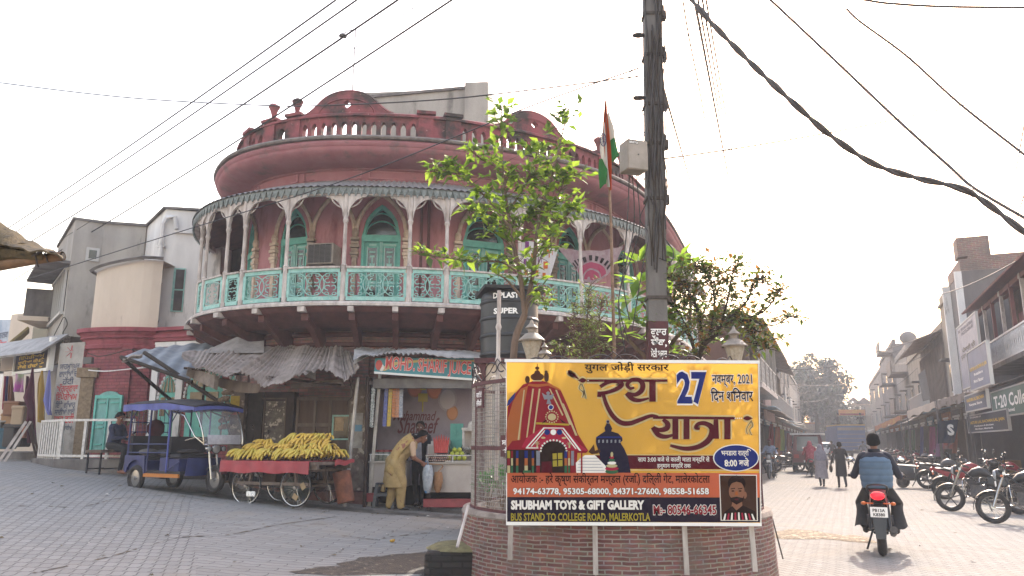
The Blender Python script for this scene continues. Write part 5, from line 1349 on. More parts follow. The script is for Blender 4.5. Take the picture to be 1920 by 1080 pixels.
mb=MB(); bp(mb,[(951,886),(1424,887),(1424.5,932.5),(951,931.5)],0,0); bp(mb,[(951,931.7),(1424,932.7),(1424.7,979.5),(951,978)],0,1); bp(mb,[(1113,853.5),(1423,854.5),(1423.5,880),(1113,879)],0,2); bp(mb,[(1113,880),(1423,881),(1423,883),(1113,882)],0,3); bp(mb,[(1113,851.8),(1423,852.8),(1423,854.2),(1113,853.2)],0,3)
mb.build("printed_band",[b_or,b_navy,b_mar,b_cream],BO,world=True)
mb=MB()
bp(mb,Z1((50,1062),(48,840),(46,700),(60,460),(130,330),(200,250),(330,205),(440,235),(545,300),(600,420),(650,540),(700,700),(800,860),(780,880),(700,880),(690,1062)),1,0)
bp(mb,Z1((55,830),(50,600),(110,400),(180,290),(245,262),(215,420),(190,560),(175,760),(100,770)),2,1)
bp(mb,Z1((50,450),(60,400),(130,320),(122,375),(70,440)),3,2)
for a in(((228,740),(240,740),(300,290),(285,290)),((290,700),(302,700),(360,290),(345,290)),((450,290),(438,290),(560,540),(570,530)),((495,300),(510,300),(640,620),(625,620)),((150,760),(165,760),(215,300),(205,300)),((560,420),(575,430),(700,720),(680,720))):bp(mb,Z1(*a),3,3)
bp(mb,Z1((240,262),(330,275),(430,262),(550,310),(530,285),(440,240),(330,250),(250,245)),3,1)
bp(mb,Z1((320,598),(620,612),(622,628),(318,616)),4,4)
mb.build("printed_chariot",[b_red,b_org,b_blue,b_cream,b_yel],BO,world=True)
mb=MB()
bp(mb,Z1(*circ(330,180,62,36)),2,0); bp(mb,Z1((300,150),(308,128),(325,118),(327,60),(333,60),(335,118),(352,128),(362,150)),2,0); bp(mb,Z1(*circ(330,100,20,15)),3,0)
bp(mb,Z1(*circ(415,180,22,48)),2,0); bp(mb,Z1(*circ(412,135,14,14)),3,0); bp(mb,Z1(*circ(240,205,22,34)),2,0); bp(mb,Z1((285,212),(375,212),(370,222),(290,222)),4,1)
mb.build("printed_finial",[b_brown,b_cream],BO,world=True)
mb=MB()
bp(mb,Z1((185,830),(230,740),(385,640),(570,640),(720,800),(800,862),(600,850),(380,850)),4,0)
bp(mb,Z1((355,1062),(355,880),(385,810),(440,772),(540,772),(585,820),(605,880),(605,1062)),5,1)
for a in(((225,832),(238,832),(396,655),(384,650)),((384,646),(565,648),(565,655),(384,654)),((560,650),(572,648),(735,860),(715,858)),((225,838),(340,838),(340,830),(225,828))):bp(mb,Z1(*a),5,2)
for a in(((270,820),(278,822),(405,675),(398,670)),((548,672),(556,668),(690,840),(680,842))):bp(mb,Z1(*a),6,2)
for x,y in((330,795),(625,800)):
 for k in range(7):q=-pi*.1+k*pi*1.2/6; bp(mb,Z1((x-6,y+4),(x+6,y+4),(x+34*cos(q),y-34*sin(q))),6,3)
 bp(mb,Z1((x-5,y),(x+5,y),(x+8,y+34),(x-8,y+34)),6,3)
for k in range(13):
 q=pi*k/12; bp(mb,Z1(*circ(480+118*cos(q),862-100*sin(q),9,9,8)),6,2)
for x,c in((420,4),(535,4),(478,2)):bp(mb,Z1(*circ(x,689,26)),6,c)
for x,y in((385,740),(575,742)):bp(mb,Z1(*circ(x,y,20,9)),6,3)
bp(mb,Z1((470,885),(560,878),(562,1000),(474,1005)),6,5); bp(mb,Z1((508,880),(518,880),(522,1000),(512,1000)),7,1); bp(mb,Z1((470,940),(560,934),(560,944),(470,950)),7,1)
bp(mb,Z1((370,960),(460,955),(470,1062),(365,1062)),6,6)
mb.build("printed_porch",[b_pink,b_dk,b_white,b_cream,b_blue,b_yel,b_mar],BO,world=True)
COLM=[b_red,b_org,b_blue,b_cream,b_yel,b_green,b_dk,b_grey]
mb=MB()
bp(mb,Z1((45,850),(340,850),(340,1062),(45,1062)),2,6); mb.build("printed_shade",COLM,BO,world=True)
for x,w,cs in((68,26,(4,0,3)),(98,18,(0,3,5)),(146,22,(2,1,5)),(228,30,(2,1,3)),(290,20,(2,1,5)),(338,34,(7,7,0)),(592,24,(2,1,5)),(622,18,(1,3,5)),(654,26,(7,7,0)),(738,14,(0,0,0))):
 mb=MB()
 for k,c in enumerate(cs):bp(mb,Z1((x-w/2,860+68*k),(x+w/2,860+68*k),(x+w/2,927+68*k),(x-w/2,927+68*k)),6,c)
 mb.build("printed_column",COLM,BO,world=True)
mb=MB(); bp(mb,Z1((200,1040),(270,1040),(270,1062),(200,1062)),7,5)
mb.build("printed_step",COLM,BO,world=True)
mb=MB()
bp(mb,Z1((415,430),(425,385),(395,390),(372,325),(400,345),(420,350),(412,325),(430,312),(448,325),(440,350),(460,345),(485,335),(468,385),(445,388),(460,430)),4,0)
bp(mb,Z1(*circ(455,460,26)),4,1); bp(mb,Z1(*circ(455,460,20)),5,2)
for k in range(16):bp(mb,Z1(*circ(465+56*cos(2*pi*k/16),548+52*sin(2*pi*k/16),7,7,8)),4,3)
bp(mb,Z1(*circ(465,550,38,32)),4,3); bp(mb,Z1((370,610),(420,560),(400,600)),4,4); bp(mb,Z1((560,600),(530,560),(600,610)),4,4)
mb.build("printed_emblem",[b_grey,b_white,b_blue,b_cream,b_dk],BO,world=True)
mb=MB()
bp(mb,Z1((868,770),(872,735),(915,705),(955,680),(948,650),(965,615),(975,600),(980,568),(986,600),(1000,615),(1020,655),(1010,680),(1075,700),(1112,740),(1115,765),(1095,785),(1130,840),(1165,920),(1190,1062),(930,1062),(905,900),(872,800)),1,0)
bp(mb,Z1(*circ(980,592,17)),2,1); bp(mb,Z1(*circ(980,592,11)),3,0)
for k in range(6):bp(mb,Z1((890+38*k,760),(905+38*k,758),(905+38*k,785),(890+38*k,788)),2,1)
bp(mb,Z1((880,728),(1105,728),(1112,742),(872,742)),2,2)
mb.build("printed_dark_temple",[b_indigo,b_grey,b_blue],BO,world=True)
mb=MB()
bp(mb,Z1((690,1062),(685,970),(740,920),(770,900),(860,900),(900,940),(960,1000),(965,1062)),2,0)
for k in range(5):bp(mb,Z1((715-5*k,925+28*k),(890+14*k,925+28*k),(890+14*k,931+28*k),(715-5*k,931+28*k)),3,1)
for k,(w,h,c)in enumerate(((60,22,2),(62,18,3),(52,16,4),(40,14,0),(30,14,2),(20,14,3),(12,24,4))):bp(mb,Z1(*circ(1015,1050-26*k,w,h)),4+.3*k,c)
bp(mb,Z1((800,870),(850,800),(862,860),(905,840),(912,870),(880,885),(830,890)),3,5)
mb.build("printed_white_temple",[b_white,b_grey,b_green,b_pink,b_cream,b_brown],BO,world=True)
def ribbon(mb,pts,ws,lay,mi=0,dense=8):
 """a pen stroke through points in the second zoom's coordinates with its widths"""
 c=catmull([(p[0],p[1],w)for p,w in zip(pts,ws)],dense)if len(pts)>2 else[Vector((p[0],p[1],w))for p,w in zip(pts,ws)]
 L=[]; R=[]
 for i,q in enumerate(c):
  t=c[min(i+1,len(c)-1)]-c[max(i-1,0)]; l=hypot(t.x,t.y)or 1; nx_,ny_=-t.y/l,t.x/l
  L.append((q.x+nx_*q.z/2,q.y+ny_*q.z/2)); R.append((q.x-nx_*q.z/2,q.y-ny_*q.z/2))
 X=BN.X(0,0,.004+.0022*lay); vs=[]
 for a,b in zip(L,R):
  for p in(a,b):u,z=B(*Z2(p)[0]); vs.append((u,z,0))
 mb.add(vs,[(2*i,2*i+1,2*i+3,2*i+2)for i in range(len(L)-1)],mi,None,X)
strokes=[([(100,225),(880,225)],[24,24]),([(232,285),(300,245),(380,232),(440,258),(400,300),(310,335),(225,352)],[34,34,34,44,42,34,40]),([(205,355),(245,358)],[52,52]),([(260,355),(290,450),(350,560),(430,628),(520,635),(620,600),(720,565),(790,575)],[34,38,44,46,44,40,34,28]),([(560,292),(520,300),(492,265),(530,222),(600,218),(640,260),(630,320),(570,360),(500,345)],[20,28,36,38,40,50,48,40,26]),([(485,345),(540,400),(610,415),(700,395)],[44,44,34,18]),([(735,225),(735,428)],[62,62]),([(740,580),(1530,588)],[28,26]),([(835,600),(880,640),(870,685),(800,700),(745,672)],[30,50,52,40,24]),([(735,675),(790,745),(860,765),(945,745)],[40,48,40,20]),([(955,590),(955,790)],[58,58]),([(1062,590),(1062,790)],[58,58]),([(1190,690),(1150,678),(1180,640),(1250,640),(1310,690),(1280,790),(1180,860),(1050,880),(905,850)],[24,34,36,44,58,56,48,40,26]),([(1345,600),(1345,785)],[44,60]),([(1455,590),(1455,790)],[60,60])]
arrow=[([(20,222),(60,222),(95,222)],[2,46,18]),([(1610,588),(1650,588),(1700,588)],[12,44,2]),([(-75,140),(-20,175),(25,210)],[8,26,6]),([(-75,125),(-60,155),(-10,180)],[6,26,6])]
mb=MB()
for p,w in strokes+arrow:ribbon(mb,p,[q+34 for q in w],1.0+.12*strokes.index((p,w))if(p,w)in strokes else 1.0,1)
for p,w in strokes+arrow:ribbon(mb,p,w,3.4+.15*strokes.index((p,w))if(p,w)in strokes else 3.4,0)
for pts in([(45,255),(30,300),(70,340),(60,390)],[(55,255),(75,310),(85,350),(95,400)],[(1690,610),(1660,650),(1640,700),(1650,740)],[(1690,620),(1700,660),(1670,700),(1690,750)]):
 ribbon(mb,pts,[26]*4,1.3,1); ribbon(mb,pts,[5]*4,3.4,2)
for x in(115,1530,1550,1570,1590):bp(mb,Z2(*circ(x,225 if x<200 else 588,6)),6.5,3)
mb.build("lettering",[b_mar,b_cream,b_black,b_white],BO,world=True)
mb=MB()
def bt(t,x0,x1,y,hpx,mi,lay=3,bold=.012,out=None,ob=.05):
 u0,z=B(x0,y); u1=B(x1,y)[0]; s_=(u1-u0)/(x1-x0)
 if out is not None:mb.text(t,BN.X(u0-.004,z,.004+.0022*(lay-1)),w=u1-u0+.008,h=hpx*s_,bold=ob,mi=out)
 mb.text(t,BN.X(u0,z,.004+.0022*lay),w=u1-u0,h=hpx*s_,bold=bold,mi=mi)
bt("युगल जोड़ी सरकार",1096,1254,695,12.5,0,bold=.02)
bt("27",1269.5,1327,754,55,1,bold=.035,out=2,ob=.075)
bt("नवम्बर, 2021",1335,1410,719,17,3,out=2,ob=.06,bold=.012); bt("िदन शिनवार",1333,1412,752,19,3,out=2,ob=.06,bold=.014)
bt("साय 3:00 बजे से काली माता मन्दिर से",1196,1330,865.5,8,2,bold=.01); bt("हनुमान मन्दिर तक",1232,1295,877,7.5,2,bold=.01)
bt("आयोजक :- हरे कृष्ण संकीर्तन मण्डल (रजि.) दिल्ली गेट, मालेरकोटला",958,1331,905,14,0,bold=.012)
bt("94174-63778, 95305-68000, 84371-27600, 98558-51658",962,1329,926.4,10.8,2,bold=.03,out=4,ob=.07)
bt("SHUBHAM TOYS & GIFT GALLERY",958,1208,954.3,15,2,bold=.05,out=4,ob=.08)
bt("BUS STAND TO COLLEGE ROAD, MALERKOTLA",958,1219,976,13.5,5,bold=.025)
bt("M:- 80546-66345",1225,1343,964,16,6,bold=.03,out=2,ob=.08)
mb.build("lettering",[b_black,b_blue,b_white,b_navy,b_brown,b_yel,b_red],BO,world=True)
mb=MB(); bp(mb,circ(1379.5,858.6,43,25.5,40),2,1); bp(mb,circ(1379.5,858.6,41,23.8,40),3,0); mb.build("printed_oval",[b_blue,b_white],BO,world=True)
mb=MB(); bt("भनडारा रात्रि",1352,1408,853.8,9,0,lay=4.5,bold=.015); bt("8:00 बजे",1358,1404,874,11.5,0,lay=4.5,bold=.025); mb.build("lettering",[b_white],BO,world=True)
mb=MB()
bp(mb,Z3((1566,113),(1838,116),(1846,448),(1578,446)),1,0); bp(mb,Z3((1572,120),(1832,122),(1838,442),(1584,440)),2,1)
bp(mb,Z3((1662,300),(1730,300),(1735,350),(1690,385),(1655,345)),3,2); bp(mb,Z3(*circ(1752,262,13,25)),3,2)
bp(mb,Z3(*circ(1692,178,64,58)),3,3); bp(mb,Z3(*circ(1692,236,56,76)),4,2); bp(mb,Z3((1636,210),(1640,150),(1690,118),(1744,150),(1748,215),(1730,175),(1690,165),(1650,178)),5,3)
bp(mb,Z3((1638,262),(1650,280),(1690,272),(1735,282),(1746,262),(1738,305),(1690,330),(1650,306)),5,3); bp(mb,Z3(*circ(1690,292,15,6)),6,4)
for x in(1664,1716):bp(mb,Z3(*circ(x,232,11,5)),5,3); bp(mb,Z3((x-16,214),(x+16,210),(x+16,216),(x-16,220)),5,3)
bp(mb,Z3((1683,235),(1697,235),(1703,262),(1677,262)),5,5)
bp(mb,Z3((1584,440),(1600,388),(1660,340),(1690,372),(1735,335),(1825,378),(1838,442)),4,3)
for k in range(9):x=1600+27*k; bp(mb,Z3((x-5+(x-1690)*-.12,385+abs(x-1700)*.1),(x+5+(x-1690)*-.12,385+abs(x-1700)*.1),(x+8,440),(x-6,440)),5,(0,6)[k%2])
mb.build("printed_portrait",[b_white,b_brown,b_skin,b_dk,b_mar,b_org,b_pink],BO,world=True)
# pole, meter box, flag, lamps, tank
m_pole_c=M("weathered_concrete_pole","#6f6c6a","#565350",sc=4,rough=.9,bump=.3,streak=6)
EP=thing("electric_pole","weathered concrete electric pole with a maroon painted lettered base rising from the planter","pole",(1.78,9.6,.7))
b0=Vector((1.80,9.6,.7)); t0_=P(1221,-90,9.4)
def polept(z):return b0 .lerp(t0_,(z-.7)/(t0_.z-.7))
mb=MB(); mb.bar(b0,t0_,.235,.19,0,(0,1,0)); o=mb.build("shaft",m_pole_c,EP,world=True)
zm=P(1220,603,9.5).z
mb=MB(); mb.bar(b0,polept(zm),.25,.205,0,(0,1,0)); mb.build("painted_base",m_maroon,EP,world=True)
mb=MB()
for i,(t,y)in enumerate((("ਕੁਲਰ",629),("ਚੌਂਕ,",649),("ਮੋਤੀ ਬਜ਼ਾਰ",670))):
 q=P(1221,y,9.47); mb.text(t,frame((polept(q.z).x,polept(q.z).y-.118,q.z),(1,0,0),(0,0,1)),w=.20,h=.085,bold=.025,align='C')
mb.build("lettering",m_letwhite,EP,world=True)
for z in(3.3,4.6,5.35,5.9,6.6,7.2):
 q=polept(z); mb=MB(); mb.cbox(q,(.27,.23,.04)); mb.cbox(q+Vector((.15,-.02,0)),(.06,.1,.12)); mb.cbox(q+Vector((.13,-.1,.03)),(.03,.03,.16)); mb.build("clamp",M("rusty_clamp","#4a423d","#352f2b",sc=20,rough=.8),EP,world=True)
for z in(6.0,6.9):
 q=polept(z); mb=MB(); mb.ell(q+Vector((-.2,-.05,0)),(.09,.06,.03),10); mb.bar(q,q+Vector((-.2,-.05,0)),.03); mb.build("insulator",M("dark_porcelain","#3b3634",rough=.4),EP,smooth=True,world=True)
m_cable=M("black_cable","#2a2727","#3a3636",sc=30,rough=.6)
cr=random.Random(12)
for k in range(11):
 dx=-.12+.024*k; pts=[]
 z0=cr.uniform(3.6,4.9); z1=cr.uniform(6.5,8.3)
 for i in range(15):
  z=z0+(z1-z0)*i/14; q=polept(z); pts.append((q.x+dx+.02*sin(i*1.3+k),q.y-.125-.02*cr.random(),z))
 mb=MB(); mb.tube(pts,cr.uniform(.006,.013),5); mb.build("tied_cable",[m_cable,m_pole][k%2],EP,smooth=True,world=True)
for pts,rr in(([(1203,60),(1185,30),(1186,0)],.006),([(1200,80),(1175,160),(1168,210),(1180,262)],.007),([(1200,100),(1190,180),(1196,240),(1188,262)],.006),([(1180,330),(1176,420),(1168,520),(1180,600)],.008),([(1186,330),(1188,430),(1160,560),(1172,660)],.008),([(1193,330),(1200,420),(1188,470),(1160,560),(1178,640)],.007),([(1240,440),(1262,470),(1258,490),(1236,484)],.008),([(1206,330),(1215,370),(1200,410),(1216,440),(1205,500),(1185,620)],.007),([(1232,330),(1250,340),(1240,400)],.005),([(1196,200),(1206,215),(1190,235),(1208,250),(1196,262)],.006)):
 mb=MB(); mb.tube(catmull([P(x,y,9.42)for x,y in pts],6),rr,5); mb.build("loose_cable",m_cable,EP,smooth=True,world=True)
q=P(1191,296,9.25); MBX=thing("meter_box","beige metal meter box strapped to the electric pole","meter box",(q.x-.0,q.y,q.z-.2),radians(20))
mb=MB(); mb.box(-.17,.12,-.12,.12,0,.40); o=mb.build("casing",M("beige_enamel","#8e857b","#7d746a",sc=5,rough=.5),MBX); o.modifiers.new("bevel",'BEVEL').width=.012
mb=MB()
for i in range(8):mb.box(.119,.123,-.06,.07,.1+.03*i,.108+.03*i)
mb.ell((-.02,-.121,.2),(.012,.006,.012),8); mb.box(-.15,-.02,-.1225,-.12,.335,.375); mb.build("vent",M("vent_dark","#4d4743",rough=.7),MBX)
mb=MB(); mb.text("BRISTO",frame((-.145,-.1235,.342),(1,0,0),(0,0,1)),w=.12,h=.025,bold=.02); mb.build("lettering",m_letwhite,MBX)
mb=MB(); mb.bar((.1,.1,.1),(.35,.15,.1),.03); mb.bar((.1,.1,.3),(.35,.15,.3),.03); mb.build("strap",m_pole,MBX)
fb=P(1152,672,9.05); ft=P(1136,188,9.05)
FL=thing("flag","drooping orange, white and green flag on a thin bamboo staff in the planter","flag",(fb.x,fb.y,.72))
mb=MB(); mb.tube([Vector((fb.x+.01,fb.y,.72)),fb,fb.lerp(ft,.5)+Vector((.012,0,0)),ft],[.022,.021,.017,.012],8); mb.build("staff",M("bamboo_staff","#7d6350","#5e4838",sc=9,rough=.7),FL,smooth=True,world=True)
def flagstrip(pl,pr,seed):
 n=len(pl)
 def fn(u,v):
  k=v*(n-1); i=min(int(k),n-2); a=P(*pl[i],9.0).lerp(P(*pl[i+1],9.0),k-i); b=P(*pr[i],9.0).lerp(P(*pr[i+1],9.0),k-i)
  p=a.lerp(b,u); p.y+=.05*sin(3.2*u+seed)+.02*sin(7*v); return p
 return fn
for nm,c,pl,pr,sd in(("flag_stripe","#b4552f",[(1134,190),(1130,240),(1134,300),(1142,355)],[(1137,190),(1142,240),(1146,290),(1147,355)],0),("flag_stripe","#c9c6c0",[(1131,238),(1125,275),(1128,300),(1139,345)],[(1133,232),(1137,270),(1138,310),(1143,352)],.8),("flag_stripe","#bfbcb6",[(1139,214),(1143,240),(1145,265)],[(1141,212),(1149,238),(1153,264)],1.6),("flag_stripe","#3d7a45",[(1125,296),(1123,325),(1126,352)],[(1129,302),(1138,320),(1135,346)],2.2),("flag_stripe","#3d7a45",[(1144,264),(1146,285),(1147,305)],[(1153,260),(1160,292),(1149,304)],3.0)):
 mb=MB(); mb.surf(flagstrip(pl,pr,sd),6,10,0,.006); mb.build(nm,cloth_mat("flag_"+c[1:],c,.45),FL,smooth=True,world=True)
mb=MB(); c=P(1131,262,8.93)
for k in range(12):a=2*pi*k/12; mb.bar(c,c+Vector((.03*cos(a),0,.075*sin(a))),.006,.003)
mb.tube([c+Vector((.035*cos(2*pi*i/16),0,.085*sin(2*pi*i/16)))for i in range(17)],.006,4); mb.build("wheel_emblem",m_letdark,FL,world=True)
m_lampm=M("weathered_lamp_metal","#8d8378","#6f665c",sc=12,rough=.6)
m_lampg=M("ribbed_lamp_glass","#a39a8b","#8d8373",sc=30,rough=.35)
def lamp(x,y0,Y,s,lab,zb=.72):
 q=P(x,y0,Y); o=thing("street_lamp",lab,"lamp",(q.x,q.y,zb)); H=q.z-zb
 mb=MB().lathe([(.035,0),(.035,H-.26*s),(.06,H-.25*s),(.05,H-.2*s)],(0,0,0),10,caps=True); mb.build("post",m_lampm,o,smooth=True)
 mb=MB(); n=24; vs=[]
 for(r_,z)in((.06,-.22),(.085,-.12),(.13,.04),(.15,.10)):
  for j in range(n):k=1+(.05 if j%2 else-.02); vs.append((r_*s*k*cos(2*pi*j/n),r_*s*k*sin(2*pi*j/n),H+z*s))
 mb.add(vs,[(i*n+j,i*n+(j+1)%n,(i+1)*n+(j+1)%n,(i+1)*n+j)for i in range(3)for j in range(n)]); mb.build("lamp_glass",m_lampg,o)
 mb=MB().lathe([(.19*s,.09*s),(.2*s,.11*s),(.1*s,.2*s),(.05*s,.22*s),(.055*s,.27*s),(.1*s,.29*s),(.06*s,.33*s),(.03*s,.36*s),(.02*s,.4*s),(.001,.42*s)],(0,0,H),18); mb.build("lamp_hood",m_lampm,o,smooth=True)
lamp(997,652,8.6,.78,"ribbed glass lamp on a post in front of the young tree's trunk"); lamp(1378,662,8.7,.76,"ribbed glass lamp on a post under the dark-leaved tree")
lamp(1021,672,9.8,.5,"small white lamp head just above the banner beside the young trunk")
a=P(936,545,8.2); b=P(930,900,8.2); mb=MB(); mb.tube([b,b.lerp(a,.5),a],.022,8)
for f in(.35,.62,.8):mb.ell(b.lerp(a,f),(.034,.034,.05),8)
tag(mb.build("water_pipe",m_white,smooth=True),"tall pale jointed pipe rising through the wire cage","pipe")
KS=thing("water_kiosk","small maroon walled water kiosk with a grey door behind the cage","kiosk",(P(945,800,12.2).x,12.2,.2))
kx0,kx1=P(896,750,11.8).x,P(1012,750,11.8).x; kz=P(950,672,11.8).z
mb=MB(); mb.box(kx0,kx1,11.8,13.0,.1,kz-.08); mb.build("wall",m_plcream,KS,world=True)
mb=MB(); mb.box(kx0-.06,kx1+.06,11.72,13.06,kz-.08,kz); mb.box(kx0-.02,kx0+.12,11.76,11.8,.1,kz-.08); mb.build("trim",m_maroon,KS,world=True)
mb=MB(); mb.box(kx0+.22,kx0+.72,11.77,11.8,.3,kz-.35); mb.box(kx0+.28,kx0+.66,11.76,11.77,1.4,kz-.45,1); mb.build("door",[m_plgrey,m_wood2],KS,world=True)
tc=P(955,668,12.3); TK=thing("water_tank","black ribbed plastic water tank with white lettering on the kiosk roof","water tank",(tc.x,12.4,kz))
hT=P(955,548,12.3).z-kz; R_=.475; pr=[(.001,0),(R_*.97,0)]
for z in(.06,.32,.56,.80):pr+=[(R_,z*hT),(R_+.018,(z+.02)*hT),(R_+.018,(z+.035)*hT),(R_,(z+.055)*hT)]
pr+=[(R_,.9*hT),(R_*.93,.97*hT),(R_*.6,hT),(.2,hT*1.02),(.2,hT*1.08),(.001,hT*1.09)]
mb=MB().lathe(pr,(0,0,0),40); mb.build("tank_body",M("black_plastic","#25272a","#34363a",sc=3,rough=.45),TK,smooth=True)
mb=MB(); mb.box(-.5,.55,-.5,.5,hT*.99,hT*1.035,0,Matrix.Rotation(.2,4,'Z')); mb.build("lid_board",M("black_board2","#2b2a2a",rough=.7),TK)
mb=MB()
for t,z,w in(("DIPLAST",.86,.42),("SUPER",.64,.4)):
 tmp=MB().text(t,Matrix.Identity(4),w=w,h=.085,bold=.04,align='C')
 vs=[((R_+.012)*sin(x/R_-.12),-(R_+.012)*cos(x/R_-.12),z*hT+y)for x,y,_ in tmp.v]; mb.add(vs,tmp.f)
mb.build("lettering",m_letwhite,TK)
def swag(name,lab,xs,top,bot,mat,Y):
 def pol(L,x):
  for(x0,y0),(x1,y1)in zip(L,L[1:]):
   if x0<=x<=x1:return y0+(y1-y0)*(x-x0)/(x1-x0)
  return L[-1][1]
 def fn(u,v):
  x=xs[0]+(xs[1]-xs[0])*u; y=pol(top,x); y2=pol(bot,x); p=P(x,y+(y2-y)*v,Y(x)); p.y+=.05*sin(u*22)*(1-.4*v)*(.4+v*.6); return p
 o=thing(name,lab,"cloth",P(sum(xs)/2,top[0][1],Y(sum(xs)/2))); mb=MB(); mb.surf(fn,40,14,0,.008); mb.build("cloth_sheet",mat,o,smooth=True,world=True); return o,fn
Yb=lambda x:15.5+(x-900)*.0075
o,fn=swag("hung_cloth","white sheet with orange and purple squares hung over the teal balcony rail",(978,1046),[(978,450),(1010,455),(1046,465)],[(978,515),(1015,524),(1030,522),(1046,470)],cloth_mat("white_sheet","#c7c4c4",.3),Yb)
mb=MB()
for u,v,s_,c in((.15,.12,.12,1),(.4,.1,.1,0),(.3,.4,.08,0),(.5,.45,.12,1),(.3,.75,.12,1),(.42,.85,.1,0),(.7,.12,.13,0),(.66,.6,.13,0),(.8,.3,.12,0),(.1,.6,.09,1),(.12,.9,.09,0),(.62,.9,.1,0)):
 q=[fn(u+a*s_*.9,min(1,max(0,v+b*s_)))+Vector((0,-.02,0))for a,b in((-.5,-.8),(.5,-.8),(.5,.8),(-.5,.8))]; mb.add(q,[(0,1,2,3)],c)
mb.build("printed_square",[cloth_mat("orange_print","#b96638",.3),cloth_mat("purple_print","#7a3f7c",.3)],o,world=True)
o,fn=swag("hung_cloth","flowered cloth with a pink and black half roundel hung over the teal balcony rail",(1047,1168),[(1047,463),(1085,470),(1130,470),(1168,461)],[(1047,466),(1075,500),(1095,528),(1115,532),(1140,515),(1158,485),(1168,463)],cloth_mat("flowered_cloth","#a99a9c",.3,c2="#8d6f78",sc=9),lambda x:Yb(x)+.15)
mb=MB()
for r0,r1,c in((.20,.30,0),(.33,.42,1),(.0,.17,0)):
 n=18; vs=[]; fs=[]
 for i in range(n+1):
  a=pi*i/n
  for r_ in(r0,r1):vs.append(fn(.52-.72*r_*cos(a)*1.0,min(1,max(.02,.92-1.15*r_*sin(a)*1.6)))+Vector((0,-.02,0)))
 for i in range(n):
  if c==1 and i%2:continue
  fs.append((2*i,2*i+1,2*i+3,2*i+2))
 mb.add(vs,fs,c)
mb.build("printed_roundel",[cloth_mat("pink_print","#a04560",.3),cloth_mat("black_print","#2a2224",.3)],o,world=True)
# plants
def leaf(mb,p,d,up,L,w,mi=0,droop=.15):
 d=d.normalized(); s=d.cross(up)
 if s.length<1e-4:s=d.orthogonal()
 s.normalize(); n=s.cross(d)
 m=p+d*L*.45-n*w*.18; t=p+d*L-n*L*droop-Vector((0,0,L*droop))
 a=p+d*L*.42+s*w/2; b=p+d*L*.42-s*w/2
 mb.add([p,a,t,b,m],[(0,1,4),(1,2,4),(2,3,4),(3,0,4)],mi)
def rdir(r,e0=-.4,e1=1.0):
 a=r.uniform(0,2*pi); e=r.uniform(e0,e1); return Vector((cos(a)*cos(e),sin(a)*cos(e),sin(e)))
m_bark=M("pale_brown_bark","#6b584a","#52443a",sc=12,rough=.9,bump=.4,streak=3)
m_barkd=M("dark_bark","#3f352c","#2d2620",sc=12,rough=.9,bump=.4)
def tree_from(name,lab,cat,base,Y,stems,leafspec,bark,lmats,seed,zbase=.7,extra=()):
 """stems: list of (pixel polyline, depth at start and end, radius start and end, leaf density per metre)"""
 r=random.Random(seed); o=thing(name,lab,cat,(base.x,base.y,zbase))
 tm=MB(); lm=[MB()for _ in lmats]
 for pts,(ya,yb),(ra,rb_),dens,spread in stems:
  n=len(pts); W3=[P(x,y,ya+(yb-ya)*i/(n-1))for i,(x,y)in enumerate(pts)]
  c=catmull(W3,6); tm.tube(c,[ra+(rb_-ra)*i/(len(c)-1)for i in range(len(c))],7)
  Ls=sum((c[i+1]-c[i]).length for i in range(len(c)-1)); k=int(dens*Ls)
  for j in range(k):
   q=r.random()**.8; q=.12+.88*q; i=min(int(q*(len(c)-1)),len(c)-2)
   p=c[i].lerp(c[i+1],q*(len(c)-1)-i); t=(c[i+1]-c[i]).normalized()
   tw=rdir(r,-.5,.9)*spread*r.uniform(.1,1); p2=p+tw
   if tw.length>.06:tm.tube([p,p+tw*.55+Vector((0,0,.01)),p2],[.006,.004,.002],3,caps=False)
   L0,w0,cl=leafspec
   for _ in range(r.randint(*cl)):
    d=(tw.normalized()*.7+rdir(r,-.3,.8)+t*.4); L1=L0*r.uniform(.6,1.25)
    leaf(lm[r.randrange(len(lmats))],p2+rdir(r)*.02,d,Vector((0,0,1))+rdir(r)*.5,L1,L1*w0*r.uniform(.85,1.15),0,r.uniform(.05,.3))
 tm.build("trunk",bark,o,smooth=True,world=True)
 for m_,l_ in zip(lmats,lm):
  if l_.v:l_.build("crown",m_,o,world=True)
 return o
m_lf1=leaf_mat("fresh_leaf","#62792b","#7f953c",.5,"#94b03c"); m_lf2=leaf_mat("mid_green_leaf","#4a6424","#62792f",.4,"#7a9a30"); m_lf3=leaf_mat("shaded_green_leaf","#3a4a26","#4d5d30",.25,"#5d7a2c")
b=P(962,672,9.0)
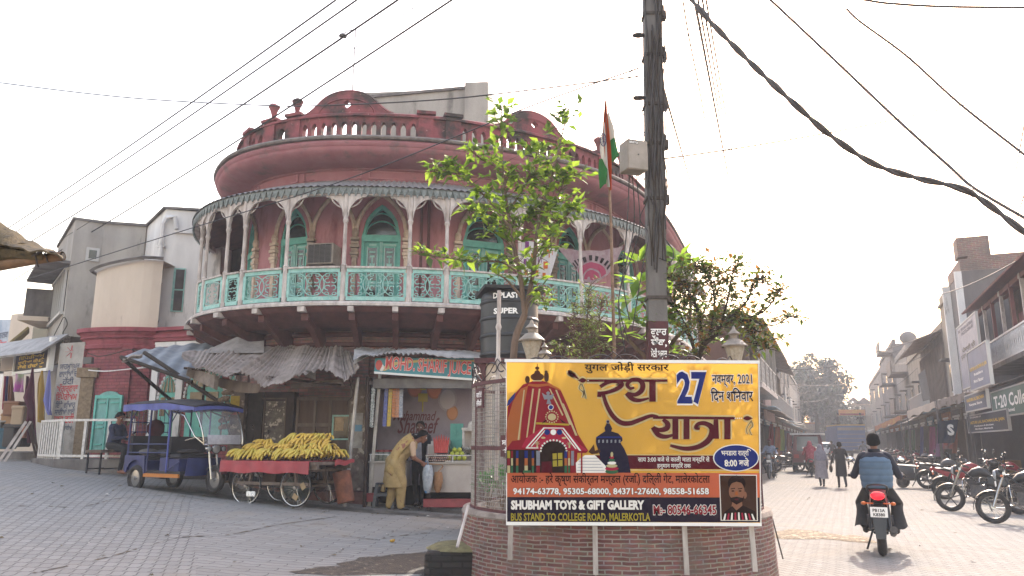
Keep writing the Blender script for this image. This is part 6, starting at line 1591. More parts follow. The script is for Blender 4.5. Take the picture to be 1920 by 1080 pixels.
tree_from("young_tree","slender young tree with bright translucent leaves rising from the planter","tree",Vector((b.x,9.0,.7)),9.0,[([(952,860),(958,760),(963,672),(968,630),(984,590)],(8.95,9.0),(.05,.042),0,.1),([(984,590),(976,520),(962,450),(950,380),(942,300),(940,196)],(9.0,9.0),(.034,.006),49,.26),([(984,590),(1000,510),(1008,430),(1030,350),(1050,270),(1066,202)],(9.0,9.2),(.032,.006),43,.26),([(968,510),(940,492),(890,490),(840,484),(785,476)],(9.0,8.7),(.014,.004),46,.12),([(958,430),(920,380),(880,340),(845,318),(812,322)],(9.0,8.7),(.013,.004),56,.22),([(1002,480),(1040,430),(1062,405),(1082,385)],(9.0,8.8),(.012,.004),56,.2),([(952,400),(985,345),(1000,310),(1010,270)],(9.0,9.4),(.013,.004),65,.24),([(966,470),(925,430),(900,400),(880,395)],(9.0,9.3),(.012,.004),56,.22),([(985,580),(1008,545),(1018,560),(1024,585)],(9.0,8.8),(.012,.004),40,.12),([(980,560),(950,525),(932,515)],(9.0,8.9),(.02,.006),16,.08),([(1008,440),(1040,380),(1060,340),(1090,325)],(9.1,9.3),(.012,.004),56,.2),([(962,440),(1000,400),(1030,395)],(9.0,9.3),(.012,.004),60,.24),([(946,320),(905,300),(880,280)],(9.0,8.9),(.011,.004),54,.18),([(1000,520),(1020,470),(1035,460)],(9.0,8.8),(.01,.004),43,.2)],(.148,.5,(1,3)),m_bark,[m_lf1,m_lf2,m_lf3],5)
m_sh1=leaf_mat("olive_narrow_leaf","#5c6b38","#7d8a50",.4,"#93a353"); m_sh2=leaf_mat("dull_green_leaf","#3f4f2a","#55663a",.35,"#6d8238")
b=P(1095,680,9.0)
tree_from("shrub","narrow-leaved olive shrub between the young tree and the flag staff","shrub",Vector((b.x,9.0,.72)),9.0,[([(1098,760),(1098,672),(1100,610),(1106,536)],(8.95,9.0),(.016,.004),130,.16),([(1098,680),(1080,620),(1074,570)],(9.0,8.9),(.01,.003),130,.16),([(1098,680),(1120,620),(1128,560)],(9.0,8.9),(.01,.003),130,.15),([(1095,680),(1065,655),(1042,652)],(9.0,8.9),(.008,.003),120,.14),([(1100,680),(1120,655),(1140,650)],(9.0,8.8),(.008,.003),120,.14),([(1100,660),(1115,610),(1095,575)],(9.1,9.3),(.008,.003),130,.18)],(.075,.26,(1,3)),m_bark,[m_sh1,m_sh1,m_sh2],8)
m_pl1=leaf_mat("plumeria_leaf","#4d6e2c","#6c8c3f",.5,"#8fb03c"); m_pl2=leaf_mat("plumeria_leaf_dark","#33502a","#46663a",.35,"#668a30")
def plumeria(name,lab,Y,stems,whorls,seed):
 r=random.Random(seed); s0=P(*stems[0][0],Y); o=thing(name,lab,"tree",(s0 .x,Y,.72)); tm=MB(); lm=[MB(),MB()]
 for pts in stems:
  c=catmull([P(x,y,Y+.1*i)for i,(x,y)in enumerate(pts)],6); tm.tube(c,[.035-.02*i/len(c)for i in range(len(c))],7)
 for x,y,n,L in whorls:
  q=P(x,y,Y+r.uniform(-.3,.4))
  for k in range(n):
   a=2*pi*k/n+r.uniform(-.3,.3); e=r.uniform(-.25,.85); d=Vector((cos(a)*cos(e),sin(a)*cos(e),sin(e)))
   L1=L*1.2*r.uniform(.75,1.15); leaf(lm[r.random()<.35],q+d*.03,d,Vector((0,0,1)),L1,L1*.34,0,r.uniform(.02,.16))
 tm.build("trunk",m_bark,o,smooth=True,world=True)
 for m_,l_ in zip((m_pl1,m_pl2),lm):l_.build("crown",m_,o,world=True)
plumeria("plumeria_tree","broad-leaved plumeria growing behind the electric pole",9.9,[[(1236,760),(1240,690),(1232,620),(1200,560)],[(1240,690),(1262,640),(1290,610),(1296,560)],[(1240,700),(1180,640),(1160,620)]],[(1196,492,13,.28),(1200,530,14,.3),(1186,562,13,.3),(1180,595,12,.3),(1200,610,10,.28),(1158,632,9,.24),(1270,488,15,.30),(1298,495,13,.28),(1250,520,12,.28),(1260,580,12,.3),(1256,612,11,.3),(1262,655,9,.26),(1240,600,10,.28),(1300,590,6,.28),(1255,660,9,.22),(1350,640,7,.2),(1215,640,8,.26)],3)
m_rt1=leaf_mat("dark_olive_leaf","#445227","#647338",.35,"#75802f"); m_rt2=leaf_mat("rusty_leaf","#6a4a24","#7d6a30",.4,"#9c6a2c"); m_rt3=leaf_mat("deep_green_leaf","#34472a","#485c33",.3,"#5f7a2a")
b=P(1310,690,9.6)
tree_from("spreading_tree","spreading tree with small dark and rusty leaves overhanging the banner's end","tree",Vector((b.x,9.6,.72)),9.6,[([(1308,800),(1308,690),(1318,650),(1342,628),(1360,602),(1420,602)],(9.6,9.2),(.04,.012),75,.25),([(1310,680),(1296,640),(1282,615)],(9.6,9.6),(.025,.01),58,.2),([(1318,650),(1310,590),(1290,545),(1262,520)],(9.6,9.5),(.022,.005),217,.3),([(1330,630),(1340,570),(1330,520),(1310,500)],(9.6,9.6),(.02,.005),217,.3),([(1350,615),(1365,560),(1372,520),(1385,490)],(9.5,9.4),(.018,.004),130,.2),([(1360,602),(1400,565),(1415,530),(1435,520)],(9.4,9.2),(.016,.004),130,.2),([(1380,602),(1430,585),(1455,555),(1462,545)],(9.3,9.1),(.014,.004),121,.18),([(1410,602),(1450,610),(1480,595),(1500,595)],(9.2,9.0),(.012,.003),98,.14),([(1400,602),(1420,640),(1440,655)],(9.2,9.0),(.011,.003),174,.2),([(1340,628),(1370,590),(1395,600)],(9.7,9.9),(.013,.004),159,.25),([(1300,640),(1275,590),(1250,560)],(9.6,9.7),(.013,.004),174,.28),([(1385,602),(1420,620),(1465,640)],(9.2,9.1),(.01,.003),87,.14)],(.095,.42,(2,3)),m_barkd,[m_rt1,m_rt3,m_rt1,m_rt2],14)
for i,(x,y,Y,R0,n)in enumerate(((915,915,8.75,.17,200),(942,905,8.6,.19,220),(1010,930,8.3,.25,200))):
 q=P(x,y,Y); q.z=max(q.z,.86); o=thing("green_bush",["bright green bush low inside the cage near the white pipe","bright green bush behind the wire next to the banner's edge","green bush hidden behind the banner"][i],"bush",(q.x,q.y,.75)); mb=MB(); tm=MB(); r=random.Random(60+i)
 for k in range(n):
  d=rdir(r,-.2,1.4); p=q+d*R0*r.uniform(.3,1.0); leaf(mb,p,d+rdir(r)*.6,Vector((0,0,1)),r.uniform(.04,.075),.03,0,.1)
 for k in range(8):d=rdir(r,.3,1.3); tm.tube([(q.x,q.y,.75),q+d*R0*.8],.004,3)
 tm.build("stem",m_bark,o,world=True); mb.build("crown",leaf_mat("vivid_bush_leaf","#34692e","#4a8440",.3),o,world=True)
b=P(252,770,18.0)
o=thing("potted_plant","leafy plant in the shade between the seated man and the rickshaw","plant",(b.x,b.y,1.1)); mb=MB(); r=random.Random(77)
for k in range(160):d=rdir(r,-.2,1.3); leaf(mb,b+Vector((0,0,-.25))+d*.4*r.uniform(.3,1),d,Vector((0,0,1)),.12,.045,0,.2)
mb.build("crown",leaf_mat("dull_plant_leaf","#4a5a3a","#63744c",.3),o,world=True); mb=MB().lathe([(.1,0),(.15,.3),(.001,.28)],(0,0,0),14); mb.build("pot",M("clay_pot","#7a4a38",rough=.8),o,smooth=True)
# overhead wires
m_wireb=M("overhead_wire","#2b292a",rough=.6)
m_cab=M("thick_black_cable","#3a3636","#4b4544",sc=15,rough=.6)
def wire(pts,rr,lab,name="overhead_wire",mat=None,n=4,grp=None,per=8):
 mb=MB(); pv=[P(*p)for p in pts if not isinstance(p,Vector)]; c=catmull(pv,per)if len(pv)>2 else pv
 c=([pts[0]]if isinstance(pts[0],Vector)else[])+c+([pts[-1]]if isinstance(pts[-1],Vector)else[]); mb.tube(c,rr,n)
 return tag(mb.build(name,mat or m_wireb,smooth=True),lab,"wire",grp)
def sagline(a,b,sag,rr,lab,grp=None,n=14,mat=None,name="overhead_wire"):
 A,B_=P(*a),P(*b); mb=MB(); mb.tube([A.lerp(B_,i/n)-Vector((0,0,sag*4*(i/n)*(1-i/n)))for i in range(n+1)],rr,4)
 return tag(mb.build(name,mat or m_wireb,smooth=True),lab,"wire",grp)
for i,((x0,y0),(x1,y1),rr)in enumerate((((21,420),(627,0),.019),((47,420),(666,0),.019),((105,420),(743,0),.022),((155,420),(794,0),.010),((190,420),(844,0),.022))):
 s=-.13; e=1.12
 mb=MB(); A=P(x0+(x1-x0)*s,y0+(y1-y0)*s,23); B_=P(x0+(x1-x0)*e,y0+(y1-y0)*e,9.5); mb.tube([A-(B_-A)*.25]+[A.lerp(B_,k/16)-Vector((0,0,.10*4*(k/16)*(1-k/16)))for k in range(17)]+[B_+(B_-A)*1.3],rr,4)
 tag(mb.build("power_line",m_wireb,smooth=True),["upper outermost power line crossing the sky over the grey house","second power line below the outermost over the grey house","middle power line of the five, passing the roof lamp","faint thin power line between two thicker ones","lowest power line of the five, crossing the parapet urns"][i],"wire","parallel power lines over the old houses")
wire([(-120,136,13),(0,155,13),(240,183,12.6),(480,197,12),(600,198,11.6),(820,187,10.8),(1000,168,10.2),(1198,143,9.5)],.012,"long sagging wire from the pole passing before the round pediment")
wire([(1200,127,9.5),(1000,197,11),(860,254,12),(625,345,13.6),(300,446,16.5),(0,540,20)],.012,"slanting wire from the pole across the front of the balcony roof")
wire([(1242,298,9.5),(1420,272,11),(1640,232,12.5),(1980,158,14)],.012,"thin wire from the pole's clamp rising over the street")
wire([(1240,96,9.5),(1400,2,8),(1480,-40,7)],.009,"short wire from the pole top running up out of sight")
for i,(xt,xb)in enumerate(((1302,1388),(1309,1392),(1317,1396),(1324,1401))):
 wire([(xt-8,-40,8),(xt,0,9),(xb,450,42),(xb+10,505,60)],.014+.006*(i==0),"thin wire in the bundle running down the street from overhead",grp="wires running down the street",per=10)
wire([(1276,-30,8),(1290,60,8.5),(1312,170,9.5),(1321,222,10)],.01,"broken wire end hanging beside the pole")
wire([(1240,150,9.5),(1268,250,12),(1300,360,20),(1328,455,34)],.016,"wire leaving the pole below its clamps down the street")
wire([(1472,-10,6.5),(1482,12,6.5),(1515,24,6.5),(1560,22,6.5),(1588,17,6.5)],.007,"loose looped wire tied to the thinner cable")
wire([(1588,17,6.5),(1612,40,6.4),(1700,105,6.2),(1800,195,6),(1940,305,5.8),Vector((13.5,19.5,7.4))],.011,"thinnest of the slanting black cables overhead","overhead_cable",m_cab,6)
wire([Vector((-2,-9,10)),(1380,-60,6.0),(1430,-14,6),(1560,108,5.8),(1680,222,5.6),(1780,312,5.4),(1830,355,5.3),(1950,425,5.1),Vector((13.4,19,7.0))],.0115,"straight black cable overhead above the twisted one","overhead_cable",m_cab,6)
wire([(1300,-60,6.5),(1600,-4,6),(1690,8,6),(1800,13,6),(1960,14,6),Vector((13.6,20,7.6))],.011,"level black cable across the top of the sky","overhead_cable",m_cab,6)
c=catmull([P(*p)for p in((1285,-16,5.3),(1330,38,5.2),(1410,120,5.1),(1490,195,5.0),(1560,256,5.0),(1640,308,5.0),(1720,334,5.0),(1790,350,4.9),(1840,374,4.9),(1945,455,4.8))],24)
c=[Vector((-3,-8,9.5)).lerp(c[0],k/120)for k in range(120)]+c+[c[-1].lerp(Vector((13.4,19,6.6)),k/150)for k in range(1,151)]
mb=MB()
for ph in(0,pi):
 pts=[]; acc=0
 for i in range(len(c)):
  t=(c[min(i+1,len(c)-1)]-c[max(i-1,0)]).normalized(); a=t.cross(Vector((0,0,1))).normalized(); b2=t.cross(a)
  if i:acc+=(c[i]-c[i-1]).length
  pts.append(c[i]+a*.011*cos(acc*15+ph)+b2*.011*sin(acc*15+ph))
 mb.tube(pts,.0135,7)
tag(mb.build("twisted_cable",m_cab,smooth=True),"thick twisted black cable sagging across the sky to the balcony houses","cable")
wire([(1820,350,5.2),(1826,360,5.0),(1822,372,4.95)],.004,"little tie joining the twisted cable to the straight one")
for i,(a,b_,s_)in enumerate((((1425,712,46),(1640,706,75),.6),((1424,690,44),(1690,655,48),.5),((1430,735,50),(1560,742,95),.7),((1490,665,60),(1760,620,34),.7),((1640,735,75),(1720,690,42),.4),((1650,680,75),(1745,660,36),.4),((1720,560,33),(1905,490,20),.2))):
 sagline(a,b_,s_,.018,["slack wire low across the far end of the street","wire across the street from the tin-roofed house to the balcony row","sagging wire between the far house fronts and the lamp gate","wire crossing high over the walkers","short wire between the tall pale house and its neighbour","short wire above the drooping awnings","wire along the brick parapet house"][i])
for i,(x,y,Y)in enumerate(((1476,700,60),(1490,722,66),(1500,735,72),(1512,745,78),(1484,742,62),(1530,735,85))):
 sagline((x-14,y-8,Y-3),(x+24,y-20,Y+8),.9,.012,"drooping loop of wire before the hazy west row of houses","drooping wire loops on the west row")
a=P(660,176,16.6); b_=P(667,55,16.6); o=thing("roof_lamp","thin bent lamp pole standing on the parapet's round pediment","lamp",(a.x,a.y,a.z-.6))
mb=MB(); mb.tube([a-Vector((0,0,.6)),b_,P(655,57,16.6),P(645,62,16.6)],.014,6); mb.build("lamp_pole",m_cable,o,smooth=True,world=True)
c=P(643,67,16.6); mb=MB().lathe([(.001,.07),(.05,.05),(.1,.0),(.1,-.02),(.001,-.03)],c,14); mb.build("lamp_head",M("dark_lamp","#3d3a38",rough=.5),o,smooth=True,world=True)
RR=thing("roof_room","grey plaster rooftop room and stair tower behind the pierced parapet","roof room",P(800,200,21))
q0,q1,q2,q3=P(676,174,21.5),P(884,166,20.8),P(893,160,20.6),P(938,186,23.5)
mb=MB(); ring_block(mb,[q0,q1,(q1 .x+.3,25),(q0 .x,26)],7.9,[q0 .z,q1 .z,q1 .z,q0 .z]); mb.build("wall",m_plgrey,RR,world=True)
mb=MB(); q2b=P(857,160,20.75); ring_block(mb,[(P(872,160,20.6).x,20.55),(q2 .x+.35,20.5),(q3 .x,23.4),(q1 .x,25)],7.9,P(890,153,20.5).z); mb.build("stair_tower",m_plgrey,RR,world=True)
mb=MB(); ring_block(mb,[(q0 .x-.05,q0 .y-.06),(q1 .x,q1 .y-.06),(q1 .x,q1 .y+.4),(q0 .x-.05,q0 .y+.4)],min(q0 .z,q1 .z)-.01,min(q0 .z,q1 .z)+.07); mb.build("coping",m_concrete,RR,world=True)
Yn=3.4
RT=thing("rolled_awning","rolled mouldy tarpaulin on a bamboo pole close overhead","awning",P(20,470,Yn))
mb=MB(); mb.tube([P(-760,572,Yn),P(-120,512,Yn),P(-40,505,Yn),P(60,488,Yn),P(118,480,Yn)],[.028,.026,.025,.023,.022],12,caps=False); mb.tube([P(118,480,Yn),P(60,488,Yn+.01)],[.022,.016],12,caps=False); mb.tube([P(119,480,Yn),P(100,482,Yn)],[.015,.015],10,1)
mb.build("bamboo_pole",[M("old_bamboo","#6b5037","#4c3927",sc=18,rough=.7),m_black],RT,smooth=True,world=True)
m_tarp=M("mouldy_tarpaulin","#54472f","#383226",sc=14,rough=.9,bump=.5,bsc=60,c3="#302c24",sc3=30,lo3=.55,hi3=.65)
def roll(u,v):
 a=v*2*pi*1.5; x=-700+740*u; y=478-2*u+58*max(0,(-x-110)/590); r_=(.05-.016*v)*(1+.07*sin(3*a+4*u))
 return P(x,y,Yn+.02)+Vector((.012*sin(a*2),r_*cos(a),r_*sin(a)))
mb=MB(); mb.surf(roll,12,34,0,.004); mb.build("tarpaulin_roll",m_tarp,RT,smooth=True,world=True,ang=80)
top=[(-740,300),(-400,352),(-110,392),(-40,404),(0,420),(25,434),(45,449),(62,456),(82,467),(100,473),(116,482)]
def drape(u,v):
 k=u*(len(top)-1); i=min(int(k),len(top)-2); x=top[i][0]+(top[i+1][0]-top[i][0])*(k-i); y=top[i][1]+(top[i+1][1]-top[i][1])*(k-i)
 yb=max(y+4,468+6*sin(u*11)+60*max(0,(-x-110)/590))
 p=P(x-6*v*(1-u),y+(yb-y)*v,Yn+.10-.16*v+.02*sin(9*u+3*v)); p.z+=.004*sin(u*37+v*5); return p
mb=MB(); mb.surf(drape,40,12,0,.008); mb.surf(lambda u,v:P(-110+190*u,470+14*v+3*sin(u*8),Yn-.04+.02*v),16,4,0,.006); mb.build("tarpaulin",m_tarp,RT,smooth=True,world=True,ang=80)
mb=MB(); mb.tube([P(60,480,Yn-.03),P(80,470,Yn-.05),P(104,474,Yn-.02)],.006,6); mb.tube([P(66,478,Yn-.04),P(70,495,Yn-.02),P(72,500,Yn)],.004,5); mb.tube([P(84,474,Yn-.03),P(90,492,Yn-.03)],.004,5); mb.build("tie_cord",m_cable,RT,smooth=True,world=True)
q=P(-420,545,Yn+.12)
for x in(q.x,q.x-.9):mb=MB(); mb.tube([(x,q.y,gz(x,q.y)),(x,q.y,q.z+.02)],.03,8); mb.build("support_post",m_pole,RT,smooth=True,world=True)
# people
def seg_dist(p,a,b,ra,rb):
 d=b-a; L2=float(d@d)or 1e-9
 t=np.clip(((p-a)@d)/L2,0,1); q=a+t[:,None]*d
 return np.linalg.norm(p-q,axis=1)-(ra+(rb-ra)*t)
def person(name,lab,loc,rz,prims,mats,voxel=.016,group=None,hands=(),face=None,smooth_it=4,cat="person",lean=None):
 """prims: (kind, a, b, ra, rb, material) capsules and ('e', c, r(3), _, _, material) ellipsoids in the figure's own space, +y forward"""
 o=thing(name,lab,cat,loc,rz,group)
 mb=MB()
 for k,a,b,ra,rb_,mi in prims:
  if k=='e':mb.ell(a,b,14)
  else:
   a=Vector(a); b=Vector(b); n=6; d=(b-a); L_=d.length; pts=[]; rs=[]
   for i in range(n+1):
    q=i/n; pts.append(a+d*q); rs.append(ra+(rb_-ra)*q)
   dn=d.normalized()if L_>1e-6 else Vector((0,0,1))
   pre=[(a-dn*ra*s_,ra*sqrt(1-s_*s_))for s_ in(.985,.8,.45)]; post=[(b+dn*rb_*s_,rb_*sqrt(1-s_*s_))for s_ in(.45,.8,.985)]
   mb.tube([p for p,_ in pre]+pts+[p for p,_ in post],[r_ for _,r_ in pre]+rs+[r_ for _,r_ in post],12)
 tmp=mb.build("body",m_black)
 md=tmp.modifiers.new("remesh",'REMESH'); md.mode='VOXEL'; md.voxel_size=voxel
 sm=tmp.modifiers.new("smooth",'SMOOTH'); sm.iterations=smooth_it; sm.factor=.5
 dg=bpy.context.evaluated_depsgraph_get(); me=bpy.data.meshes.new_from_object(tmp.evaluated_get(dg))
 old=tmp.data; bpy.data.objects.remove(tmp); bpy.data.meshes.remove(old)
 n=len(me.polygons); vs=np.empty(len(me.vertices)*3); me.vertices.foreach_get("co",vs); vs=vs.reshape(-1,3)
 cen=np.empty(n*3); me.polygons.foreach_get("center",cen); cen=cen.reshape(-1,3)
 D=[]
 for k,a,b,ra,rb_,mi in prims:
  if k=='e':
   r_=np.array(b if isinstance(b,(tuple,list))else(b,)*3); q=(cen-np.array(a))/r_; l=np.linalg.norm(q,axis=1); D.append((l-1)*r_.min())
  else:D.append(seg_dist(cen,np.array(Vector(a)),np.array(Vector(b)),ra,rb_))
 idx=np.array([p[5]for p in prims])[np.argmin(np.array(D),axis=0)]
 fs=[tuple(p.vertices)for p in me.polygons]; bpy.data.meshes.remove(me)
 body=MB(); body.v=[tuple(v)for v in vs]; body.f=fs; body.m=[int(i)for i in idx]; body.uv=[None]*len(fs)
 for h in hands:hand(body,*h)
 if face:facial(body,*face)
 body.build("body",mats,o,smooth=True,ang=80)
 return o
def hand(mb,wrist,d,palm,side,s,mi,curl=.5):
 """a hand growing from the wrist along d; palm faces 'palm'; side +1 puts the thumb towards d x palm"""
 d=Vector(d).normalized(); palm=Vector(palm); palm=(palm-d*palm.dot(d)).normalized(); x=d.cross(palm)*side; w=Vector(wrist)
 X=Matrix(((x[0],d[0],palm[0],w[0]),(x[1],d[1],palm[1],w[1]),(x[2],d[2],palm[2],w[2]),(0,0,0,1)))
 mb.ell((0,.045*s,0),(.040*s,.052*s,.016*s),10,mi,X)
 for i,(fx,L_)in enumerate(((-.028,.058),(-.010,.072),(.009,.078),(.027,.07))):
  p=[(fx*s,.085*s,0)]; a=curl*.5
  for k,f in enumerate((.45,.32,.26)):
   a2=a+curl*k*.9; q=p[-1]; p.append((q[0],q[1]+L_*f*s*cos(a2),q[2]+L_*f*s*sin(a2)))
  mb.tube([X@Vector(q)for q in p],[.0095*s,.009*s,.008*s,.006*s],6,mi)
 p=[(.030*s,.025*s,.004*s),(.050*s,.048*s,.014*s),(.052*s,.072*s,.024*s),(.044*s,.088*s,.03*s)]
 mb.tube([X@Vector(q)for q in p],[.013*s,.011*s,.0095*s,.007*s],6,mi)
def facial(mb,c,fw,up,s,skin,dark,white,lip):
 """eyes, brows and mouth on a head centred at c that looks along fw"""
 fw=Vector(fw).normalized(); up=Vector(up); up=(up-fw*up.dot(fw)).normalized(); rt=fw.cross(up); c=Vector(c)
 for sg in(-1,1):
  e=c+fw*.088*s+rt*sg*.032*s+up*.008*s; mb.ell(e,.013*s,8,white); mb.ell(e+fw*.008*s,.0075*s,6,dark)
  b0=c+fw*.096*s+rt*sg*.016*s+up*.032*s; b1=c+fw*.086*s+rt*sg*.052*s+up*.03*s; mb.tube([b0,b0 .lerp(b1,.5)+up*.006*s,b1],.004*s,5,dark)
 mb.tube([c+fw*.09*s-up*.055*s-rt*.024*s,c+fw*.099*s-up*.052*s,c+fw*.09*s-up*.055*s+rt*.024*s],.0055*s,6,lip)
def head_prims(c,fw,up,s,mi,neck=None,nmi=None):
 fw=Vector(fw).normalized(); up=Vector(up); up=(up-fw*up.dot(fw)).normalized(); rt=fw.cross(up); c=Vector(c)
 v=lambda a,b,d:tuple(c+rt*a*s+fw*b*s+up*d*s)
 L=[('c',v(0,-.018,.035),v(0,.012,.03),.082*s,.078*s,mi),('c',v(0,.03,-.02),v(0,.045,-.075),.066*s,.042*s,mi),('c',v(0,.09,.005),v(0,.108,-.022),.011*s,.016*s,mi),('c',v(-.078,-.005,.012),v(-.080,0,-.022),.016*s,.011*s,mi),('c',v(.078,-.005,.012),v(.080,0,-.022),.016*s,.011*s,mi)]
 if neck:L.append(('c',neck,v(0,-.01,-.07),.058*s,.052*s,mi if nmi is None else nmi))
 return L
def hair_cap(o,c,fw,up,s,mat,back=.0,name="hair",top=.1):
 """a cap of hair over the crown, back and sides of the head"""
 fw=Vector(fw).normalized(); up=Vector(up); up=(up-fw*up.dot(fw)).normalized(); rt=fw.cross(up); c=Vector(c); mb=MB(); n=20; m=10; r=random.Random(4)
 vs=[]
 for j in range(m+1):
  for i in range(n):
   a=2*pi*i/n; front=max(0,cos(a)); low=-.028-.05*max(0,-cos(a))**.7+.088*front**1.5-back*max(0,-cos(a))
   t=j/m; el=pi/2*(1-t); rr=cos(el)**.66; z=top*sin(el)*1.0+low*(1-sin(el))
   k=1+.03*r.uniform(-1,1)
   vs.append(c+fw*((.098*cos(a)*rr)*k-.012)*s+rt*(.088*sin(a)*rr)*k*s+up*(z+.028)*s)
 mb.add(vs,[(j*n+i,j*n+(i+1)%n,(j+1)*n+(i+1)%n,(j+1)*n+i)for j in range(m)for i in range(n)])
 return mb.build(name,mat,o,smooth=True,ang=180)
m_skin=M("brown_skin","#7d5340","#6e4736",sc=12,rough=.6)
m_skind=M("dark_brown_skin","#583a2d","#4d3227",sc=12,rough=.6)
m_eyew=M("eye_white","#c7c0b8",rough=.3); m_dark=M("near_black","#171313",rough=.5); m_lip=M("lip","#6d3a34",rough=.5)
m_hair=M("black_hair","#121011","#1a1717",sc=40,rough=.95,spec=.1)
m_navy=M("navy_cloth","#1f2230","#191b27",sc=20,rough=.9); m_dtrous=M("black_trousers","#1d1b1c","#151414",sc=20,rough=.9)
m_shoe=M("dark_shoe","#1f1a19",rough=.5); m_blk=M("black_cloth","#1b1a1d","#242227",sc=12,rough=.95)
m_khaki=M("khaki_cotton","#9c8559","#87724a",sc=9,rough=.9,c3="#7d5a45",sc3=22,lo3=.64,hi3=.68)
m_beige=M("beige_sleeve","#ab9077",rough=.9)
m_grey=M("grey_cotton","#8b868b","#77727a",sc=9,rough=.95); m_greyd=M("grey_scarf","#7b7882","#696672",sc=12,rough=.95)
# man on the motorcycle, from behind (hips 0.80 above the road)
def ride_prims(mats_shirt=1,trous=2,skin=0,shoe=3,bar=(.33,.52,1.02),seat=.80,knee=(.25,.34,.62),foot=(.2,.06,.27),flare=False):
 L=[]
 L+=[('e',(0,-.03,seat+.08),(.165,.135,.12),0,0,trous)]
 L+=[('c',(0,-.03,seat+.14),(0,.0,seat+.32),.135,.145,mats_shirt),('e',(0,-.01,seat+.42),(.185,.115,.14),0,0,mats_shirt),('c',(-.14,0,seat+.5),(.14,0,seat+.5),.075,.075,mats_shirt),('c',(0,.005,seat+.5),(0,.02,seat+.6),.06,.055,skin)]
 for sg in(-1,1):
  el=(sg*.30,.14,seat+.22); L+=[('c',(sg*.17,0,seat+.49),el,.066,.052,mats_shirt),('c',el,(sg*bar[0],bar[1]-.06,bar[2]+.02),.052,.036,mats_shirt),('c',(sg*bar[0],bar[1]-.08,bar[2]+.02),(sg*bar[0],bar[1]-.03,bar[2]+.01),.03,.028,skin)]
  kn=(sg*knee[0],knee[1],knee[2]); an=(sg*foot[0],foot[1]-.02,foot[2]+.1)
  L+=[('c',(sg*.1,0,seat+.05),kn,.098,.075,trous),('c',kn,an,.07,.085 if flare else.055,trous),('c',(sg*foot[0],foot[1]-.04,foot[2]),(sg*foot[0],foot[1]+.16,foot[2]-.015),.045,.04,shoe),('c',an,(sg*foot[0],foot[1],foot[2]),.04,.04,shoe)]
 return L
RIDE_LOC=Vector((5.26,11.28,0)); RIDE_RZ=radians(-25.5)
hc=(0,.03,1.50)
pr=ride_prims(flare=True)+head_prims(hc,(0,1,0),(0,0,1),1.04,0)
rp=person("person","person in a quilted blue vest riding a motorcycle away up the sunlit street",RIDE_LOC,RIDE_RZ,pr,[m_skin,m_navy,m_dtrous,m_shoe,m_dark,m_eyew,m_lip],.014,hands=[((sg*.33,.47,1.035),(0,1,-.15),(0,-.1,-1),sg,1.0,0,1.1)for sg in(-1,1)],face=(hc,(0,1,0),(0,0,1),1.04,0,4,5,6))
hair_cap(rp,hc,(0,1,0),(0,0,1),1.06,m_hair)
def vest(u,v):
 a=2*pi*u; z=.86+.44*v; row=abs(sin(pi*v*5))**.5; rx=.19+.011*row+.02*sin(pi*v); ry=.16+.01*row+.004*sin(9*a+5*v)
 if v>.86:k=(v-.86)/.14; rx*=1-.12*k; ry*=1-.2*k
 return Vector((rx*sin(a),-.02+ry*cos(a),z))
mb=MB(); mb.surf(vest,36,42,0,-.01); vo=mb.build("vest",M("dusty_blue_quilt","#4d6378","#455a6e",sc=10,rough=.8),rp,smooth=True,ang=180)
mb=MB()
def yoke(u,v):a=2*pi*u; return Vector(((.205-.09*v)*sin(a),-.01+(.15-.05*v)*cos(a),1.285+.075*v-.0*abs(cos(a))+(0 if v else-.022*abs(sin(2*a)))))
mb.surf(yoke,30,5,0,-.008); mb.build("vest_yoke",m_navy,rp,smooth=True,ang=180)
mb=MB().lathe([(.075,1.345),(.085,1.37),(.08,1.41),(.07,1.41),(.065,1.35)],(0,.01,0),18); mb.build("collar",m_navy,rp,smooth=True)
for sg in(-1,1):
 mb=MB(); n=16; vs=[]
 for r_,z,y in((.085,.62,.22),(.10,.48,.12),(.125,.37,.04),(.135,.33,.0)):
  for i in range(n):a=2*pi*i/n; vs.append((sg*(.225+.02*(.62-z))+r_*.85*cos(a)*(1+.08*sin(3*a)),y+r_*1.15*sin(a),z+.02*sin(2*a+sg)))
 mb.add(vs,[(j*n+i,j*n+(i+1)%n,(j+1)*n+(i+1)%n,(j+1)*n+i)for j in range(3)for i in range(n)]); mb.build("trouser_hem",m_dtrous,rp,smooth=True,ang=180)
